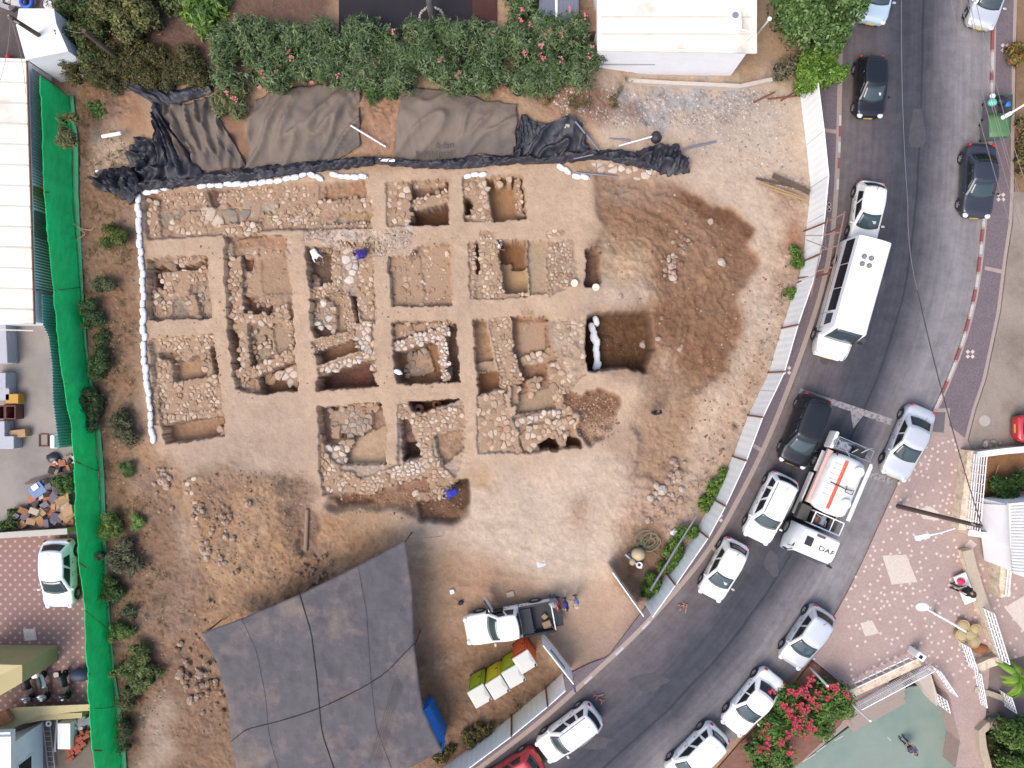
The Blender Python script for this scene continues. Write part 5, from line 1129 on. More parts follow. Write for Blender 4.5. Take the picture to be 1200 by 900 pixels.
def greenhouse(t, d, paint, glass=GLS, side_glass=GLD, base_z=None):
    L, W, H = d['L'], d['W'], d['H']; xb, xt, xr, xe = [v*L for v in d['g']]; zb = (base_z or d['belt'])-.02; zr = H-.05
    wb, wt = W*.46, W*.365; ns = 10
    def pt(side, s, v, out=0.0):
        # side 0 front, 1 right(-y), 2 rear, 3 left ; s 0..1 ; v 0..1 up
        cv = 4*s*(1-s); k = .5+.5*v
        hw = wb+(wt-wb)*(v**1.15); xf = xb+(xt-xb)*v; xk = xe+(xr-xe)*v
        if side == 0: return (xf+(.20-.09*v)*cv-.10+out, hw*(1-2*s), zb+(zr-zb)*v+out*.8)
        if side == 2: return (xk-(.14-.05*v)*cv+.07-out, -hw*(1-2*s), zb+(zr-zb)*v+out*.6)
        x = (xf-.10)+((xk+.07)-(xf-.10))*s; b = .05*cv
        if side == 1: return (x, -(hw+b+out), zb+(zr-zb)*v+out*.3)
        return (x, hw+b+out, zb+(zr-zb)*v+out*.3)
    ring = lambda v: [pt(0, s, v) for s in np.linspace(0, 1, ns, endpoint=False)]+[pt(1, s, v) for s in np.linspace(0, 1, 2*ns, endpoint=False)]+[pt(2, s, v) for s in np.linspace(0, 1, ns, endpoint=False)]+[pt(3, 1-s, v) for s in np.linspace(0, 1, 2*ns, endpoint=False)]
    rings = [ring(v) for v in (0, .3, .6, .85, 1)]; r1 = rings[-1]; cx = (xt+xr)/2
    rings.append([(cx+(x-cx)*.965, y*.93, z+.028) for x, y, z in r1]); rings.append([(cx+(x-cx)*.86, y*.70, z+.046) for x, y, z in r1]); rings.append([(cx+(x-cx)*.5, y*.3, z+.055) for x, y, z in r1])
    m_ = len(r1); mb = MB(); mb.add([p for r_ in rings for p in r_], [(a*m_+i, (a+1)*m_+i, (a+1)*m_+(i+1)%m_, a*m_+(i+1)%m_) for a in range(len(rings)-1) for i in range(m_)]+[tuple((len(rings)-1)*m_+i for i in range(m_-1, -1, -1))])
    mb.f = [f[::-1] for f in mb.f]; mb.build('cabin', paint, t, smooth=True)
    def pane(name, side, s0, s1, v0, v1, m, n=8, rev=False):
        g = [[pt(side, s, v, .012) for s in np.linspace(s0+ (.05*(v-v0)*(1 if side in (1,3) else 0)), s1-(.02 if side in (1,3) else 0)*(v-v0), n)] for v in np.linspace(v0, v1, 5)]
        mb = MB(); mb.grid(g, flip=rev); o = mb.build(name, m, t, smooth=True); md = o.modifiers.new('s', 'SOLIDIFY'); md.thickness = .012; md.offset = 0
    pane('windshield', 0, .07, .93, .05, .90, glass, 10); pane('rear_window', 2, .10, .90, .22, .88, side_glass, 10)
    for s0, s1 in d['wins']: pane('side_window', 1, s0, s1, .14, .86, side_glass); pane('side_window', 3, s0, s1, .14, .86, side_glass, rev=True)
    return pt
def lights(t, d):
    L, W = d['L'], d['W']
    for s in (1, -1):
        mb = MB(); mb.sphere((L*.475, s*W*.36, d['nose']+.10), (.17, .17, .085), 10, 6); mb.build('headlight', LMP, t, smooth=True)
        mb = MB(); mb.sphere((-L*.482, s*W*.39, d['tail']-.13), (.08, .10, .15), 10, 6); mb.build('tail_light', TLR, t, smooth=True)
        x = d['g'][0]*L-.22; mb = MB(); mb.rbox((x, s*(W/2+.09), d['belt']+.05), (.11, .20, .13), .04); mb.build('side_mirror', d.get('mirror', TRM), t)
        mb = MB()
        for xx in (.02*L, -.17*L): mb.box((xx, s*(W*.492+.012), d['belt']-.16), (.16, .02, .03))
        mb.build('door_handle', TRM, t)
        mb = MB()
        for xx in (.20*L, -.02*L, -.22*L): mb.box((xx, s*W*.499, .62), (.012, .012, d['belt']-.40))
        mb.build('door_gap', SEAM_, t)
    mb = MB(); mb.box((L*.5+.0, 0, .42), (.03, .5, .12)); mb.build('number_plate', PLT, t)
    mb = MB(); mb.box((-L*.5-.0, 0, .62), (.03, .5, .12)); mb.build('number_plate', PLT, t)
    mb = MB(); mb.rbox((L*.49, 0, .36), (.09, W*.62, .14), .03); mb.build('grille', TRM, t)
    for s in (1, -1):
        mb = MB(); mb.box((L*.40, s*W*.36, d['hood']-.004+.015), (L*.16, .012, .012), s*-.08); mb.build('bonnet_gap', SEAM_, t)
    mb = MB(); mb.tube([(d['g'][0]*L-.02, .45, d['belt']+.03), (d['g'][0]*L-.16, -.1, d['belt']+.12)], .012, 5); mb.tube([(d['g'][0]*L-.02, -.15, d['belt']+.03), (d['g'][0]*L-.16, -.6, d['belt']+.10)], .012, 5); mb.build('wiper', TRM, t)
def make_car(px, py, hd, kind, paint, label, L=None, group='cars on the curved street', cat='car', name='parked_car', extra=None, W=None):
    d = dict(CARS[kind]); 
    if L: d['L'] = L
    if W: d['W'] = W
    d['mirror'] = paint
    t = thing(name, label, cat, (*P(px, py, .5), .0), R(hd), group)
    car_shell(t, d, paint); pt = greenhouse(t, d, paint); lights(t, d)
    if d['rack']:
        mb = MB()
        for s in (1, -1): mb.tube([(.10*d['L'], s*d['W']*.33, d['H']+.03), (.06*d['L'], s*d['W']*.34, d['H']+.07), (-.33*d['L'], s*d['W']*.34, d['H']+.07), (-.36*d['L'], s*d['W']*.33, d['H']+.03)], .02, 6)
        mb.build('roof_rack', TRM, t)
    mb = MB(); mb.tube([(-.30*d['L'], 0, d['H']+.0), (-.36*d['L'], 0, d['H']+.16)], .012, 5); mb.build('aerial', TRM, t)
    if extra: extra(t, d)
    return t
SUN_ = mat('windscreen_shade', (.45,.5,.52), .5)
def paper(t, d):
    mb = MB(); mb.box((d['g'][0]*d['L']-.32, .25, d['belt']+.235), (.16, .26, .012), 0, 0, 0, .60); mb.build('dashboard_paper', SUN_, t)
def stripe(t, d):
    mb = MB(); mb.box((-.15*d['L'], 0, d['H']+.008), (1.15, .9, .014)); mb.build('sunroof', GLD, t)
make_car(1027, -12, -100, 'hatch', PB, 'pale blue car half hidden under the tree at the top of the street', L=4.0)
make_car(1018, 103, -91, 'hatch', PK, 'small black hatchback parked by the top of the hoarding', L=3.5, W=1.62, extra=paper)
make_car(1157, -7, -105, 'hatch', PS, 'silver car standing half on the pavement above the two bins', L=4.1)
make_car(1144, 213, -93, 'sedan', PG, 'dark grey saloon parked below the two rubbish bins', L=4.2)
make_car(1014, 250, -99, 'hatch', PW2, 'white hatchback right behind the minibus', L=3.6, W=1.62, extra=paper)
make_car(941, 504, -111, 'mpv', PK, 'black people carrier stopped at the white give way line', L=4.2)
make_car(1062, 518, -113, 'sedan', PS, 'silver saloon parked on the plaza edge beside the tank lorry', L=4.35)
make_car(901, 594, -116, 'suv', PW, 'white off-road car with black roof rails by the hoarding', L=4.1, W=1.74)
make_car(847, 666, -118, 'hatch', PW2, 'white hatchback between the off-road car and the site entrance', L=3.6, W=1.62, extra=paper)
make_car(944, 745, -124, 'hatch', PS, 'silver hatchback parked above the red flowering bed', L=3.7, W=1.66)
make_car(881, 821, -129, 'sedan', PW, 'white saloon parked along the red flowering bed', L=4.1, W=1.70)
make_car(815, 882, -135, 'mpv', PW, 'white hatchback with red tail lights at the bottom edge, last in the row', L=3.9, W=1.72)
make_car(667, 856, -143, 'suv', PW, 'white estate car with roof rails below the site entrance', L=3.9, W=1.66)
make_car(598, 908, -147, 'hatch', PR, 'red car cut by the bottom edge of the picture', L=4.0)
make_car(71, 671, -89, 'hatch', PW, 'white car parked in the tiled courtyard against the green net', L=3.9, W=1.75, group=None)
make_car(1228, 502, 0, 'hatch', PR, 'red car at the right edge in the dusty lot', L=4.0, W=1.6, group=None)
# ---------------- minibus
def minibus():
    t = thing('minibus', 'white minibus with four round roof vents beside the scaffold', 'minibus', (*P(990, 352, .9), 0), R(-105.6), 'cars on the curved street'); t['group'] = 'cars on the curved street'
    L, W, H = 6.7, 2.02, 2.75; n = 26
    def sect(x, hw, z0, z1, tum=.1):
        h = [(hw*.93, z0), (hw, z0+.12), (hw, z0+.75), (hw*(1-tum*.35), z0+(z1-z0)*.62), (hw*(1-tum), z1-.10), (hw*(1-tum)-.09, z1-.01), (hw*.4, z1+.03), (0, z1+.035)]
        return [(x, y, z) for y, z in h]+[(x, -y, z) for y, z in h[-2::-1]]
    rows = [sect(-L/2, W/2*.93, .45, 2.6)]+[sect(x, W/2, .35, H) for x in np.linspace(-L/2+.08, L/2-1.45, 14)]
    for s in (.15, .3, .5, .75, 1.0): rows.append(sect(L/2-1.45+.55*s, W/2*(1-.03*s), .35, H-.10*s*0-(H-1.32)*s**1.3 if s > .15 else H-.05))
    for x, z, w in ((L/2-.55, 1.20, .95), (L/2-.25, 1.08, .90), (L/2-.06, .92, .82), (L/2, .70, .74)): rows.append(sect(x, W/2*w, .35, z, .06))
    mb = MB(); mb.grid(rows, flip=True); m_ = len(rows[0]); mb.f += [tuple(range(m_)), tuple((len(rows)-1)*m_+j for j in range(m_-1, -1, -1))]; mb.m += [0, 0]
    mb.build('body', PW, t, smooth='auto')
    # windscreen
    mb = MB(); g = []
    for s in np.linspace(.12, .9, 6):
        x = L/2-1.45+.55*s+.04; z = (H-(H-1.32)*s**1.3)+.045; hw = (.72+.13*s); g.append([(x+.05*(1-(2*k-1)**2), (1-2*k)*hw, z-.05*(2*k-1)**2) for k in np.linspace(0, 1, 9)])
    mb.grid(g, flip=True); o = mb.build('windshield', GLS, t, smooth=True); md = o.modifiers.new('s', 'SOLIDIFY'); md.thickness = .03; md.offset = 0
    for s in (1, -1):
        def yy(z): # side wall y at height
            return W/2*(1-.035*max(0, (z-1.1)/.75)) if z < 1.85 else W/2*(.965-.065*(z-1.85)/.8)
        for x0, x1 in ((-3.15, -1.75), (-1.70, -.35), (-.30, .95)):
            mb = MB(); g = [[(x, s*(yy(z)+.012), z) for x in (x0, x1)] for z in (1.42, 1.85, 2.30)]; mb.grid(g, flip=(s > 0)); o = mb.build('side_window', GLD, t); md = o.modifiers.new('s', 'SOLIDIFY'); md.thickness = .01
        mb = MB(); g = [[(x, s*(yy(z)+.012), z) for x in (1.12, 1.78-.12*(z-1.4))] for z in (1.42, 1.85, 2.15)]; mb.grid(g, flip=(s > 0)); o = mb.build('door_window', GLS, t); md = o.modifiers.new('s', 'SOLIDIFY'); md.thickness = .01
        mb = MB(); mb.box((-.2, s*(W/2+.004), .95), (5.4, .012, .035)); mb.box((1.05, s*(W/2+.004), 1.2), (.014, .012, 1.4)); mb.box((1.9, s*(W/2+.002), 1.0), (.014, .012, .9)); mb.build('side_trim', SEAM_, t)
        for x in (-2.15, 2.25): wheel(t, x, s*(W/2+.02), .35, .24, s)
        for x in (-2.15, 2.25):
            mb = MB(); pts = [(x+.43*math.cos(a), s*(W/2+.006), .36+.43*math.sin(a)) for a in np.linspace(-.1, math.pi+.1, 15)]; mb.add(pts+[(x, s*(W/2+.006), .36)], [(i, i+1, 15) for i in range(14)]); mb.build('wheel_arch', TRM, t)
        mb = MB(); mb.tube([(2.15, s*1.0, 1.35), (2.25, s*1.22, 1.45)], .025, 5); mb.rbox((2.25, s*1.25, 1.45), (.12, .2, .34), .04); mb.build('side_mirror', TRM, t)
        mb = MB(); mb.sphere((L/2-.12, s*.72, .88), (.2, .17, .11), 10, 6); mb.build('headlight', LMP, t, smooth=True)
        mb = MB(); mb.rbox((-L/2-.01, s*.82, 1.3), (.06, .14, .5), .02); mb.build('tail_light', TLR, t)
    for dx in (0, .42):
        for dy in (0, .40):
            mb = MB(); mb.cyl((-2.15+dx, -.42+dy, H+.03), (-2.15+dx, -.42+dy, H+.12), .145, .13, 16); mb.cyl((-2.15+dx, -.42+dy, H+.12), (-2.15+dx, -.42+dy, H+.135), .06, .06, 10, 1); mb.build('roof_vent', [mat('vent_grey', (.16,.16,.17), .6), MET], t)
    mb = MB(); mb.box((-.9, .28, H+.036), (2.2, .03, .02)); mb.box((-1.9, -.22, H+.03), (1.35, 1.1, .02)); mb.build('roof_panel', PW, t)
    mb = MB(); mb.rbox((L/2-.02, 0, .5), (.14, 1.5, .28), .05); mb.build('bumper', PW, t); mb = MB(); mb.box((L/2+.06, 0, .5), (.02, .5, .12)); mb.build('number_plate', PLT, t)
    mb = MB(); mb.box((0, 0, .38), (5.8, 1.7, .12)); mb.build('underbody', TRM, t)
minibus()
# ---------------- white pickup with open door
def pickup():
    t = thing('pickup_truck', 'white double cab pickup with its door and tailgate open inside the site', 'pickup', (*P(597, 729, .6), 0), R(190.5))
    d = dict(L=5.15, W=1.80, H=1.74, belt=1.04, hood=1.0, nose=.74, tail=1.0, g=(.235,.12,-.10,-.125), wins=((.08,.48),(.54,.90)), rack=False, mirror=PW)
    L, W = d['L'], d['W']; n = 20; rows = []
    for i in range(n):
        x = L/2-(L/2+.66)*i/(n-1); u = x/L; e = max(0, (u-.34)/.16); hw = W/2*(1-.16*e**2.2); zt = 1.02-.06*max(0, u-.24)/.2-max(0, u-.44)*4.5
        half = [(hw*.92, .34), (hw*.985, .44), (hw, .66), (hw*.985, zt-.10), (hw*.93, zt-.03), (hw*.8, zt), (hw*.4, zt+.025), (0, zt+.03)]
        rows.append([(x, y, z) for y, z in half]+[(x, -y, z) for y, z in half[-2::-1]])
    mb = MB(); mb.grid(rows); m_ = len(rows[0]); mb.f += [tuple(range(m_-1, -1, -1)), tuple((n-1)*m_+j for j in range(m_))]; mb.m += [0, 0]; mb.build('body', PW, t, smooth=True)
    greenhouse(t, d, PW); lights(t, d)
    x0, x1 = -.70, -L/2+.02; xm = (x0+x1)/2; lx = x0-x1
    mb = MB(); mb.box((xm, 0, .55), (lx, W*.86, .10)); mb.box((xm-.0, 0, .612), (lx-.1, W*.80, .02), 0, 1); mb.build('bed_floor', [PW, BED], t)
    for s in (1, -1):
        mb = MB(); mb.rbox((xm, s*(W/2-.06), .76), (lx, .10, .56), .03); mb.build('bed_side', PW, t)
        mb = MB(); mb.box((xm, s*(W/2-.125), .80), (lx, .03, .50)); mb.rbox((xm, s*(W/2-.07), 1.05), (lx, .13, .03), .01); mb.build('bed_liner', BED, t)
    mb = MB(); mb.box((x0+.02, 0, .80), (.06, W*.86, .52)); mb.box((x0-.32, 0, 1.06), (.62, W*.80, .04), 0, 0); mb.build('bed_cover', BED, t)
    mb = MB()
    for y in (-.78, .78): mb.tube([(x0-.06, y, 1.05), (x0+.02, y*.9, 1.62)], .03, 6)
    mb.tube([(x0+.02, -.7, 1.62), (x0+.02, .7, 1.62)], .03, 6); mb.build('roll_bar', TRM, t)
    mb = MB(); mb.rbox((x1-.25, 0, .60), (.52, W*.84, .07), .02); mb.build('tailgate', BED, t)
    mb = MB(); mb.tube([(x1, -W*.43, 1.04), (x1, W*.43, 1.04)], .03, 6); mb.build('rear_rail', PW, t)
    mb = MB(); mb.rbox((x1+.45, .45, .75), (.5, .4, .25), .04, .2); mb.rbox((x1+.5, .0, .72), (.3, .3, .2), .04, .6); t2 = mb.build('cargo_box', mat('cardboard', C(176,146,114), .9), t)
    for sx, xx in ((1, 1.62), (-1, -1.66)):
        for s in (1, -1):
            mb = MB(); pts = [(xx+.45*math.cos(a), s*(W/2+.006), .38+.45*math.sin(a)) for a in np.linspace(-.1, math.pi+.1, 15)]; mb.add(pts+[(xx, s*(W/2+.006), .38)], [(i, i+1, 15) for i in range(14)]); mb.build('wheel_arch', TRM, t)
            wheel(t, xx, s*(W/2+.03), .36, .24, s)
    mb = MB(); mb.rbox((.98, -(W/2+.40), .84), (.07, .95, .62), .03, .38); mb.build('open_door', PW, t)
    mb = MB(); mb.box((1.02, -(W/2+.42), 1.30), (.03, .80, .36), .38); mb.build('door_window', GLD, t)
    mb = MB(); mb.box((.70, -W/2-.004, .9), (1.0, .02, .7)); mb.build('door_opening', DARKV, t)
pickup()
# ---------------- tank lorry
def lorry():
    t = thing('tank_lorry', 'white and red striped tank lorry with an open service frame behind its cab', 'lorry', (*P(968, 582, 1.2), 0), R(-113), 'cars on the curved street')
    ORG = mat('red_stripe', C(226,92,62,.8), .5); PNK = mat('faded_pink_hose_tray', C(226,190,180,.75), .6); TW = mat('tank_white', (.72,.71,.69), .45, nscale=2, namt=.06, color2=(.5,.46,.42), c2scale=1.2, c2lo=.6, c2hi=.75)
    L = 7.0; W = 2.35
    mb = MB()
    for s in (1, -1): mb.box((-.3, s*.42, .82), (6.2, .12, .22))
    for x in (-2.8, -1.2, .4, 2.0): mb.box((x, 0, .82), (.12, .8, .18))
    mb.build('chassis', mat('chassis_black', (.03,.03,.032), .7), t)
    for s in (1, -1):
        for x, r_ in ((2.45, .48), (-1.75, .48)): wheel(t, x, s*(W/2-.02), r_, .30, s)
        mb = MB(); mb.rbox((-1.75, s*(W/2-.15), 1.08), (1.25, .34, .06), .02); mb.build('mudguard', TW, t)
        mb = MB(); mb.rbox((.3, s*(W/2-.06), .78), (2.6, .10, .5), .03); mb.build('side_guard', TW, t)
    # tank along x from -2.6 to .75
    n = 22; m_ = 20; rows = []
    for i, (x, k) in enumerate([(-2.55, .0), (-2.5, .6), (-2.38, .88), (-2.2, .98)]+[(x, 1) for x in np.linspace(-2.0, .35, 12)]+[(.55, .98), (.72, .88), (.84, .6), (.9, 0)]):
        rows.append([(x, 1.02*k*math.cos(a)*(abs(math.cos(a))**-.15 if abs(math.cos(a)) > .01 else 1), 1.85+.82*k*math.sin(a)) for a in np.linspace(0, 2*math.pi, m_)])
    mb = MB(); mb.grid(rows, flip=True); mb.build('tank', TW, t, smooth=True)
    mb = MB(); mb.grid([[(x, y, 1.85+.83*math.sqrt(max(0, 1-(y/1.04)**2))+.012) for y in (-.26, -.36, -.44)][::-1] for x in (-2.2, -1, .0, .62)]); o = mb.build('stripe', ORG, t); md = o.modifiers.new('s', 'SOLIDIFY'); md.thickness = .01
    for x in (-1.9, .0):
        mb = MB(); mb.cyl((x, .42, 2.55), (x, .42, 2.80), .30, .28, 18); mb.torus((x, .42, 2.80), .24, .03, 18, 6); mb.cyl((x, .42, 2.8), (x, .42, 2.83), .2, .18, 14, 1); mb.build('hatch', [TW, WHP], t)
    mb = MB(); mb.box((-.9, 1.12, 2.25), (3.4, .16, .05)); mb.tube([(-2.5, 1.2, 2.32), (.8, 1.2, 2.32)], .03, 6); mb.build('walkway', TW, t)
    mb = MB(); mb.box((-.9, -1.06, 1.72), (3.2, .36, .10)); mb.box((-.9, -1.22, 1.82), (3.2, .04, .16)); mb.build('hose_tray', PNK, t)
    mb = MB(); mb.tube([(-2.5, -.8, 2.1), (-2.3, -.78, 2.22), (.5, -.78, 2.22)], .05, 6); mb.tube([(-.8, -.75, 2.6), (-.75, .1, 2.80), (-.82, .5, 2.72)], .03, 6); mb.tube([(-.9, .55, 2.75), (-.6, .55, 2.75), (-.6, .1, 2.8), (-.95, .1, 2.8)], .022, 5); mb.build('hose', mat('black_hose', (.03,.03,.03), .7), t)
    mb = MB()
    for k in range(7): mb.box((-.1-.3*k, -.60, 2.53-.0), (.03, .5, .03), 0, 0, .5)
    mb.build('ladder', MET, t)
    # rear pump and pipework
    mb = MB(); r = random.Random(3)
    mb.box((-3.0, 0, 1.4), (.7, 1.9, .06)); mb.rbox((-3.0, .42, 1.75), (.5, .7, .6), .04, 0, 1); mb.rbox((-2.95, -.55, 1.7), (.45, .5, .5), .05); mb.cyl((-3.1, -.2, 1.7), (-2.7, -.2, 1.7), .22, n=14)
    for k in range(10): a = (-3.3+r.uniform(0, .6), r.uniform(-.9, .9), 1.5+r.uniform(0, .9)); mb.tube([a, (a[0]+r.uniform(-.4, .4), a[1]+r.uniform(-.5, .5), a[2]+r.uniform(-.2, .3))], .035, 6)
    mb.torus((-3.0, -.95, 1.95), .18, .05, 16, 6)
    mb.tube([(-3.35, -1.05, 2.1), (-3.35, 1.05, 2.1), (-2.7, 1.05, 2.1), (-2.7, -1.05, 2.1), (-3.35, -1.05, 2.1)], .03, 6)
    mb.build('pump', [MET, BLK], t); mb = MB(); mb.rbox((-3.1, -1.12, 1.5), (1.0, .2, .9), .05); mb.build('rear_fender', TW, t)
    # service frame between tank and cab
    mb = MB(); z = 2.0
    mb.tube([(1.0, -.55, z), (1.0, 1.15, z), (1.75, 1.15, z), (1.75, -.55, z), (1.0, -.55, z)], .035, 6); mb.tube([(1.0, .55, z), (1.75, .55, z)], .03, 6)
    for x in (1.0, 1.75):
        for y in (-.55, 1.15): mb.tube([(x, y, .95), (x, y, z)], .035, 6)
    mb.build('frame', WHP, t)
    mb = MB(); mb.rbox((1.36, -.05, 1.35), (.6, .7, .6), .05, 0, 0); mb.cyl((1.1, .15, 1.6), (1.6, .1, 1.7), .16, n=12, mi=1); mb.cyl((1.36, -.3, 1.6), (1.36, -.3, 1.85), .14, n=12, mi=2); mb.rbox((1.36, .85, 1.2), (.66, .5, .5), .03, 0, 0); mb.tube([(1.1, -.4, 1.7), (1.3, .3, 1.75), (1.6, .4, 1.6)], .04, 6, 1)
    mb.rbox((1.3, -.95, 1.3), (.9, .6, .5), .04, 0, 0); mb.build('engine', [mat('engine_dark', (.06,.055,.05), .6), MET, RUST], t)
    # cab
    rows = []
    for x, z0, z1, hw in ((2.0, .55, 2.62, 1.08), (2.1, .5, 2.72, 1.13), (2.9, .5, 2.74, 1.14), (3.25, .5, 2.66, 1.13), (3.42, .5, 2.4, 1.10), (3.62, .5, 1.6, 1.08), (3.66, .5, 1.3, 1.08), (3.6, .45, .8, 1.05)):
        h = [(hw*.96, z0), (hw, z0+.15), (hw, z0+(z1-z0)*.55), (hw*.95, z1-.14), (hw*.88, z1-.02), (hw*.4, z1+.02), (0, z1+.025)]; rows.append([(x, y, z) for y, z in h]+[(x, -y, z) for y, z in h[-2::-1]])
    mb = MB(); mb.grid(rows, flip=True); k = len(rows[0]); mb.f += [tuple(range(k)), tuple((len(rows)-1)*k+j for j in range(k-1, -1, -1))]; mb.m += [0, 0]; cab = mb.build('cab', PW, t, smooth='auto')
    mb = MB(); mb.grid([[(3.45+.015, y, 2.32) for y in (.98, 0, -.98)], [(3.64+.01, y, 1.62) for y in (.98, 0, -.98)]], flip=True); o = mb.build('windshield', GLS, t); md = o.modifiers.new('s', 'SOLIDIFY'); md.thickness = .02
    for s in (1, -1):
        mb = MB(); mb.grid([[(x, s*(1.10+.02-.03*(z-1.6)), z) for x in (2.55, 3.35-.12*(z-1.5))] for z in (1.55, 1.95, 2.3)], flip=(s > 0)); o = mb.build('door_window', GLD, t); md = o.modifiers.new('s', 'SOLIDIFY'); md.thickness = .02
        mb = MB(); mb.tube([(3.4, s*1.1, 2.3), (3.55, s*1.32, 2.2)], .025, 5); mb.rbox((3.55, s*1.34, 1.95), (.1, .18, .45), .03); mb.build('side_mirror', TRM, t)
        mb = MB(); mb.rbox((3.64, s*.85, .78), (.08, .3, .18), .03); mb.build('headlight', LMP, t)
    mb = MB(); mb.rbox((2.65, -.62, 2.765), (.5, .42, .03), .01); mb.build('roof_hatch', TRM, t)
    mb = MB(); mb.rbox((2.16, -.1, 2.77), (.14, .5, .05), .02); mb.build('roof_vent', mat('maroon', (.12,.06,.06), .6), t)
    o = text('DAF', .5, (2.78, .45, 2.782), R(90), TRM, 'cab_lettering', parent=t); o.scale = (1, .75, 1)
    mb = MB(); mb.rbox((2.02, .25, 1.5), (.12, 1.7, .8), .03); mb.build('rear_panel', mat('cab_grey', (.3,.3,.32), .6), t)
    mb = MB(); mb.box((3.69, 0, .55), (.02, .5, .12)); mb.build('number_plate', PLT, t)
lorry()
# ---------------- motor scooters
def scooter(px, py, hd, label, c1, c2):
    t = thing('motor_scooter', label, 'scooter', (*P(px, py, .4), -.03), R(hd), 'scooters parked in the tiled courtyard')
    for x in (.62, -.60):
        mb = MB(); mb.torus((x, 0, .25), .19, .06, 18, 8, 0, 'Y'); mb.cyl((x, -.04, .25), (x, .04, .25), .10, n=10); mb.build('wheel', TYR, t, smooth=True)
    def hull(pts, name, m):
        rows = [[(x+0*a, w*math.cos(a), z+h*math.sin(a)) for a in np.linspace(0, 2*math.pi, 13)] for x, z, w, h in pts]; mb = MB(); mb.grid(rows); return mb.build(name, m, t, smooth=True)
    hull([(-.80, .62, .02, .02), (-.72, .60, .14, .12), (-.45, .55, .19, .20), (-.1, .48, .18, .20), (.08, .42, .12, .12), (.1, .42, .01, .01)], 'body', c1)
    hull([(.75, .52, .02, .05), (.70, .60, .12, .18), (.55, .72, .20, .24), (.40, .85, .16, .20), (.34, .9, .02, .03)], 'front_fairing', c2)
    mb = MB(); mb.rbox((.22, 0, .30), (.5, .34, .07), .03); mb.build('footboard', TRM, t)
    hull([(-.75, .80, .02, .02), (-.65, .80, .14, .06), (-.3, .77, .16, .07), (.0, .75, .11, .06), (.05, .75, .01, .01)], 'seat', BLK)
    mb = MB(); mb.tube([(.42, -.32, 1.02), (.5, 0, 1.0), (.42, .32, 1.02)], .022, 6); mb.build('handlebar', TRM, t)
    for s in (1, -1):
        mb = MB(); mb.tube([(.45, s*.25, 1.02), (.5, s*.36, 1.15)], .012, 5); mb.rbox((.5, s*.38, 1.17), (.03, .12, .08), .02); mb.build('mirror', TRM, t)
    mb = MB(); mb.sphere((.69, 0, .80), (.06, .10, .07)); mb.build('headlight', LMP, t, smooth=True)
    mb = MB(); mb.sphere((-.80, 0, .68), (.04, .10, .05)); mb.build('tail_light', TLR, t, smooth=True)
    mb = MB(); mb.rbox((-.86, 0, .92), (.34, .34, .26), .05); mb.build('top_box', c1, t)
scooter(33, 806, -82, 'black scooter with a grey screen nearest the yellow wall', PK, PS)
scooter(51, 804, -80, 'white fronted scooter, the middle one of the row', PW, PW)
scooter(76, 803, -82, 'black scooter standing apart, right of the white fronted one', PK, PG)
mb = MB(); mb.sphere((*P(93,792,.5), .35), (.62, .38, .42), 16, 10); o = mb.build('covered_scooter', mat('navy_cover', (.03,.04,.08), .6, bump=.02), smooth=True); props(o, 'dark blue covered scooter half under the green net', 'scooter')
# ================================================================== VEGETATION
def leafmat(name): 
    return mat(name, attr=True, rough=.55, trans=.25, nscale=3, namt=.1, spec=.3)
LEAF = leafmat('leaf'); BARK = mat('bark', C(104,90,80), .9, nscale=8, namt=.25, bump=.02)
def leaves(name, pts, nrm, size, pal, parent=None, loc=(0,0,0), seed=0, per=1, aspect=2.2, droop=.25, jit=.5, kind=None):
    """pts Nx3 leaf clump positions, nrm Nx3 outward; each clump is a rosette of `per` long leaves"""
    r = np.random.default_rng(seed); n = len(pts); pal = np.array([C(*c) for c in pal])*1.45; N = n*per
    c = np.repeat(pts, per, 0); nr = np.repeat(nrm, per, 0)+r.normal(0, jit, (N, 3)); nr /= np.linalg.norm(nr, axis=1)[:, None]+1e-9
    a = r.normal(0, 1, (N, 3)); d = a-(a*nr).sum(1)[:, None]*nr; d /= np.linalg.norm(d, axis=1)[:, None]+1e-9; s = np.cross(nr, d)
    L_ = size*r.uniform(.6, 1.25, N)[:, None]; w_ = L_/aspect/2
    base = c+(d*.04*size if per > 1 else -d*L_/2)
    mid = base+d*L_*.5+nr*L_*.10; tip = base+d*L_-nr*L_*droop
    V = np.stack([base, mid+s*w_, tip, mid-s*w_], 1).reshape(-1, 3)
    Q = np.arange(N*4).reshape(-1, 4)
    ci = np.repeat(r.integers(0, len(pal), n), per); f = np.repeat(r.uniform(.75, 1.25, n), per)*r.uniform(.85, 1.15, N)
    col = np.repeat(pal[ci]*f[:, None], 4, 0)
    o = arr_mesh(name, V, Q, LEAF, col, parent=parent, loc=loc)
    if kind: props(o, kind=kind)
    return o
def blob_pts(blobs, n, seed, shell=.45):
    r = np.random.default_rng(seed); b = np.array(blobs, dtype=float); w_ = b[:, 3]*b[:, 4]; w_ = w_/w_.sum(); k = r.choice(len(b), n, p=w_)
    d = r.normal(0, 1, (n, 3)); d /= np.linalg.norm(d, axis=1)[:, None]; d[:, 2] = np.abs(d[:, 2])*np.where(r.random(n) < .85, 1, -1)
    rad = 1-shell*r.random(n)**1.5; rad *= 1+.12*np.sin(d[:, 0]*5+k)+.1*np.sin(d[:, 1]*7+k*2)
    p = b[k, :3]+d*b[k, 3:6]*rad[:, None]; return p, d
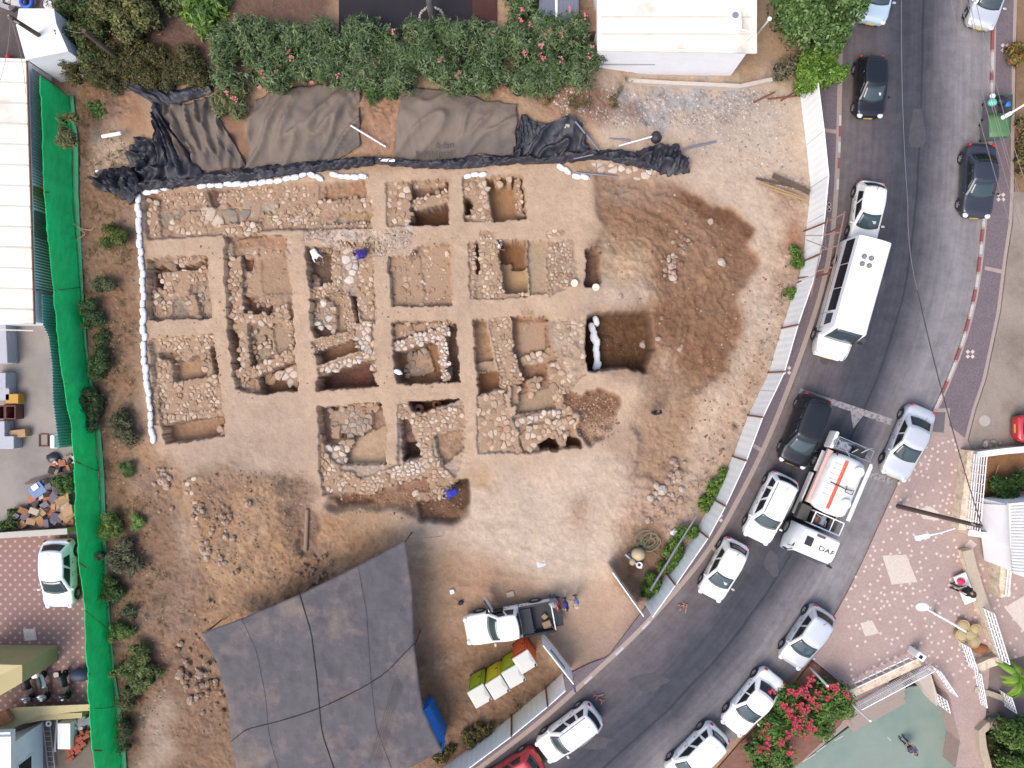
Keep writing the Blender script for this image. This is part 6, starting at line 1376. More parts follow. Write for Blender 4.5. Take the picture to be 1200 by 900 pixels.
def bush(name, label, cat, poly_px, z0, h, n, size, pal, seed, per=1, aspect=2.2, lump=.7, group=None, stems=3, kind=None, jit=.5, nb=None, extra=None, droop=.25, ground=None):
    """crown of leaf clumps over lumps spread through a pixel polygon read at the crown height"""
    r = random.Random(seed); zc = z0+h*.6; P0 = [P(x, y, zc) for x, y in poly_px]; c = cen(P0)
    xs0 = [p[0] for p in P0]; ys0 = [p[1] for p in P0]; area = abs(sum(P0[i][0]*P0[(i+1)%len(P0)][1]-P0[(i+1)%len(P0)][0]*P0[i][1] for i in range(len(P0)))/2)
    nb = nb or max(3, int(area/(lump**2)*1.1)); bl = []
    while len(bl) < nb:
        x, y = r.uniform(min(xs0), max(xs0)), r.uniform(min(ys0), max(ys0))
        if not inpoly(np.array([x]), np.array([y]), P0)[0]: continue
        rr_ = lump*r.uniform(.6, 1.15); hh = h*r.uniform(.35, .55); bl.append((x, y, z0+h*r.uniform(.35, .62), rr_, rr_*r.uniform(.8, 1.1), hh))
    t = thing(name, label, cat, (c[0], c[1], z0), group=group)
    p, d = blob_pts(bl, n, seed); p[:, 2] = np.maximum(p[:, 2], z0+.03)
    d2 = d.copy(); d2[:, 2] += .6; leaves('foliage', p, d2, size, pal, t, tuple(t.location), seed, per, aspect, droop, jit)
    mb = MB()
    for k in range(stems):
        b = bl[r.randrange(len(bl))]; mb.tube([(c[0]+(b[0]-c[0])*.5, c[1]+(b[1]-c[1])*.5, z0-.1), (b[0]+r.uniform(-.1,.1), b[1], z0+h*.3), (b[0], b[1], b[2]+b[5]*.5)], [.06, .045, .02], 6)
    mb.build('stem', BARK, t, world=True)
    # inner twig mass so the crown is dense
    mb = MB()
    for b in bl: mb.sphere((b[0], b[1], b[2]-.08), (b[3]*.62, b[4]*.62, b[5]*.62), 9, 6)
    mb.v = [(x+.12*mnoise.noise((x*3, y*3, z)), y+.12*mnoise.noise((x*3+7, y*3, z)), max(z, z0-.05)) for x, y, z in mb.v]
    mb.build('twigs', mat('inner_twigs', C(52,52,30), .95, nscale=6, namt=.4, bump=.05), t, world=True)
    if extra: extra(t, bl, r)
    return t
OLE = [(98,118,78),(84,106,66),(110,130,88),(72,92,56),(120,136,98),(92,118,62)]
DKO = [(76,78,44),(92,92,50),(60,66,36),(110,96,58),(84,70,42),(70,84,40)]
LIT = [(96,132,44),(120,150,60),(78,116,40),(132,160,78)]
MIDG = [(70,100,46),(86,116,56),(58,86,40),(100,128,66)]
PINKF = mat('pink_flower', (.50,.15,.16), .6); REDF = mat('red_bract', (.40,.025,.05), .6)
def blossoms(positions, parent, m, size=.07, name='flower_cluster', k=9, seed=1):
    r = random.Random(seed)
    for x, y, z in positions:
        mb = MB()
        for _ in range(k):
            a, b, c_ = r.gauss(0, size*1.1), r.gauss(0, size*1.1), r.uniform(0, size); s = size*r.uniform(.6, 1)
            th = r.uniform(0, 1.5); vs = [(x+a, y+b, z+c_)]+[(x+a+s*math.cos(th+i*1.2566), y+b+s*math.sin(th+i*1.2566), z+c_+s*.35) for i in range(5)]
            mb.add(vs, [(0, 1+i, 1+(i+1) % 5) for i in range(5)])
        mb.build(name, m, parent, world=True)
# oleander hedge
def olex(pts, zf=2.9, seed=1):
    def f(t, bl, r): blossoms([(*P(x, y, zf), zf-.05+r.uniform(-.1, .15)) for x, y in pts], t, PINKF, .065, seed=seed, k=7)
    return f
bush('oleander_hedge', 'long clipped oleander hedge with pink flowers along the north bank', 'hedge', [(256,40),(300,28),(400,32),(500,30),(600,28),(690,28),(700,60),(696,98),(640,100),(600,103),(540,100),(460,99),(420,94),(330,97),(290,103),(262,98),(254,70)],
     1.2, 2.0, 13500, .26, OLE, 41, per=5, aspect=4.5, lump=.72, stems=26, jit=.55, nb=230,
     extra=olex([(337,60),(341,68),(322,83),(325,76),(306,83),(309,92),(304,101),(394,88),(366,97),(422,71),(439,78),(425,84),(515,72),(518,69),(538,86),(536,90),(578,41),(461,38),(610,24),(622,27),(640,38),(668,12),(632,53),(635,55),(615,62),(633,65),(625,78),(631,72),(637,75),(638,70),(658,70),(657,74),(694,55),(690,68),(687,20),(658,40),(645,34),(610,34)]))
bush('oleander_bush', 'small oleander spilling between two brown tarpaulins', 'bush', [(432,98),(466,98),(462,118),(450,126),(436,118)], 1.0, 1.0, 420, .24, [(58,84,44),(70,100,50),(84,112,58)], 43, per=5, aspect=4, lump=.4)
bush('oleander_bush', 'flowering oleander at the west end of the long hedge', 'bush', [(252,105),(270,98),(294,105),(292,134),(270,138),(256,130)], 1.0, 1.3, 600, .26, [(104,112,70),(118,120,80),(90,104,62),(128,124,88)], 44, per=5, aspect=4, lump=.55, extra=olex([(272,113),(266,108),(262,86),(275,117)], 2.3, 5))
bush('oleander_bush', 'flowering shrub in front of the tarmac yard, top right of the hedge', 'bush', [(594,-30),(632,-30),(632,22),(600,22)], 1.0, 1.8, 700, .24, OLE, 45, per=5, aspect=4, lump=.6, extra=olex([(609,21),(612,12)], 2.8, 6))
# clipped dark hedges in the north west
bush('conifer_hedge', 'tall dark green hedge column beside the white shed roof', 'hedge', [(68,-40),(118,-40),(120,60),(108,84),(72,60),(64,20)], 0.1, 2.6, 5200, .17, DKO+MIDG, 46, per=3, aspect=2.6, lump=.75, stems=8)
bush('conifer_hedge', 'clipped olive brown hedge above the dark blue tarpaulin', 'hedge', [(74,64),(110,58),(150,56),(225,58),(246,72),(246,98),(200,98),(140,92),(136,122),(122,134),(106,122),(92,98),(72,78)], .6, 1.7, 8200, .15, DKO, 47, per=3, aspect=2.6, lump=.7, stems=14)
bush('shrub', 'bright green shrub tip hanging over the bank by the net', 'bush', [(106,112),(136,112),(132,130),(120,138),(108,130)], .3, 1.1, 700, .16, MIDG, 48, per=3, lump=.4)
bush('tree', 'loose olive green tree crown over the garden soil in the north west', 'tree', [(120,-30),(185,-30),(190,15),(175,35),(148,38),(128,22)], .6, 3.2, 2600, .22, [(116,116,66),(132,128,80),(96,104,56),(76,84,44)], 49, per=3, aspect=2.4, lump=.75, stems=9)
bush('leafy_shrub', 'vivid green banana-like shrub in the northern garden', 'bush', [(208,-20),(260,-20),(268,12),(258,32),(236,42),(222,30)], .6, 1.8, 620, .42, LIT+MIDG, 50, per=5, aspect=4, lump=.55, stems=6)
bush('shrub', 'pale leaved shrub at the top edge next to the vivid green one', 'bush', [(186,-30),(214,-30),(212,14),(192,16)], .6, 1.6, 420, .22, [(130,142,84),(150,158,104),(104,120,64)], 51, per=3, lump=.5)
# trees by the street
bush('tree', 'broad green tree overhanging the top of the street and the pale blue car', 'tree', [(922,-40),(1016,-40),(1018,6),(1004,30),(978,44),(958,52),(932,44),(922,20)], .5, 4.6, 7000, .22, MIDG+[(110,140,84),(126,152,98)], 52, per=3, aspect=2.0, lump=1.0, stems=9)
bush('tree', 'bright green round bush at the top end of the hoarding', 'tree', [(940,56),(968,44),(984,60),(984,88),(962,100),(946,92)], .2, 3.0, 3600, .17, LIT+[(84,120,44)], 53, per=3, aspect=2.0, lump=.65, stems=5)
bush('dry_shrub', 'dry thorny shrub with bare grey branches beside the white house', 'bush', [(905,60),(935,50),(942,80),(930,100),(908,96)], .1, 1.3, 700, .2, [(120,116,92),(96,92,66),(140,134,110)], 54, per=2, aspect=5, lump=.5, stems=14)
# bougainvillea beside the court
def boug(t, bl, r):
    pts = []
    for px, py, k, s in [(925,820,16,9),(944,808,12,7),(950,850,16,8),(930,852,14,9),(905,868,10,8),(968,812,5,5),(985,812,4,4),(920,880,6,8),(955,822,8,8)]:
        for _ in range(int(k*.6)): pts.append((*P(r.gauss(px, s), r.gauss(py, s), 1.7), 1.55+r.uniform(-.15, .2)))
    blossoms(pts[::2], t, REDF, .085, seed=9, k=12); blossoms(pts[1::2], t, mat('crimson_bract', (.30,.02,.035), .6), .11, seed=10, k=12, name='bract_cluster')
bush('bougainvillea', 'red flowering bougainvillea between the parked cars and the green court', 'bush', [(860,905),(885,865),(905,840),(925,805),(950,790),(972,796),(988,812),(990,838),(975,858),(950,866),(925,890),(900,915)], .1, 1.6, 5200, .2, [(84,122,48),(104,142,62),(66,98,40),(92,112,52)], 55, per=3, aspect=2.6, lump=.65, stems=9, extra=boug)
# creeper on the hoarding
bush('creeper', 'bright green creeper at the foot of the hoarding under the long pipe', 'creeper', [(803,612),(816,607),(812,632),(796,655),(782,678),(764,692),(756,690),(770,668),(786,640)], .0, .9, 2200, .13, LIT+[(80,120,50)], 56, per=3, lump=.4)
bush('creeper', 'green weeds along the hoarding above the creeper', 'weeds', [(818,598),(828,570),(842,558),(856,534),(852,560),(838,585),(826,600)], .0, .5, 800, .12, LIT, 57, per=3, lump=.25)
bush('creeper', 'green weeds between the edge-on gate leaf and the hoarding', 'weeds', [(752,690),(762,668),(772,690),(762,704),(756,705)], .0, .5, 420, .12, MIDG, 58, per=3, lump=.3)
bush('weed_tuft', 'green weed tuft at the hoarding near the scaffold', 'weeds', [(928,292),(940,290),(940,312),(930,318)], 0, .5, 420, .12, LIT+MIDG, 59, per=3, lump=.25)
bush('weed_tuft', 'small weed tuft at the hoarding below the scaffold', 'weeds', [(922,338),(932,338),(928,350),(920,350)], 0, .4, 160, .1, LIT, 60, per=3, lump=.2)
bush('weed_tuft', 'weeds growing at the foot of the southern hoarding', 'weeds', [(540,866),(560,850),(585,848),(570,862),(548,878)], 0, .6, 420, .15, [(104,96,52),(88,84,44),(120,112,66)], 61, per=3, lump=.3, stems=5)
bush('weed_tuft', 'dry weeds by the corner of the grey net', 'weeds', [(508,885),(530,868),(534,878),(515,898)], 0, .4, 220, .15, [(120,110,62),(92,88,48)], 62, per=3, lump=.25)
# shrubs along the green net (west bank)
wsh = [((118,264),(146,288),'sprawling green shrub on the west bank below the dry branches',[(84,100,44),(104,112,54),(70,84,38)]), ((108,324),(130,342),'small grey green shrub, second along the net from the north',[(84,92,62),(100,104,74)]),
 ((95,356),(119,384),'dense dark green round shrub against the net',[(60,84,46),(74,98,56)]), ((113,386),(127,402),'thin shrub just below the dense round one',[(66,84,48),(84,100,60)]), ((99,404),(122,446),'tall dark shrub hugging the middle of the net',[(56,78,42),(72,96,54)]),
 ((96,450),(120,500),'dark ivy-like shrub where the net bends',[(52,72,40),(70,90,52)]), ((130,486),(158,522),'round grey shrub west of the sandbag line end',[(86,88,62),(108,108,80),(70,76,50)]), ((140,545),(156,556),'low green weed patch on the west bank',[(88,112,60)]),
 ((116,600),(140,636),'bright green bush touching the net above the white car',[(92,112,54),(112,134,66)]), ((155,604),(165,618),'small light green seedling on the slope',[(110,140,70)]), ((124,638),(168,672),'grey dry looking bush beside the white car',[(96,96,72),(118,114,90),(80,86,60)]),
 ((120,676),(146,700),'dark green bush below the grey dry one',[(60,84,42),(80,104,54)]), ((144,712),(158,724),'small greyish tuft on the slope',[(84,94,66)]), ((128,732),(150,752),'light green tuft beside the net',[(104,132,64),(84,110,52)]),
 ((134,762),(184,808),'large spiky green bush near the bottom of the net',[(92,108,56),(76,94,46),(120,130,78)]), ((140,808),(156,832),'thin weeds below the spiky bush',[(90,96,60)]), ((140,840),(150,890),'straggling weeds at the foot of the net',[(70,84,50)]), ((70,132),(86,172),'flowering shrub poking over the green net',[(92,96,60),(112,110,74)])]
for i, ((x0, y0), (x1, y1), lab, pal) in enumerate(wsh):
    cx, cy, rx, ry = (x0+x1)/2, (y0+y1)/2, (x1-x0)/2*1.0, (y1-y0)/2*1.0; poly = [(cx+rx*(1+.35*math.sin(i*5+k*2.4))*math.cos(a), cy+ry*(1+.35*math.sin(i*3+k*1.9))*math.sin(a)) for k, a in enumerate(np.linspace(0, 6.28, 12)[:-1])]
    A = rx*ry; bush('shrub' if A > 60 else 'weed_tuft', lab, 'bush' if A > 60 else 'weeds', poly, max(0, tz(cx, cy)) if i != 17 else 1.6, .9 if A > 60 else .4, int(200+A*3.4), .17, pal, 70+i, per=3, lump=.34 if A > 60 else .22, aspect=3.2, stems=6, nb=int(6+A/22))
def tufts(name, regions, n, pal, seed=5):
    r = np.random.default_rng(seed); px = []; 
    for poly, w_ in regions:
        a = np.array(poly, float); k = int(n*w_); x = r.uniform(a[:,0].min(), a[:,0].max(), k*6); y = r.uniform(a[:,1].min(), a[:,1].max(), k*6)
        m = inpoly(x, y, poly) & (fbm(x, y, 16, 3, 88) > .12); px += list(zip(x[m][:k], y[m][:k]))
    pts = np.array([(*P(x, y), tz(x, y)+.05+.1*r.random()) for x, y in px]); nr = np.tile((0, 0, 1.0), (len(pts), 1))
    o = leaves(name, pts, nr, .2, pal, None, (0, 0, 0), seed, 5, 6, .1, .9); props(o, kind='stuff')
tufts('weeds', [([(92,120),(150,130),(158,220),(160,500),(200,700),(165,880),(140,880),(112,520),(100,400)], .55), ([(740,620),(800,600),(830,560),(900,430),(940,300),(945,250),(925,300),(880,430),(800,560)], .2), ([(520,880),(640,790),(668,790),(560,868)], .1), ([(610,100),(740,96),(735,130),(640,140)], .15)], 1700, [(116,104,66),(96,92,56),(140,118,80),(86,96,52)])
# courtyard and yard greens
bush('shrub', 'green plant growing over the planks at the end of the junk heap', 'bush', [(68,562),(86,556),(86,578),(72,576)], 0, 1.0, 500, .14, MIDG, 90, per=3, lump=.35)
bush('shrub', 'green weeds west of the junk heap', 'bush', [(0,606),(16,598),(18,618),(0,622)], 0, .7, 420, .13, MIDG, 91, per=3, lump=.35)
# garden plot behind the stone wall, planting at the east side
bush('shrub', 'leafy green shrub in the walled garden plot at the east', 'bush', [(1164,566),(1178,558),(1200,562),(1210,582),(1180,584),(1168,578)], .1, 1.3, 1500, .19, [(74,104,48),(56,84,38),(94,126,62)], 92, per=3, lump=.5)
bush('round_tree', 'round green tree at the bottom right corner behind the curved wall', 'tree', [(1176,856),(1215,850),(1215,905),(1186,905),(1176,880)], .0, 2.6, 2800, .2, [(92,122,56),(110,140,70),(72,100,44)], 93, per=3, lump=.7)
bush('verge_shrub', 'orange and green shrub at the pavement edge by the top of the street', 'bush', [(1184,55),(1204,50),(1204,72),(1188,74)], .1, .9, 380, .16, [(150,112,56),(104,108,54),(176,130,70)], 94, per=3, lump=.35)
bush('verge_shrub', 'brown verge plants beside the two bins', 'bush', [(1194,140),(1210,120),(1210,215),(1196,205)], .1, .8, 700, .15, [(124,112,66),(92,96,52),(148,124,84)], 95, per=3, lump=.4)
# banana plant: long arching leaves
def banana(px, py, label):
    t = thing('banana_plant', label, 'plant', (*P(px, py, .8), 0)); r = random.Random(4)
    for k in range(15):
        a = 2.2+k*.30+r.uniform(-.15, .15); L_ = r.uniform(1.0, 1.7); mb = MB(); g = []; w0 = r.uniform(.13, .2)
        mb.cc = tuple(v*r.uniform(.8, 1.25) for v in C(*[(124,164,52),(150,184,70),(96,140,44)][k % 3]))
        for i in range(9):
            s = i/8; x = L_*s; z = 1.0+.55*math.sin(s*2.6)-.35*s*s; w_ = w0*math.sin(math.pi*min(1, s*.93+.06))**.6
            g.append([(x*math.cos(a)-q*w_*math.sin(a), x*math.sin(a)+q*w_*math.cos(a), z-abs(q)*w_*.45) for q in (-1, -.5, 0, .5, 1)])
        mb.grid(g); mb.build('frond', LEAF, t, smooth=True)
    mb = MB(); mb.tube([(0, 0, 0), (0, 0, 1.05)], [.14, .09], 10); mb.build('stem', mat('green_stem', C(120,140,70), .7), t)
banana(1192, 790, 'yellow green banana plant with long leaves beside the stairs railing')
bush('ground_ivy', 'dark planting inside the curved wall at the bottom right', 'plants', [(1152,862),(1174,858),(1180,905),(1164,905)], .02, .4, 700, .12, [(66,84,36),(84,78,40),(56,68,32)], 96, per=3, lump=.3)
# tree trunk with ring of stones in the tarmac yard
t = thing('tree', 'grey leaning tree trunk in a ring of white stones on the tarmac yard', 'tree', (*P(506,22,1.4), 1.4))
mb = MB(); mb.tube([P3(509,24,1.4), P3(505,13,2.3), P3(503,0,3.4), P3(500,-25,4.8)], [.26, .2, .17, .12], 12); mb.build('trunk', mat('grey_bark', C(112,108,108), .9, nscale=6, namt=.2, bump=.03), t, world=True)
for k in range(26):
    a = 2*math.pi*k/26; x, y = P(506+14*math.cos(a), 21+12*math.sin(a), 1.42)
    o = bpy.data.objects.new('rock', RM[2]); COL.objects.link(o); o.location = (x, y, 1.41); o.scale = (.17, .15, .16); o.rotation_euler = (0, 0, k); props(o, 'white stone in the ring around the grey tree trunk', 'rock', 'ring of white stones')
# ================================================================== PEOPLE
SKIN = mat('skin', (.34,.19,.13), .6); HAIRM = mat('dark_hair', (.015,.012,.01), .7); EYE = mat('eye', (.02,.02,.02), .3)
POSES = {
 'stand': dict(pel=(0,0,.93), chest=(0,0,1.30), neck=(.0,0,1.47), head=(.03,0,1.62), sh=.19, shz=(0,1.42), el=((.03,.27,1.12),(.10,-.26,1.12)), ha=((.16,.26,.90),(.28,-.2,1.02)), kn=((.04,.11,.49),(.0,-.11,.49)), an=((.0,.13,.09),(-.03,-.12,.09))),
 'bend': dict(pel=(-.22,0,.88), chest=(.12,0,1.02), neck=(.28,0,1.04), head=(.42,0,1.02), sh=.19, shz=(.20,1.05), el=((.34,.26,.80),(.34,-.26,.80)), ha=((.50,.16,.56),(.52,-.14,.55)), kn=((.02,.14,.48),(-.06,-.13,.48)), an=((-.1,.16,.09),(-.14,-.14,.09))),
 'crouch': dict(pel=(-.20,0,.34), chest=(.06,0,.66), neck=(.18,0,.80), head=(.29,0,.90), sh=.19, shz=(.13,.76), el=((.34,.28,.56),(.34,-.27,.54)), ha=((.56,.16,.34),(.56,-.12,.32)), kn=((.24,.20,.48),(.22,-.20,.46)), an=((-.05,.18,.09),(-.06,-.17,.09))),
 'sit': dict(pel=(0,0,.52), chest=(.02,0,.90), neck=(.03,0,1.06), head=(.07,0,1.21), sh=.19, shz=(.02,1.01), el=((.10,.27,.76),(.10,-.27,.76)), ha=((.32,.16,.68),(.32,-.14,.68)), kn=((.44,.11,.53),(.44,-.11,.53)), an=((.46,.12,.10),(.46,-.12,.10))),
}
def person(px, py, z, hd, pose, label, shirt, trous, hair=HAIRM, cap=None, held=None, sleeve='short', scale=1.0, zc=None):
    p = POSES[pose]; V_ = lambda q: Vector(q)
    t = thing('person', label, 'person', (*P(px, py, z if zc is None else zc), z), R(hd)); t.scale = (scale,)*3
    caps = []   # (a, b, ra, rb, tag)
    pel, ch, nk, hd_ = map(V_, (p['pel'], p['chest'], p['neck'], p['head'])); sx, sz = p['shz']
    up = (ch-pel).normalized()
    caps += [(pel+Vector((0, .07, 0)), ch+Vector((0, .09, 0))-up*.05, .125, .125, 1), (pel+Vector((0, -.07, 0)), ch+Vector((0, -.09, 0))-up*.05, .125, .125, 1), (ch, nk, .12, .065, 1), (nk, hd_, .055, .055, 0),
             (Vector((sx, p['sh'], sz)), Vector((sx, -p['sh'], sz)), .075, .075, 1), (pel+Vector((0, .08, -.03)), pel+Vector((0, -.08, -.03)), .13, .13, 2)]
    hdv = (hd_-nk).normalized()
    caps += [(hd_-hdv*.02, hd_+hdv*.07, .088, .098, 0), (hd_+Vector((.02, 0, -.03)), hd_+Vector((.055, 0, -.055)), .05, .035, 0), (hd_+Vector((.085, 0, .01)), hd_+Vector((.115, 0, -.012)), .012, .014, 0)]
    for s in (1, -1): caps.append((hd_+Vector((0, s*.092, -.02)), hd_+Vector((-.005, s*.10, .03)), .014, .016, 0))
    for i, s in enumerate((1, -1)):
        e, h = V_(p['el'][i]), V_(p['ha'][i]); shp = Vector((sx, s*p['sh'], sz)); k, a = V_(p['kn'][i]), V_(p['an'][i]); hip = pel+Vector((0, s*.09, -.05))
        caps += [(shp, e, .058, .042, 1), (e, h, .04, .026, 1 if sleeve == 'long' else 0), (hip, k, .088, .058, 2), (k, a, .056, .038, 2), (a+Vector((-.04, 0, -.035)), a+Vector((.15, 0, -.05)), .042, .034, 3)]
        d = (h-e).normalized(); sd_ = d.cross(Vector((0, 0, 1))).normalized() if abs(d.z) < .95 else Vector((0, 1, 0)); pn = h+d*.075
        caps.append((h, pn, .03, .036, 0)); caps.append((h+sd_*.018, pn+sd_*.02, .02, .022, 0)); caps.append((h-sd_*.018, pn-sd_*.02, .02, .022, 0)); curl = sd_.cross(d)
        for q, ln in zip((-.034, -.011, .012, .034), (.062, .075, .08, .068)):
            b0 = pn+sd_*q; b1 = b0+d*ln*.55+curl*.012*s; b2 = b1+d*ln*.4+curl*.03*s; caps += [(b0, b1, .011, .010, 0), (b1, b2, .010, .008, 0)]
        th0 = h+d*.02+sd_*.03*s; caps += [(th0, th0+d*.03+sd_*.03*s, .014, .012, 0), (th0+d*.03+sd_*.03*s, th0+d*.065+sd_*.035*s, .012, .010, 0)]
    mb = MB()
    for a, b, ra, rb, _ in caps:
        if (b-a).length < 1e-4: b = a+Vector((0, 0, .01))
        mb.cyl(a, b, ra, rb, 12); 
        for c_, r_ in ((a, ra), (b, rb)): mb.sphere(c_, r_, 12, 8)
    me = bpy.data.meshes.new('tmp'); me.from_pydata([tuple(v) for v in mb.v], [], mb.f); tmp = bpy.data.objects.new('tmp', me); COL.objects.link(tmp)
    md = tmp.modifiers.new('r', 'REMESH'); md.mode = 'VOXEL'; md.voxel_size = .011
    ms = tmp.modifiers.new('s', 'SMOOTH'); ms.factor = .5; ms.iterations = 2
    bpy.context.view_layer.update(); me2 = bpy.data.meshes.new_from_object(tmp.evaluated_get(bpy.context.evaluated_depsgraph_get())); bpy.data.objects.remove(tmp); me2.name = 'body'
    n = len(me2.polygons); cen_ = np.zeros(n*3, dtype=np.float32); me2.polygons.foreach_get('center', cen_); cen_ = cen_.reshape(-1, 3); best = np.full(n, 9e9); idx = np.zeros(n, dtype=np.int32)
    for a, b, ra, rb, tg in caps:
        a = np.array(a); b = np.array(b); ab = b-a; L2 = max(1e-9, ab @ ab); s = np.clip(((cen_-a) @ ab)/L2, 0, 1); dd = np.linalg.norm(cen_-(a+s[:, None]*ab), axis=1)-(ra+(rb-ra)*s)
        m = dd < best; best[m] = dd[m]; idx[m] = tg
    me2.materials.clear()
    for m in (SKIN, shirt, trous, BLK): me2.materials.append(m)
    me2.polygons.foreach_set('material_index', idx); me2.polygons.foreach_set('use_smooth', np.ones(n, dtype=bool))
    o = bpy.data.objects.new('body', me2); COL.objects.link(o); o.parent = t
    mb = MB(); c = hd_+hdv*.05+Vector((-.012, 0, .012)); mb.sphere(c, (.112, .106, .108), 16, 10)
    keep = [(x, y, z) if not (x > c.x+.05 and z < c.z+.03) else (min(x, c.x+.05), y*.9, z) for x, y, z in mb.v]; mb.v = keep
    mb.build('cap' if cap else 'hair', cap or hair, t, smooth=True)
    if cap: mb = MB(); mb.cyl(c+Vector((.02, 0, .0)), c+Vector((.022, 0, .012)), .15, .15, 18); mb.build('brim', cap, t)
    for s in (1, -1):
        mb = MB(); mb.sphere(hd_+Vector((.09, s*.035, .02)), .012, 8, 6); mb.build('eye', EYE, t, smooth=True)
    mb = MB(); mb.sphere(hd_+Vector((.085, 0, -.055)), (.008, .024, .006), 8, 6); mb.build('mouth', mat('lips', (.25,.09,.07), .6), t, smooth=True)
    if held: held(t, V_(p['ha'][0]), V_(p['ha'][1]))
    return t
c_ = lambda n, *rgb: mat('cloth_'+n, rgb, .85, nscale=8, namt=.15)
CWH = c_('white', .7,.72,.75); CBL = c_('royal_blue', .03,.04,.32); CNV = c_('navy', .015,.02,.05); CBK = c_('black', .015,.015,.018); CGR = c_('grey', .25,.25,.27); CRD = c_('red', .35,.03,.04); CLB = c_('light_blue', .12,.25,.55); CKH = c_('khaki', .22,.17,.11); CPU = c_('indigo', .06,.04,.26); CJN = c_('denim', .05,.08,.16)
def pick(t, a, b):
    mb = MB(); mb.tube([b+Vector((-.02, .02, .02)), b+Vector((.30, .10, -.18))], .016, 6); mb.tube([b+Vector((.24, -.02, -.10)), b+Vector((.34, .22, -.22))], .02, 6); mb.build('hand_pick', DWOOD, t)
person(374, 301, -.98, -60, 'bend', 'person in a white shirt and black trousers bending over in the north central pit', CWH, CBK, held=pick)
person(425, 299, -.14, 200, 'crouch', 'person in indigo clothes crouching on the pale flagstones', CPU, CPU, sleeve='long')
person(586, 291, -1.6, -20, 'stand', 'person in white standing in the corner of the stepped orange pit', CWH, CGR)
person(529, 436, -1.3, 100, 'bend', 'person with a white cap bending in the narrow eastern trench', CBK, CBK, cap=CWH)
person(531, 575, -.5, 200, 'bend', 'person in a royal blue shirt bending over the foundation row', CBL, CBL, sleeve='long')
person(765, 483, -.3, 100, 'stand', 'dark dressed person standing alone on the eastern ground', CBK, CNV)
person(647, 698, 0, -80, 'stand', 'person in a grey shirt standing at the open tailgate of the pickup', CGR, CJN, cap=CGR)
person(653, 702, 0, 170, 'stand', 'person in a red shirt beside the pickup tailgate', CRD, CJN)
person(662, 703, 0, 190, 'stand', 'person in a dark blue shirt between the red and the light blue one', CBL, CJN)
person(674, 700, 0, 185, 'stand', 'person in a light blue shirt standing right of the tailgate group', CLB, CKH, cap=c_('tan', .42,.32,.24))
person(1131, 691, .13, 170, 'sit', 'person in black sitting on the white bench', CBK, CBK, hair=mat('auburn_hair', (.09,.02,.015), .6), zc=.6)
person(1066, 877, -1.2, 120, 'sit', 'person in grey sitting on the green court', CGR, CNV, zc=-.7)
# ================================================================== SANDBAGS
SBM = mat('white_sandbag', (.66,.67,.70), .85, nscale=6, namt=.08, bump=.02, bscale=9)
def bag_mesh(seed):
    mb = MB(); r = random.Random(seed); nu, nv = 14, 9; vs = []
    mb.sphere((0, 0, .12), (.34, .21, .13), 14, 9)
    mb.v = [(math.copysign(abs(x/.34)**.72, x)*.33+.02*mnoise.noise((x*9, y*9, seed)), math.copysign(abs(y/.21)**.8, y)*.20+.025*mnoise.noise((x*7+3, y*9, seed)), max(.0, z)+.02*mnoise.noise((x*8, y*8, 4+seed))) for x, y, z in mb.v]
    mb.box((.35, 0, .10), (.05, .16, .03), .2)
    o = mb.build('sandbag', SBM, smooth=True, recenter=False); me = o.data; bpy.data.objects.remove(o); return me
BM = [bag_mesh(i) for i in range(4)]
def bags(line, n, label, group, rows=1, s=1.0, jit=.05, z=None, along=True):
    pts = resample(line, n+1); r = random.Random(n)
    for i in range(n):
        p = (pts[i]+pts[i+1])/2; d = pts[i+1]-pts[i]; a = math.atan2(-d[1], d[0]); zz = (tz(*p) if z is None else z); x, y = P(p[0], p[1], zz+.1)
        o = bpy.data.objects.new('sandbag', BM[r.randrange(4)]); COL.objects.link(o); o.location = (x+r.uniform(-jit, jit), y+r.uniform(-jit, jit), zz-.01); o.rotation_euler = (0, 0, a+r.uniform(-.25, .25)+(0 if along else 1.57)); k = s*r.uniform(.9, 1.1); o.scale = (k, k, k)
        props(o, label, 'sandbag', group)
bags([(161,229),(163,262),(164,290),(167,330),(168,368),(168,378)], 17, 'white sandbag in the upper part of the line down the west side of the dig', 'upper sandbags of the western line', s=.82)
bags([(166,372),(169,398),(168,420),(172,450),(175,480),(179,519)], 16, 'white sandbag in the lower part of the line down the west side of the dig', 'lower sandbags of the western line', s=.82)
bags([(169,226),(186,222)], 2, 'white sandbag of the pair at the north west corner', 'corner sandbag pair', s=.8); bags([(187,221),(196,221)], 1, 'single white sandbag right of the corner pair', None, s=.8)
bags([(232,219),(262,216),(290,216),(318,213),(345,207),(360,204)], 13, 'white sandbag in the long row under the north tarpaulin roll', 'long row of northern sandbags', s=.82)
bags([(362,203),(378,209)], 2, 'white sandbag at the east end of the long northern row', 'end of the long northern row', s=.8)
bags([(387,203),(395,207),(430,207)], 5, 'white sandbag in the short row above the north strip', 'short row of northern sandbags', s=.8)
bags([(544,206),(569,204)], 3, 'white sandbag on the edge of the orange northern pit', 'three sandbags by the orange pit', s=.75)
bags([(655,194),(668,201)], 2, 'white sandbag beside the thin steel pole', 'sandbags by the steel pole', s=.8); bags([(672,206),(690,207)], 2, 'white sandbag lying under the thin steel pole', 'sandbags under the steel pole', s=.8)
bags([(695,376),(697,388),(694,395),(699,402),(698,412),(698,422),(697,434)], 11, 'white sandbag stacked in the slot of the deep dark pit', 'sandbags in the deep pit', s=.95, z=-1.35, jit=.22)
bags([(463,436),(469,437)], 1, 'white sandbag on the baulk corner of the stone floored pit', None, s=.8, z=0)
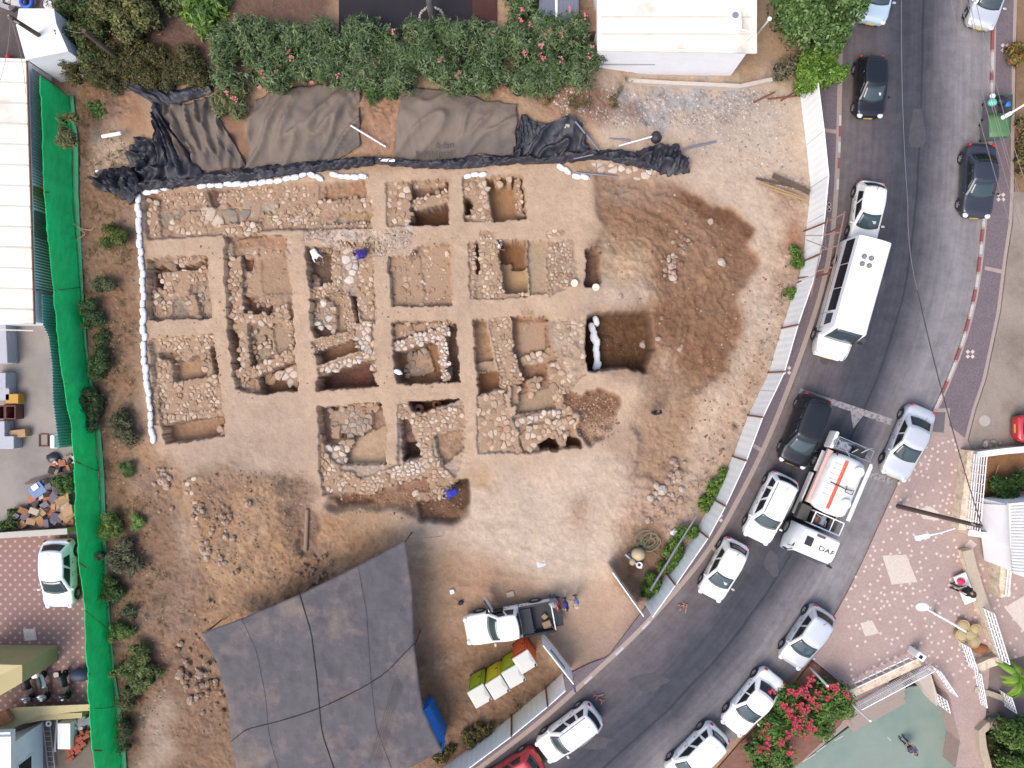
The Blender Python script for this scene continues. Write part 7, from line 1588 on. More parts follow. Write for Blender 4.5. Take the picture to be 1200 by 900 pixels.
# white tub lids
for i, (px, py, lab) in enumerate([(673,332,'round white tub on the pale ground, left of the pair'), (698,337,'round white tub at the foot of the dark trench')]):
    x, y = P(px, py, .2); mb = MB(); mb.cyl((x, y, 0), (x, y, .30), .17, .205, 20); mb.cyl((x, y, .30), (x, y, .325), .215, .215, 20); mb.torus((x, y, .325), .20, .012, 20, 6); props(mb.build('white_tub', mat('tub_white', C(222,212,192,.9), .5)), lab, 'tub')
# clay jars in the trench
def jar(px, py, z, label, m, s=1.0):
    x, y = P(px, py, z+.3); mb = MB(); pr = [(.10, 0), (.22, .12), (.27, .28), (.22, .42), (.13, .48), (.14, .54), (.11, .54), (.10, .46)]; n = 20; rows = [[(x+r_*s*math.cos(a), y+r_*s*math.sin(a), z+h*s) for a in np.linspace(0, 2*math.pi, n)] for r_, h in pr]; mb.grid(rows); o = mb.build('clay_jar', m, smooth=True); props(o, label, 'jar')
jar(512, 474, -1.6, 'orange clay jar standing in the dark trench', mat('terracotta', C(190,128,88), .85, nscale=6, namt=.12), 1.1); jar(491, 480, -1.6, 'broad pale buried jar beside the orange one', mat('pale_clay', C(186,156,136), .9, nscale=6, namt=.15), 1.3)
# ---------------- portable toilets
def toilet(px, py, rz, m, label):
    zt = 2.3; x, y = P(px, py, zt); t = thing('portable_toilet', label, 'portable toilet', (x, y, 0), R(rz), 'portable toilets at the south fence'); s = 1.04
    mb = MB(); mb.rbox((0, 0, 1.1), (s*.94, s*.94, 2.2), .04); mb.build('cabin', m, t)
    mb = MB()
    for k in range(6): mb.box((-.42+.168*k, s*.47+.012, 1.1), (.035, .03, 2.0))
    for k in range(6): mb.box((s*.47+.012, -.42+.168*k, 1.1), (.03, .035, 2.0)); mb.box((-s*.47-.012, -.42+.168*k, 1.1), (.03, .035, 2.0))
    mb.build('rib', m, t)
    mb = MB(); mb.rbox((-.02, s*.47+.03, 1.05), (.66, .04, 1.85), .015); d = mb.build('door', m, t); mb = MB(); mb.box((.22, s*.47+.07, 1.05), (.12, .04, .06)); mb.build('handle', TRM, d)
    rm = mat('toilet_roof', (.50,.49,.44), .6, nscale=3, namt=.06); mb = MB(); mb.rbox((0, 0, 2.245), (s, s, .11), .05); mb.add([(-s*.48, -s*.48, 2.30), (s*.48, -s*.48, 2.30), (s*.48, s*.48, 2.30), (-s*.48, s*.48, 2.30), (-s*.3, 0, 2.37), (s*.3, 0, 2.37)], [(0,1,5,4), (2,3,4,5), (1,2,5), (3,0,4)]); mb.build('roof', rm, t)
    mb = MB(); mb.cyl((.42, -.42, 2.28), (.42, -.42, 2.46), .05, n=10); mb.build('vent_pipe', TRM, t)
    mb = MB(); mb.box((0, 0, .05), (s, s, .10)); mb.build('base', TRM, t)
LIME = mat('lime_plastic', C(176,196,30,.8), .5, nscale=3, namt=.08); YEL_ = mat('yellow_plastic', C(232,214,40,.8), .5, nscale=3, namt=.08); ORP = mat('orange_plastic', C(226,92,34,.8), .5, nscale=3, namt=.08)
toilet(562, 816, 30, LIME, 'lime green portable toilet with a white roof, leftmost of the row'); toilet(583, 806, 32, YEL_, 'yellow portable toilet between the two lime green ones'); toilet(602, 793, 30, LIME, 'lime green portable toilet next to the orange one'); toilet(615, 776, 32, ORP, 'orange portable toilet at the end of the row')
# blue corrugated sheet leaning under the grey net
t = thing('blue_shed', 'blue corrugated metal shed corner sticking out from the grey net', 'shed', (*P(500,845), 0)); mb = MB(); row0, row1 = [], []
for i in range(41):
    s = i/40; z0_, z1_ = 2.1, 2.1; a = P(493+s*24, 835+s*48, z0_); b = P(503+s*19, 826+s*42, 1.4); k = .03*(1 if (i//2) % 2 else -1); row0.append((a[0], a[1], 2.1+k)); row1.append((b[0]+.0, b[1]+.0, 1.45+k))
mb.grid([row0, row1], flip=True); o = mb.build('roof', mat('blue_sheet', C(20,120,214,.8), .5, nscale=3, namt=.1), t, world=True); md = o.modifiers.new('s', 'SOLIDIFY'); md.thickness = .03
mb = MB(); A = [P(494,836,2.0), P(516,882,2.0), P(521,867,1.4), P(503,828,1.4)]; mb.prism(A, 0, 1.38); mb.build('wall', mat('blue_sheet', C(1,1,1)), t, world=True)
# ---------------- bins with bags
def bin_(px, py, rz, label, bags_=False):
    t = thing('wheeled_bin', label, 'rubbish bin', (*P(px, py, .6), .01), R(rz)); BG = mat('bin_green', C(70,110,86), .55, nscale=4, namt=.12); BGY = mat('bin_grey', C(128,130,134), .6, nscale=5, namt=.12); LID = mat('bin_lid', C(96,146,92), .5, nscale=4, namt=.1)
    n = 4; w0, w1, d0, d1 = .54, .62, .42, .58; mb = MB(); rings = [[(-w0, -d0, .2), (w0, -d0, .2), (w0, d0, .2), (-w0, d0, .2)], [(-w1, -d1, 1.15), (w1, -d1, 1.15), (w1, d1, 1.15), (-w1, d1, 1.15)]]
    mb.add(rings[0]+rings[1], [(0, 1, 5, 4), (1, 2, 6, 5), (2, 3, 7, 6), (3, 0, 4, 7), (3, 2, 1, 0)]); mb.build('tub', BGY, t)
    mb = MB()
    for a, b in (((-w1, -d1), (w1, -d1)), ((w1, -d1), (w1, d1)), ((w1, d1), (-w1, d1)), ((-w1, d1), (-w1, -d1))): mb.tube([(*a, 1.16), (*b, 1.16)], .04, 6)
    mb.build('rim', BG, t)
    for x in (-.45, .45):
        for y in (-.35, .35): mb = MB(); mb.cyl((x-.04, y, .1), (x+.04, y, .1), .1, n=12); mb.build('wheel', TYR, t)
    if bags_:
        mb = MB(); mb.box((-w1+.02, 0, 1.45), (.04, 1.05, .5), 0, 0, 0, -.4); mb.build('lid', BG, t)
    else:
        mb = MB(); g = [[(x, y, 1.2+.12*math.sin(math.pi*(y+d1)/(2*d1))) for y in np.linspace(-d1-.03, d1+.03, 9)] for x in np.linspace(-w1-.02, w1+.04, 5)]; mb.grid(g, flip=True); o = mb.build('lid', LID, t, smooth=True); md = o.modifiers.new('s', 'SOLIDIFY'); md.thickness = .03
    return t
bin_(1166, 128, 88, 'open grey rubbish bin overflowing with bags at the kerb', True); bin_(1163, 152, 92, 'rubbish bin with a closed green lid below the open one')
for px, py, z, m, lab, s in [(1161,121,1.15,mat('bag_turquoise', C(120,206,180,.8), .5),'turquoise rubbish bag on top of the open bin',.26), (1172,120,1.15,mat('bag_black', (.02,.02,.03), .35),'black rubbish bag on top of the open bin',.3), (1179,123,1.15,mat('bag_blue', C(50,120,200,.8), .45),'blue rubbish bag at the edge of the open bin',.2), (1162,113,1.2,CWH,'white rubbish bag on top of the open bin',.16)]:
    x, y = P(px, py, z); mb = MB(); mb.sphere((x, y, z+s*.5), (s, s*.9, s*.75), 14, 9); mb.v = [(a+.22*s*mnoise.noise((a*6, b*6, c*6)), b+.22*s*mnoise.noise((a*6+5, b*6, c*6)), c+.1*s*mnoise.noise((a*9, b*9, c*6))) for a, b, c in mb.v]; props(mb.build('rubbish_bag', m, smooth=True), lab, 'bag')
# ---------------- overhead wires, poles, lamps
def pole(base, top, h, label, r0=.12, r1=.08, m=DWOOD, cat='utility pole', extra=None):
    b = P(*base, 0); tp = P(*top, h); t = thing('utility_pole', label, cat, (*b, -.05)); mb = MB(); mb.tube([(*b, -.05), ((b[0]+tp[0])/2, (b[1]+tp[1])/2, h/2), (*tp, h)], [r0, (r0+r1)/2, r1], 10); mb.build('post', m, t, world=True)
    if extra: extra(t, tp, h)
    return t
def xt(t, tp, h):
    mb = MB(); mb.tube([(tp[0]-.3, tp[1]+.1, h-.3), (tp[0]+.3, tp[1]-.2, h-.25)], .04, 6); mb.cyl((tp[0], tp[1], h), (tp[0], tp[1], h+.15), .05, n=8); mb.build('crossbar', MET, t, world=True)
def lampx(t, tp, h):
    xt(t, tp, h); hh = 6.2; a = P(1122,620,hh); b = P(1081,629,hh); mb = MB(); mb.tube([(*a, hh-.2), ((a[0]+b[0])/2, (a[1]+b[1])/2, hh), (*b, hh)], .045, 6); mb.build('lamp_arm', WHP, t, world=True)
    d = np.array(b)-np.array(a); mb = MB(); mb.rbox(((b[0]*1.0+a[0]*0), b[1], hh-.02), (.75, .28, .14), .06, math.atan2(d[1], d[0])); mb.build('lamp_head', WHP, t, world=True)
pole((1051,593), (1150,617), 7.3, 'brown wooden utility pole with a street lamp arm leaning over the plaza', .14, .10, extra=lampx)
pole((78,62), (12,20), 5.6, 'dark wooden pole rising over the white shed roof', .15, .11, extra=xt); pole((157,84), (98,36), 4.6, 'grey wooden pole in the clipped hedge', .15, .12)
def wire(label, pts, r=.018, m=None, sag=.25):
    a = np.array([P3(*p) for p in pts]); out = []
    for i in range(len(a)-1):
        for k in range(12): s = k/12; q = a[i]*(1-s)+a[i+1]*s; q[2] -= sag*4*s*(1-s); out.append(tuple(q))
    out.append(tuple(a[-1])); mb = MB(); mb.tube(out, r, 5); props(mb.build('overhead_wire', m or mat('wire_grey', C(150,142,140), .6)), label, 'wire')
DW = mat('wire_dark', (.03,.03,.03), .6)
wire('dark overhead cable from the wooden pole up the street', [(1150,615,7.2),(1075,340,7.0)], .025, DW); wire('thin grey overhead cable up the middle of the street', [(1075,340,7.0),(1064,240,7.0),(1057,-40,7.2)], .012)
for i, (x0, x1, y1) in enumerate([(1108,1176,235),(1120,1187,235),(1127,1192,225),(1130,1194,222),(1137,1200,205)]):
    wire(['leftmost pale wire over the two bins','second pale wire from the left over the bins','left wire of the close pair over the bins','right wire of the close pair over the bins','rightmost pale wire over the bins'][i], [(x0,-30,6.5),(x1+8,y1+28,6.5)], .014)
wire('thin wire from the dark pole over the long white roof', [(12,20,5.5),(30,110,4.2)], .012); wire('thin wire from the dark pole to the top left yard', [(12,20,5.5),(-6,110,4.6)], .012); wire('thin wire between the two wooden poles', [(76,34,4.5),(98,37,4.5)], .012)
# street lamp with the long white arm over the plaza
t = thing('street_lamp', 'white street lamp with a long arm over the pink plaza', 'street lamp', (*P(1094,719), .1)); mb = MB(); b = P(1094,718); tp = P(1132,740,4.2); mb.tube([(*b, .1), (tp[0]-.3, tp[1]+.2, 3.6), (*tp, 4.2)], [.09, .07, .06], 8); mb.build('post', WHP, t, world=True)
hd_ = P(1081,711,5.0); mb = MB(); mb.tube([(*tp, 4.2), (*P(1110,727,4.9), 4.9), (*hd_, 5.0)], .045, 8); mb.build('arm', WHP, t, world=True); mb = MB(); mb.sphere((hd_[0], hd_[1], 5.0), (.36, .24, .10), 14, 8); mb.build('lamp_head', WHP, t, smooth=True, world=True)
t = thing('street_lamp', 'street lamp arm reaching in from the right edge above the bins', 'street lamp', (*P(1200,118), .1)); a, b = P(1235,102,6.0), P(1180,135,6.0); mb = MB(); mb.tube([(*P(1203,112), .1), (*a, 6.0)], .09, 8); mb.build('post', WHP, t, world=True); mb = MB(); mb.tube([(*a, 6.0), (*b, 6.0)], .05, 8); mb.build('arm', WHP, t, world=True); mb = MB(); mb.rbox((*b, 5.97), (.6, .2, .12), .05, .5); mb.build('lamp_head', WHP, t, world=True)
t = thing('lamp_post', 'short pale pole stub at the corner of the white house', 'post', (*P(890,36), 0)); mb = MB(); mb.tube([(*P(884,44), .0), (*P(902,22,3.4), 3.4)], .05, 8); mb.sphere((*P(902,22,3.4), 3.4), .12, 10, 6); mb.build('post', WHP, t, world=True)
for (a, b, h, lab) in [((949,782),(970,804),3.0,'white pole with a dark cap standing in the flowering bed'), ((988,815),(1020,845),3.4,'white pole between the flowering bed and the steps')]:
    mb = MB(); p, q = P(*a), P(*b, h); mb.tube([(*p, 0), (*q, h)], .06, 8); o = mb.build('steel_post', WHP); props(o, lab, 'post')
# ---------------- plaza furniture and garden walls
def px_wall(label, line, th, h, m, z0=.0, name='stone_wall', cat='stone wall', capm=None, zt=None):
    ln = [P(x, y, 0) for x, y in line]; c = cen(ln); t = thing(name, label, cat, (c[0], c[1], z0)); mb = MB(); mc = MB(); L_ = offw(ln, th/2); R_ = offw(ln, -th/2)
    mb.prism(L_+R_[::-1], z0, z0+h); mb.build('masonry', m, t, world=True)
    if capm: mc.prism(offw(ln, th/2+.03)+offw(ln, -th/2-.03)[::-1], z0+h+.002, z0+h+.06); mc.build('coping', capm, t, world=True)
    return t
def offw(ln, d):
    a = np.array(ln, dtype=float); tg = np.gradient(a, axis=0) if len(a) > 2 else np.repeat((a[1:2]-a[0:1]), 2, 0); n = np.stack([-tg[:,1], tg[:,0]], 1); n /= np.linalg.norm(n, axis=1)[:,None]; return [tuple(q) for q in a+n*d]
RUB = mat('rubble_masonry', C(228,210,186,.78), .9, nscale=5, namt=.14, bump=.04, bscale=7, color2=C(204,182,158,.75), c2scale=3.5, c2lo=.48, c2hi=.6)
px_wall('pale rubble retaining wall between the plaza and the walled garden plot', [(1131,527),(1126,570),(1120,618)], .75, .75, RUB, .1, capm=None); px_wall('white capped wall along the dusty lot north of the garden plot', [(1133,531),(1165,527),(1215,522)], .28, .8, RUB, .1, capm=WHP)
px_wall('short white capped wall running from the lamp pole to the white building', [(1122,620),(1150,624),(1170,621)], .26, .9, RUB, .1, capm=WHP)
flat('garden_bed', [(1147,534),(1230,530),(1230,600),(1142,606)], .14, mat('garden_soil', C(156,112,74), .95, nscale=2, namt=.25, bump=.04), zb=-.1)
for i, (a, b) in enumerate([((1170,545),(1163,569)),((1148,563),(1162,560)),((1186,556),(1200,548))]): mb = MB(); mb.tube([P3(*a, .3), P3(*b, .2)], .03, 5); props(mb.build('dry_stick', WOOD), ['long dry stick lying in the garden plot','short dry twig beside the garden wall','curved dry twig near the right edge'][i], 'stick')
# white slatted fence on that wall
def rail(label, A, B, z0, h, n=10, slats=4, name='railing', m=WHP):
    a, b = P(*A, z0), P(*B, z0); t = thing(name, label, 'railing', (*a, z0)); d = np.array(b)-np.array(a); L_ = np.linalg.norm(d); d /= L_; mb = MB(); rz = math.atan2(d[1], d[0]); m_ = (np.array(a)+np.array(b))/2
    for k in range(slats): mb.box((m_[0], m_[1], z0+h*(k+1)/slats), (L_, .05, .05 if slats < 6 else .03), rz)
    mb.build('rail', m, t, world=True); mb = MB()
    for k in range(n+1): q = np.array(a)+d*L_*k/n; mb.box((q[0], q[1], z0+h/2), (.045, .045, h), rz)
    mb.build('baluster', m, t, world=True); return t
rail('white slatted fence on the rubble wall beside the garden plot', (1139,532), (1131,618), .8, 1.3, 8, 6)
# white building on the east edge
t, r = house('white building with a ribbed roof at the east edge', 'building', [(1182,590),(1240,585),(1240,690),(1188,672),(1184,640)], 3.2, mat('ribbed_roof', (.62,.61,.60), .6, nscale=2, namt=.06), mat('bright_white_render', (.78,.78,.80), .8), name='building')
mb = MB()
for k in range(22): a = P(1185, 594+k*3.6, 3.22); b = P(1240, 592+k*3.9, 3.22); mb.box(((a[0]+b[0])/2, (a[1]+b[1])/2, 3.22), (b[0]-a[0], .07, .05), math.atan2(b[1]-a[1], b[0]-a[0]))
mb.build('roof_rib', mat('rib_grey', (.55,.54,.52), .6), t, world=True); 
for o in list(t.children):
    if o.name.startswith('wall'): bpy.data.objects.remove(o)
mb = MB(); mb.prism([P(1146,588), P(1240,586), P(1240,690), P(1172,664), P(1171,630), P(1150,618)][:6], -.1, .5); mb.prism([P(1184,592,3.0), P(1240,587,3.0), P(1240,688,3.0), P(1189,670,3.0), P(1185,640,3.0)], .5, 3.07); mb.build('wall', mat('bright_white_render', (1,1,1)), t, world=True)
mb = MB(); mb.add([(*P(1147,590,.5), .5), (*P(1171,618,.5), .5), (*P(1186,636,3.0), 3.02), (*P(1183,592,3.0), 3.02)], [(0,1,2,3)]); o = mb.build('sloping_face', mat('bright_white_render', (1,1,1)), t, world=True); md = o.modifiers.new('s', 'SOLIDIFY'); md.thickness = .03
px_wall('rubble stone wall rising beside the white building', [(1163,632),(1164,655),(1162,678),(1164,693)], .6, 1.0, RUB, .1); px_wall('curved low stone seat wall on the plaza above the bench', [(1126,642),(1131,662),(1138,685),(1147,712),(1158,742),(1166,764)], .55, .45, RUB, .12, capm=CREAM)
px_wall('stone planter wall closing the round planters at the south', [(1166,768),(1150,773),(1140,778)], .5, .5, RUB, .12)
rail('white slatted panel beside the rubble wall of the white building', (1168,662), (1165,692), .3, 1.2, 3, 5); rail('long white railing along the curved seat wall', (1150,712), (1168,770), .5, 1.1, 8, 4); rail('white railing at the top of the eastern stairs', (1124,752), (1133,779), .12, 1.0, 5, 4)
rail('white railing down the lower path', (1133,780), (1140,818), -.6, 1.3, 8, 7); rail('short white railing beside the banana plant', (1170,808), (1176,826), -.1, 1.1, 4, 5)
px_wall('rubble wall between the stairs and the lower path', [(1121,768),(1122,795),(1126,815)], .55, 1.0, RUB, -.9)
px_wall('curved beige garden wall at the bottom right corner', [(1182,852),(1166,846),(1152,846),(1144,853),(1146,872),(1157,915)], .42, .8, CREAM, -.3)
# bench with things on it
t = thing('bench', 'white stone bench built against the curved seat wall', 'bench', (*P(1131,690), .12)); a = math.atan2(-(703-677), 1138-1127); mb = MB(); x, y = P(1132,690,.5); mb.rbox((x, y, .42), (1.75, .75, .12), .03, a); mb.build('seat', mat('bench_white', (.72,.74,.74), .6), t, world=True); mb = MB()
for s in (-.6, .6): mb.rbox((x+math.cos(a)*s, y+math.sin(a)*s, .24), (.15, .6, .25), .02, a)
mb.build('leg', CREAM, t, world=True)
x, y = P(1125,681,.5); mb = MB(); mb.sphere((x, y, .60), (.24, .18, .11), 12, 8); props(mb.build('pink_bag', mat('hot_pink', (.62,.02,.08), .6), smooth=True), 'bright pink bag on the white bench', 'bag'); x, y = P(1138,696,.5)
mb = MB(); mb.sphere((x, y, .66), (.2, .2, .17), 12, 8); props(mb.build('backpack', CBK, smooth=True), 'black backpack beside the sitting person', 'bag')
# round planters
for i, (px, py, r_) in enumerate([(1128,733,.36),(1142,737,.32),(1136,744,.36),(1140,752,.34),(1126,744,.38)]):
    x, y = P(px, py, .4); mb = MB(); mb.cyl((x, y, .1), (x, y, .5), r_*.8, r_, 18); mb.torus((x, y, .5), r_*.93, .04, 18, 6); mb.sphere((x, y, .5), (r_*.8, r_*.8, .09), 16, 8); props(mb.build('round_planter', mat('sandstone_tub', C(206,184,138), .85, nscale=5, namt=.12)), ['round sandstone planter nearest the lamp arm','round sandstone planter against the seat wall, upper one','round sandstone planter in the middle of the cluster','round sandstone planter at the lower end of the cluster','round sandstone planter with a white post beside it'][i], 'planter')
mb = MB(); mb.sphere((*P(1148,760,.1), .12), (.5, .3, .22), 14, 8); props(mb.build('planting_soil', mat('rust_soil', C(168,112,72), .95, nscale=5, namt=.2)), kind='stuff')
# railings around the steps and ramp
rail('white tubular railing lying along the upper edge of the steps', (996,797), (1060,767), .12, .95, 8, 2); rail('white picket railing above the court steps', (1000,822), (1083,778), -.1, 1.05, 40, 2)
px_wall('pale stone kerb wall behind the picket railing', [(990,812),(1030,794),(1074,773)], .45, .25, RUB, .1)
t = thing('ramp', 'pale concrete ramp from the plaza down to the court', 'ramp', (*P(1080,800), -1.2)); mb = MB(); poly = [(1072,790,.1),(1088,780,.1),(1100,820,-.6),(1098,828,-.9),(1084,815,-1.1)]; mb.add([P3(*q) for q in poly]+[(*P(x, y, z), -1.6) for x, y, z in poly], [(4,3,2,1,0)]+[(i, (i+1)%5, 5+(i+1)%5, 5+i) for i in range(5)]); mb.build('slab', mat('ramp_concrete', C(206,194,184), .8, nscale=3, namt=.06), t, world=True)
rail('white railing along the east side of the ramp', (1090,779), (1110,808), .0, 1.0, 8, 3); rail('white railing panel at the foot of the ramp', (1094,810), (1098,824), -.9, 1.3, 4, 4)
t = thing('control_box', 'small white cabinet with a dark screen at the head of the ramp', 'cabinet', (*P(1074,764), .1)); mb = MB(); mb.rbox((*P(1074,766,.6), .6), (.55, .4, 1.0), .04, -.6); mb.build('cabinet', WHP, t, world=True); mb = MB(); mb.box((*P(1079,770,1.1), 1.115), (.2, .2, .02), -.6); mb.build('screen', DKG, t, world=True)
px_wall('low beige kerb between the lower path and the planting', [(1140,806),(1160,812),(1176,818)], .3, .3, CREAM, -.1)
# bicycle lying by the sitting person on the court
# ---------------- junk heap in the western yard
def junk(n, poly, pal, smin, smax, label, group, z0=-.04, zs=.5, name='scrap_box', cat='scrap'):
    r = random.Random(n); k = 0; mats_ = [mat('junk_%d' % (i+len(_m)), C(*c), .8, nscale=6, namt=.2) for i, c in enumerate(pal)]; xs_ = [p[0] for p in poly]; ys_ = [p[1] for p in poly]
    while k < n:
        px, py = r.uniform(min(xs_), max(xs_)), r.uniform(min(ys_), max(ys_))
        if not inpoly(np.array([px]), np.array([py]), poly)[0]: continue
        z = z0+r.uniform(.0, zs); d = (r.uniform(smin, smax), r.uniform(smin, smax), r.uniform(.12, .3)); mb = MB(); mb.rbox((*P(px, py, z), z+.12), d, .02, r.uniform(0, 3), 0, r.uniform(-.3, .3), r.uniform(-.3, .3)); o = mb.build(name, mats_[r.randrange(len(mats_))]); props(o, label, cat, group); k += 1
junk(46, [(34,585),(50,566),(72,572),(84,600),(84,612),(46,614),(16,616),(20,602)], [(200,160,120),(184,130,88),(150,140,150),(214,196,170),(120,110,120),(196,120,80),(92,88,92)], .25, .7, 'broken crate piece in the junk heap above the courtyard wall', 'junk heap by the courtyard wall')
mb = MB(); mb.rbox((*P(43,574,.7), .6), (.9, .75, .25), .04, .6, 0, .15); o = mb.build('blue_box', mat('blue_panel', C(86,128,184), .5, nscale=4, namt=.2)); props(o, 'blue and grey box on top of the junk heap', 'box'); mb = MB(); mb.rbox((*P(40,571,.85), .78), (.4, .3, .06), .02, .6); props(mb.build('white_sheet', WHP), 'white sheet lying on the blue box', 'sheet')
for i, (px, py, l_) in enumerate([(64,585,1.9),(70,587,2.0),(75,590,1.7),(80,588,1.9),(84,600,1.6)]):
    mb = MB(); mb.rbox((*P(px, py, .3), .35+.03*i), (.26, l_*.6, .06), .01, .05*i-.1); props(mb.build('wooden_plank', WOOD), ['orange wooden plank leaning at the end of the junk heap','second orange plank of the junk heap','third plank of the junk heap, shaded by the plant','fourth plank by the green net','short wide board lowest of the planks'][i], 'plank')
px_wall('white coped wall between the yard and the tiled courtyard', [(-20,626),(40,622),(90,619)], .28, .9, YELW, -.05, name='garden_wall', cat='wall', capm=mat('pale_coping', C(210,204,192), .8, nscale=4, namt=.08)); px_wall('low concrete kerb above the junk heap', [(33,566),(60,558),(86,552)], .16, .3, mat('grey_kerb', C(120,108,98), .9), -.04, name='yard_kerb', cat='kerb')
junk(16, [(56,545),(86,530),(88,552),(66,556)], [(214,190,176),(60,56,56),(226,220,214),(180,150,130)], .2, .45, 'rubble and rags by the end of the teal fence', 'rubble by the teal fence', zs=.15, name='rag', cat='rag')
mb = MB(); mb.sphere((*P(62,537,.15), .1), (.38, .32, .2), 12, 8); mb.v = [(a+.1*mnoise.noise((a*5, b*5, c*5)), b+.1*mnoise.noise((a*5+9, b*5, c*5)), max(c, -.04)) for a, b, c in mb.v]; props(mb.build('black_sack', mat('bag_black', (1,1,1)), smooth=True), 'black sack on the yard concrete', 'sack')
# crates and appliances against the western edge of the yard
def crate(px, py, z, d, m, label, rz=0, name='crate', open_=False):
    x, y = P(px, py, z+d[2]/2); t = thing(name, label, name.replace('_', ' '), (x, y, z), rz); w_, l_, h = d; mb = MB()
    if open_:
        mb.box((0, 0, .03), (w_, l_, .06)); 
        for s in (1, -1): mb.box((s*(w_/2-.03), 0, h/2), (.06, l_, h)); mb.box((0, s*(l_/2-.03), h/2), (w_-.13, .06, h))
    else: mb.rbox((0, 0, h/2), d, .03)
    mb.build('box', m, t); mb = MB()
    for k in range(3): mb.box((0, 0, h*(.25+.25*k)), (w_+.03, l_+.03, .05)) if not open_ else mb.box((0, -l_/2+l_*(k+.5)/3, .09), (w_-.14, .05, .06))
    mb.build('slat', m, t); return t
GYM = mat('pale_grey_box', C(196,198,208), .6, nscale=4, namt=.08); RDB = mat('red_brown_crate', C(130,72,64), .8, nscale=6, namt=.25); OR2 = mat('orange_crate', C(220,160,60), .6)
crate(4,400,-.04,(1.0,2.6,.9),GYM,'long pale cabinet cut by the left edge of the picture',.05,'cabinet'); crate(4,446,-.04,(.9,.9,.9),GYM,'pale rounded tank cover at the left edge',.0,'tank'); crate(5,462,-.04,(1.0,.7,.6),GYM,'grey blue box above the red crates',0,'box'); crate(18,467,-.04,(.75,.55,.6),OR2,'orange and grey crate beside the grey blue box',0,'crate')
crate(5,483,-.04,(.55,.8,.7),RDB,'dark red open crate, left one of the pair',0,'crate',True); crate(17,483,-.04,(.6,.8,.7),RDB,'dark red open crate, right one of the pair',0,'crate',True); crate(4,502,-.04,(.7,.9,.8),GYM,'white appliance below the red crates',0,'appliance'); crate(21,508,-.04,(1.2,.45,.5),WOOD,'beige board box reaching into the yard',.1,'box')
crate(6,518,-.04,(1.5,.75,.7),GYM,'white low chest at the bottom of the appliance row',0,'chest'); crate(67,517,-.04,(.25,.75,.9),WHP,'narrow white board by the end of the teal fence',0,'board')
for i, (px, py) in enumerate([(51,516),(61,517)]):
    mb = MB(); w_ = .55 if i == 0 else .25
    for s in (1, -1): x, y = P(px, py+s*7, .02); mb.box((x, y, .02), (w_, .05, .06)); x, y = P(px+s*w_*9, py, .02); mb.box((x, y, .02), (.05, .66, .06))
    props(mb.build('metal_frame', RUST), ['square rusty frame lying on the yard concrete','smaller rusty frame beside the white board'][i], 'frame')
# yellow house and buildings in the south west corner
t = thing('yellow_building', 'yellow rendered building block at the left edge by the scooters', 'building', (*P(8,805), -.1)); mb = MB(); mb.prism([P(-60,779,3.0),P(26,780,3.0),P(26,800,3.0),P(-60,850,3.0)], -.1, 3.0); mb.build('wall', YELW, t, world=True)
mb = MB(); mb.prism([P(-60,777,3.05),P(27,779,3.05),P(2,790,3.05),P(-60,800,3.05)], 3.003, 3.1); mb.build('roof', mat('yellow_roof', C(214,200,150), .85, nscale=3, namt=.06), t, world=True)
t = thing('garden_wall', 'yellow boundary wall between the tiled courtyard and the back yard', 'wall', (*P(60,832), -.1)); mb = MB(); mb.prism([P(18,830),P(60,828),P(108,826),P(108,832),P(62,835),P(20,843)], -.1, 1.0); mb.build('masonry', YELW, t, world=True); mb = MB(); mb.prism([P(18,829,1.05),P(108,825,1.05),P(109,832,1.05),P(48,838,1.05),P(6,858,1.05),P(-10,862,1.05),P(-10,846,1.05)], 1.003, 1.08); mb.build('coping', mat('yellow_roof', (1,1,1)), t, world=True)
mb = MB(); mb.rbox((*P(5,841,1.2), 1.25), (.9, .7, .3), .03, .5); props(mb.build('terracotta_box', mat('terracotta', (1,1,1))), 'terracotta coloured box on the yellow wall end', 'box')
t = thing('white_house', 'white house with a dark window at the bottom left corner', 'house', (*P(30,880), -.1)); mb = MB(); mb.prism([P(50,846),P(50,925),P(-60,925),P(-60,862),P(20,858)], -.1, 2.6); mb.prism([P(12,858,3.0),P(12,930,3.0),P(-60,930,3.0),P(-60,862,3.0)], 2.6, 2.99); mb.build('wall', WHW, t, world=True)
mb = MB(); mb.prism([P(13,863,3.1),P(13,935,3.1),P(-60,935,3.1),P(-60,865,3.1)], 2.995, 3.12); mb.build('roof', WHR, t, world=True)
mb = MB(); x, y = P(50,885,0); mb.box((x+.008, y, 1.55), (.02, 1.05, 1.1)); w_ = mb.build('window', DARKV, t, world=True); mb = MB()
for s in (-.56, .56): mb.box((x+.02, y+s, 1.55), (.05, .07, 1.2))
for s in (-.58, .58): mb.box((x+.02, y, 1.55+s), (.05, 1.2, .07))
f = mb.build('window_frame', WHP, t, world=True)
t = thing('ladder', 'grey metal ladder lying in the narrow yard beside the white house', 'ladder', (*P(57,870), 0)); mb = MB()
for s in (-.2, .2): a = P(54,848,.15); b = P(60,902,.15); mb.tube([(a[0]+s, a[1], .12), (b[0]+s, b[1], .12)], .03, 6)
mb.build('side_rail', MET, t, world=True); mb = MB()
for k in range(9): a = P(54+k*.65, 851+k*6, .15); mb.tube([(a[0]-.2, a[1], .12), (a[0]+.2, a[1], .12)], .02, 6)
mb.build('rung', MET, t, world=True)
mb = MB(); x, y = P(76,862,.6); mb.rbox((x, y, .35), (.75, 1.5, .7), .03); props(mb.build('white_cabinet', WHP), 'white cabinet lying beside the ladder', 'cabinet'); mb = MB(); mb.torus((*P(57,848,.3), .3), .13, .05, 16, 6); props(mb.build('cable_coil', WHP), 'white coil hanging at the top of the ladder', 'coil')
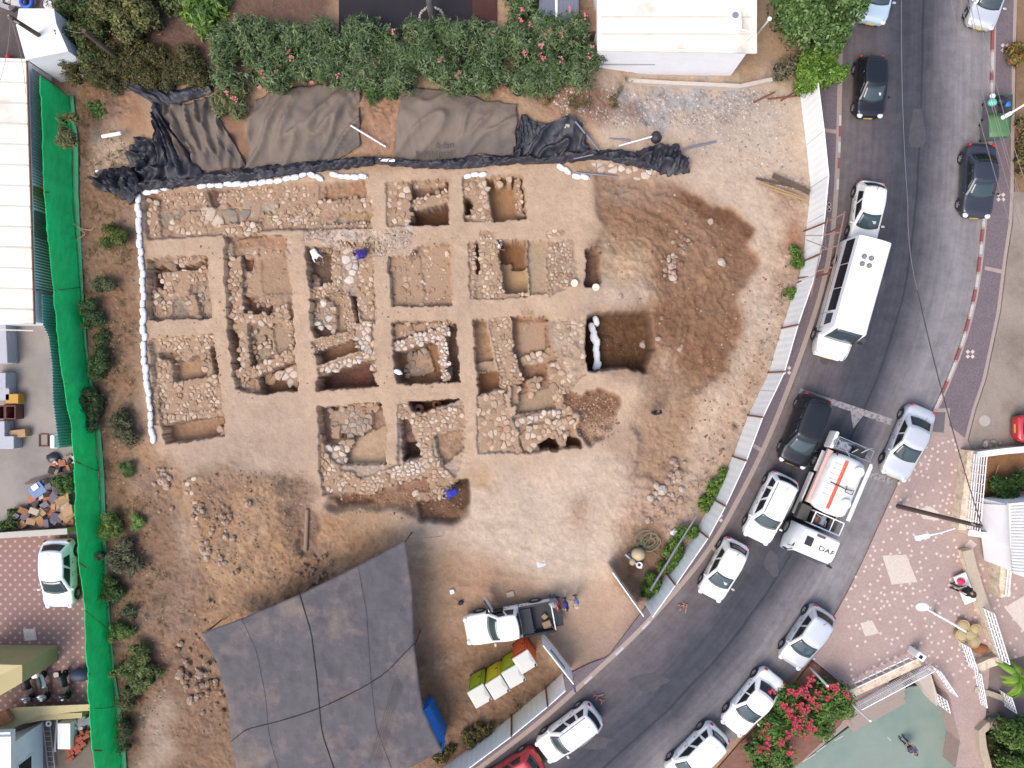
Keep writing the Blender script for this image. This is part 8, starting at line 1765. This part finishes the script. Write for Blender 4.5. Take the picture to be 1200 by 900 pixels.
mb = MB(); mb.box((*P(66,862,.2), .2), (.12, 1.9, .1), -.08); props(mb.build('grey_beam', MET), 'long grey beam between the ladder and the cabinet', 'beam')
r_ = random.Random(12); BRK = mat('red_brick', C(176,92,70), .9, nscale=8, namt=.18)
for k in range(34):
    px = 82+r_.uniform(0, 24); py = 888-(px-82)*1.1+r_.uniform(-8, 8)-4; z = r_.uniform(0, .25); mb = MB(); mb.rbox((*P(px, py, z), z+.1), (.42, .2, .2), .01, r_.choice([.5, .6, 2.1, .45])+r_.uniform(-.1, .1)); props(mb.build('red_brick', BRK), 'loose red hollow brick in the pile beside the green net', 'brick', 'pile of red bricks')
junk(10, [(84,842),(106,842),(106,852),(86,852)], [(200,202,210),(150,154,160),(224,224,228)], .2, .5, 'grey scrap piece beside the yellow wall', 'grey scrap by the yellow wall', zs=.2)
# top left yard odds
mb = MB(); mb.torus((*P(31,2,.3), .3), .32, .11, 20, 8); props(mb.build('blue_hose_coil', mat('blue_hose', (.02,.09,.42), .5), smooth=True), 'blue hose coil at the top left edge', 'hose')
mb = MB(); mb.sphere((*P(9,66,.3), .25), .16, 10, 6); props(mb.build('red_bucket', mat('red_plastic', (.5,.03,.02), .5), smooth=True), 'small red bucket beside the white shed', 'bucket')
junk(14, [(-5,-8),(26,-8),(26,10),(4,14)], [(180,180,186),(110,104,108),(220,216,210)], .2, .7, 'scrap piece in the top left yard', 'scrap in the top left yard', zs=.2); mb = MB(); mb.rbox((*P(58,5,.6), .5), (.6, .5, .5), .1); props(mb.build('white_tank', WHP), 'white water tank behind the shed roof', 'tank')
# ---------------- small things on the site
t = thing('mixing_machine', 'beige mixer with a black and white machine in the weedy corner', 'machine', (*P(744,654), 0)); x, y = P(746,652,.6); mb = MB(); mb.sphere((x+.1, y+.1, .55), (.42, .36, .4), 16, 10); mb.cyl((x-.2, y-.2, .3), (x-.3, y-.3, .9), .14, .16, 14); mb.build('drum', mat('beige_plastic', C(226,206,164), .5), t, smooth=True, world=True); mb = MB(); mb.rbox((x-.25, y-.05, .5), (.7, .22, .3), .05, -.8); mb.build('motor', mat('navy_cover', (1,1,1)), t, world=True)
mb = MB(); mb.cyl((*P(749,662,.4), .2), (*P(749,662,.4), .5), .19, n=16); mb.tube([P3(733,650,.5), P3(752,666,.4)], .04, 6); mb.build('wheel', WHP, t, world=True); mb = MB(); mb.cyl((*P(749,662,.5), .5), (*P(749,662,.5), .52), .09, n=12); mb.build('hub', BLK, t, world=True)
t = thing('cable_coil', 'tangled loops of pale green cable on the brown soil', 'cable', (*P(757,636), tz(757,636))); r_ = random.Random(8)
for k in range(11):
    cx, cy = P(757+r_.uniform(-9, 8), 635+r_.uniform(-6, 6), .1); rr_ = r_.uniform(.2, .55); ph = r_.uniform(0, 6); pts = [(cx+rr_*math.cos(a)*r_.uniform(.95, 1.05), cy+rr_*.8*math.sin(a+ph*.1), tz(757,636)+.08+.03*k*.5+.03*math.sin(a*3)) for a in np.linspace(0, 6.5, 22)]; mb = MB(); mb.tube(pts, .017, 5); mb.build('loop', mat('pale_cable', C(160,160,128), .6), t, world=True)
mb = MB(); mb.tube([P3(763,645,.1), P3(772,652,.08), P3(780,657,.1)], .02, 5); mb.build('loose_end', mat('pale_cable', (1,1,1)), t, world=True)
mb = MB(); mb.rbox((*P(791,624,.3), .15), (.5, .3, .25), .08, .5); props(mb.build('white_sack', SBM), 'white sack at the upper end of the creeper', 'sack')
for px, py, lab, m, d in [(634,661,'small pale blue sheet of paper on the bare ground',mat('paper_blue', C(206,214,226,.8), .8),(.5,.32,.012)), (530,693,'small white box on the brown ground near the grey net',WHP,(.25,.25,.15)), (598,696,'pale stone slab lying above the pickup',CREAM,(.45,.3,.1))]:
    mb = MB(); mb.rbox((*P(px, py), tz(px, py)+d[2]/2), d, .02, .3); props(mb.build('sheet_of_paper' if 'paper' in lab else 'small_box' if 'box' in lab else 'stone_slab', m), lab, 'paper' if 'paper' in lab else 'box' if 'box' in lab else 'slab')
mb = MB(); x, y = P(540,706); z = tz(540,706); mb.rbox((x, y, z+.12), (.3, .22, .24), .05, .4); mb.tube([(x-.1, y+.1, z+.1), (x-.5, y+.3, z+.03)], .012, 5); props(mb.build('camera_bag', CNV), 'small dark blue bag with a strap on the brown ground', 'bag')
mb = MB(); mb.tube([P3(360,597,.0), P3(359,620,.0), P3(358,646,.0)], .12, 10); props(mb.build('wooden_beam', mat('tan_beam', C(170,140,116), .9, nscale=5, namt=.15)), 'long tan timber lying in the trench of the spoil ground', 'timber')
mb = MB(); a, b = P(672,801,1.5), P(675,812,2.2); mb.tube([(*P(671,797), 0), (*a, 1.6), (*b, 2.2)], .03, 6); mb.rbox((a[0]+.02, a[1]-.1, 1.75), (.12, .5, .3), .04, .2); props(mb.build('rolled_banner', mat('banner_blue', C(92,92,160), .7)), 'rolled blue banner tied to the gate post', 'banner')
for i, (px, py) in enumerate([(800,713),(702,817)]):
    mb = MB(); r_ = random.Random(i); x, y = P(px, py)
    for k in range(6): mb.rbox((x+r_.uniform(-.3, .3), y+r_.uniform(-.25, .25), .05), (.3, .07, .06), .01, r_.uniform(0, 3))
    props(mb.build('broken_barrier', mat('faded_red_wood', C(190,140,124), .8, nscale=8, namt=.2)), ['broken red and white wood by the kerb opposite the silver hatchback','broken red and white wood by the kerb in front of the site entrance'][i], 'debris')
# planks and rebar at the north east of the site
for i, (a, b, w_) in enumerate([((886,209),(945,222),.12),((890,214),(940,232),.1),((905,206),(948,226),.3),((900,222),(944,236),.08)]):
    mb = MB(); A, B = P(*a, .2), P(*b, .2); mb.box(((A[0]+B[0])/2, (A[1]+B[1])/2, .2+.05*i), (math.hypot(B[0]-A[0], B[1]-A[1]), w_, .06), math.atan2(B[1]-A[1], B[0]-A[0])); props(mb.build('wooden_plank', WOOD if i % 2 else DWOOD), ['uppermost thin grey plank by the bend of the hoarding','thin pale plank under the uppermost one','broad dark board by the bend of the hoarding','lowest narrow pale plank by the hoarding'][i], 'plank')
for i, (a, b) in enumerate([((883,120),(908,108)),((900,116),(938,112)),((915,118),(936,105))]):
    mb = MB(); mb.tube([P3(*a, .15), P3(*b, .25)], .05, 6); props(mb.build('rusty_bar', RUST), ['rusty bar lying west of the round bush','rusty bar running to the top of the hoarding','short rusty bar under the round bush'][i], 'bar')
# dry branches on the west bank
mb = MB(); r_ = random.Random(2); z = tz(98,270)+.3
for a, b in [((86,262),(94,268)),((94,268),(107,270)),((94,268),(100,274)),((100,274),(90,282)),((107,270),(110,266))]: mb.tube([P3(*a, z), P3(*b, z)], .03, 5)
props(mb.build('dry_branch', WOOD), 'forked dry branch against the green net', 'branch')
# manhole on the verge, stones of the lot
mb = MB(); mb.cyl((*P(1153,493), .05), (*P(1153,493), .07), .33, .33, 20); props(mb.build('manhole_cover', mat('pale_cover', C(200,190,182), .8, nscale=6, namt=.1)), 'round pale manhole cover in the dusty lot', 'manhole cover')
mb = MB(); mb.cyl((*P(967,422), .0), (*P(967,422), .012), .3, .3, 20); props(mb.build('manhole_cover', mat('dark_cover', C(92,88,92), .8, nscale=6, namt=.15)), 'round dark manhole cover in front of the minibus', 'manhole cover')
mb = MB(); mb.cyl((*P(912,550), .0), (*P(912,550), .012), .3, .3, 20); props(mb.build('manhole_cover', mat('dark_cover', C(1,1,1))), 'round dark manhole cover by the kerb, left of the tank lorry', 'manhole cover')
for k in range(14):
    o = bpy.data.objects.new('rock', RM[k % 3]); COL.objects.link(o); r_ = random.Random(k); x, y = P(1160+r_.gauss(0, 5), 521+r_.gauss(0, 2.2), .05); o.location = (x, y, .04); s = r_.uniform(.15, .32); o.scale = (s, s, s); props(o, 'pale stone in the small heap on the dusty lot', 'rock', 'heap on the dusty lot')
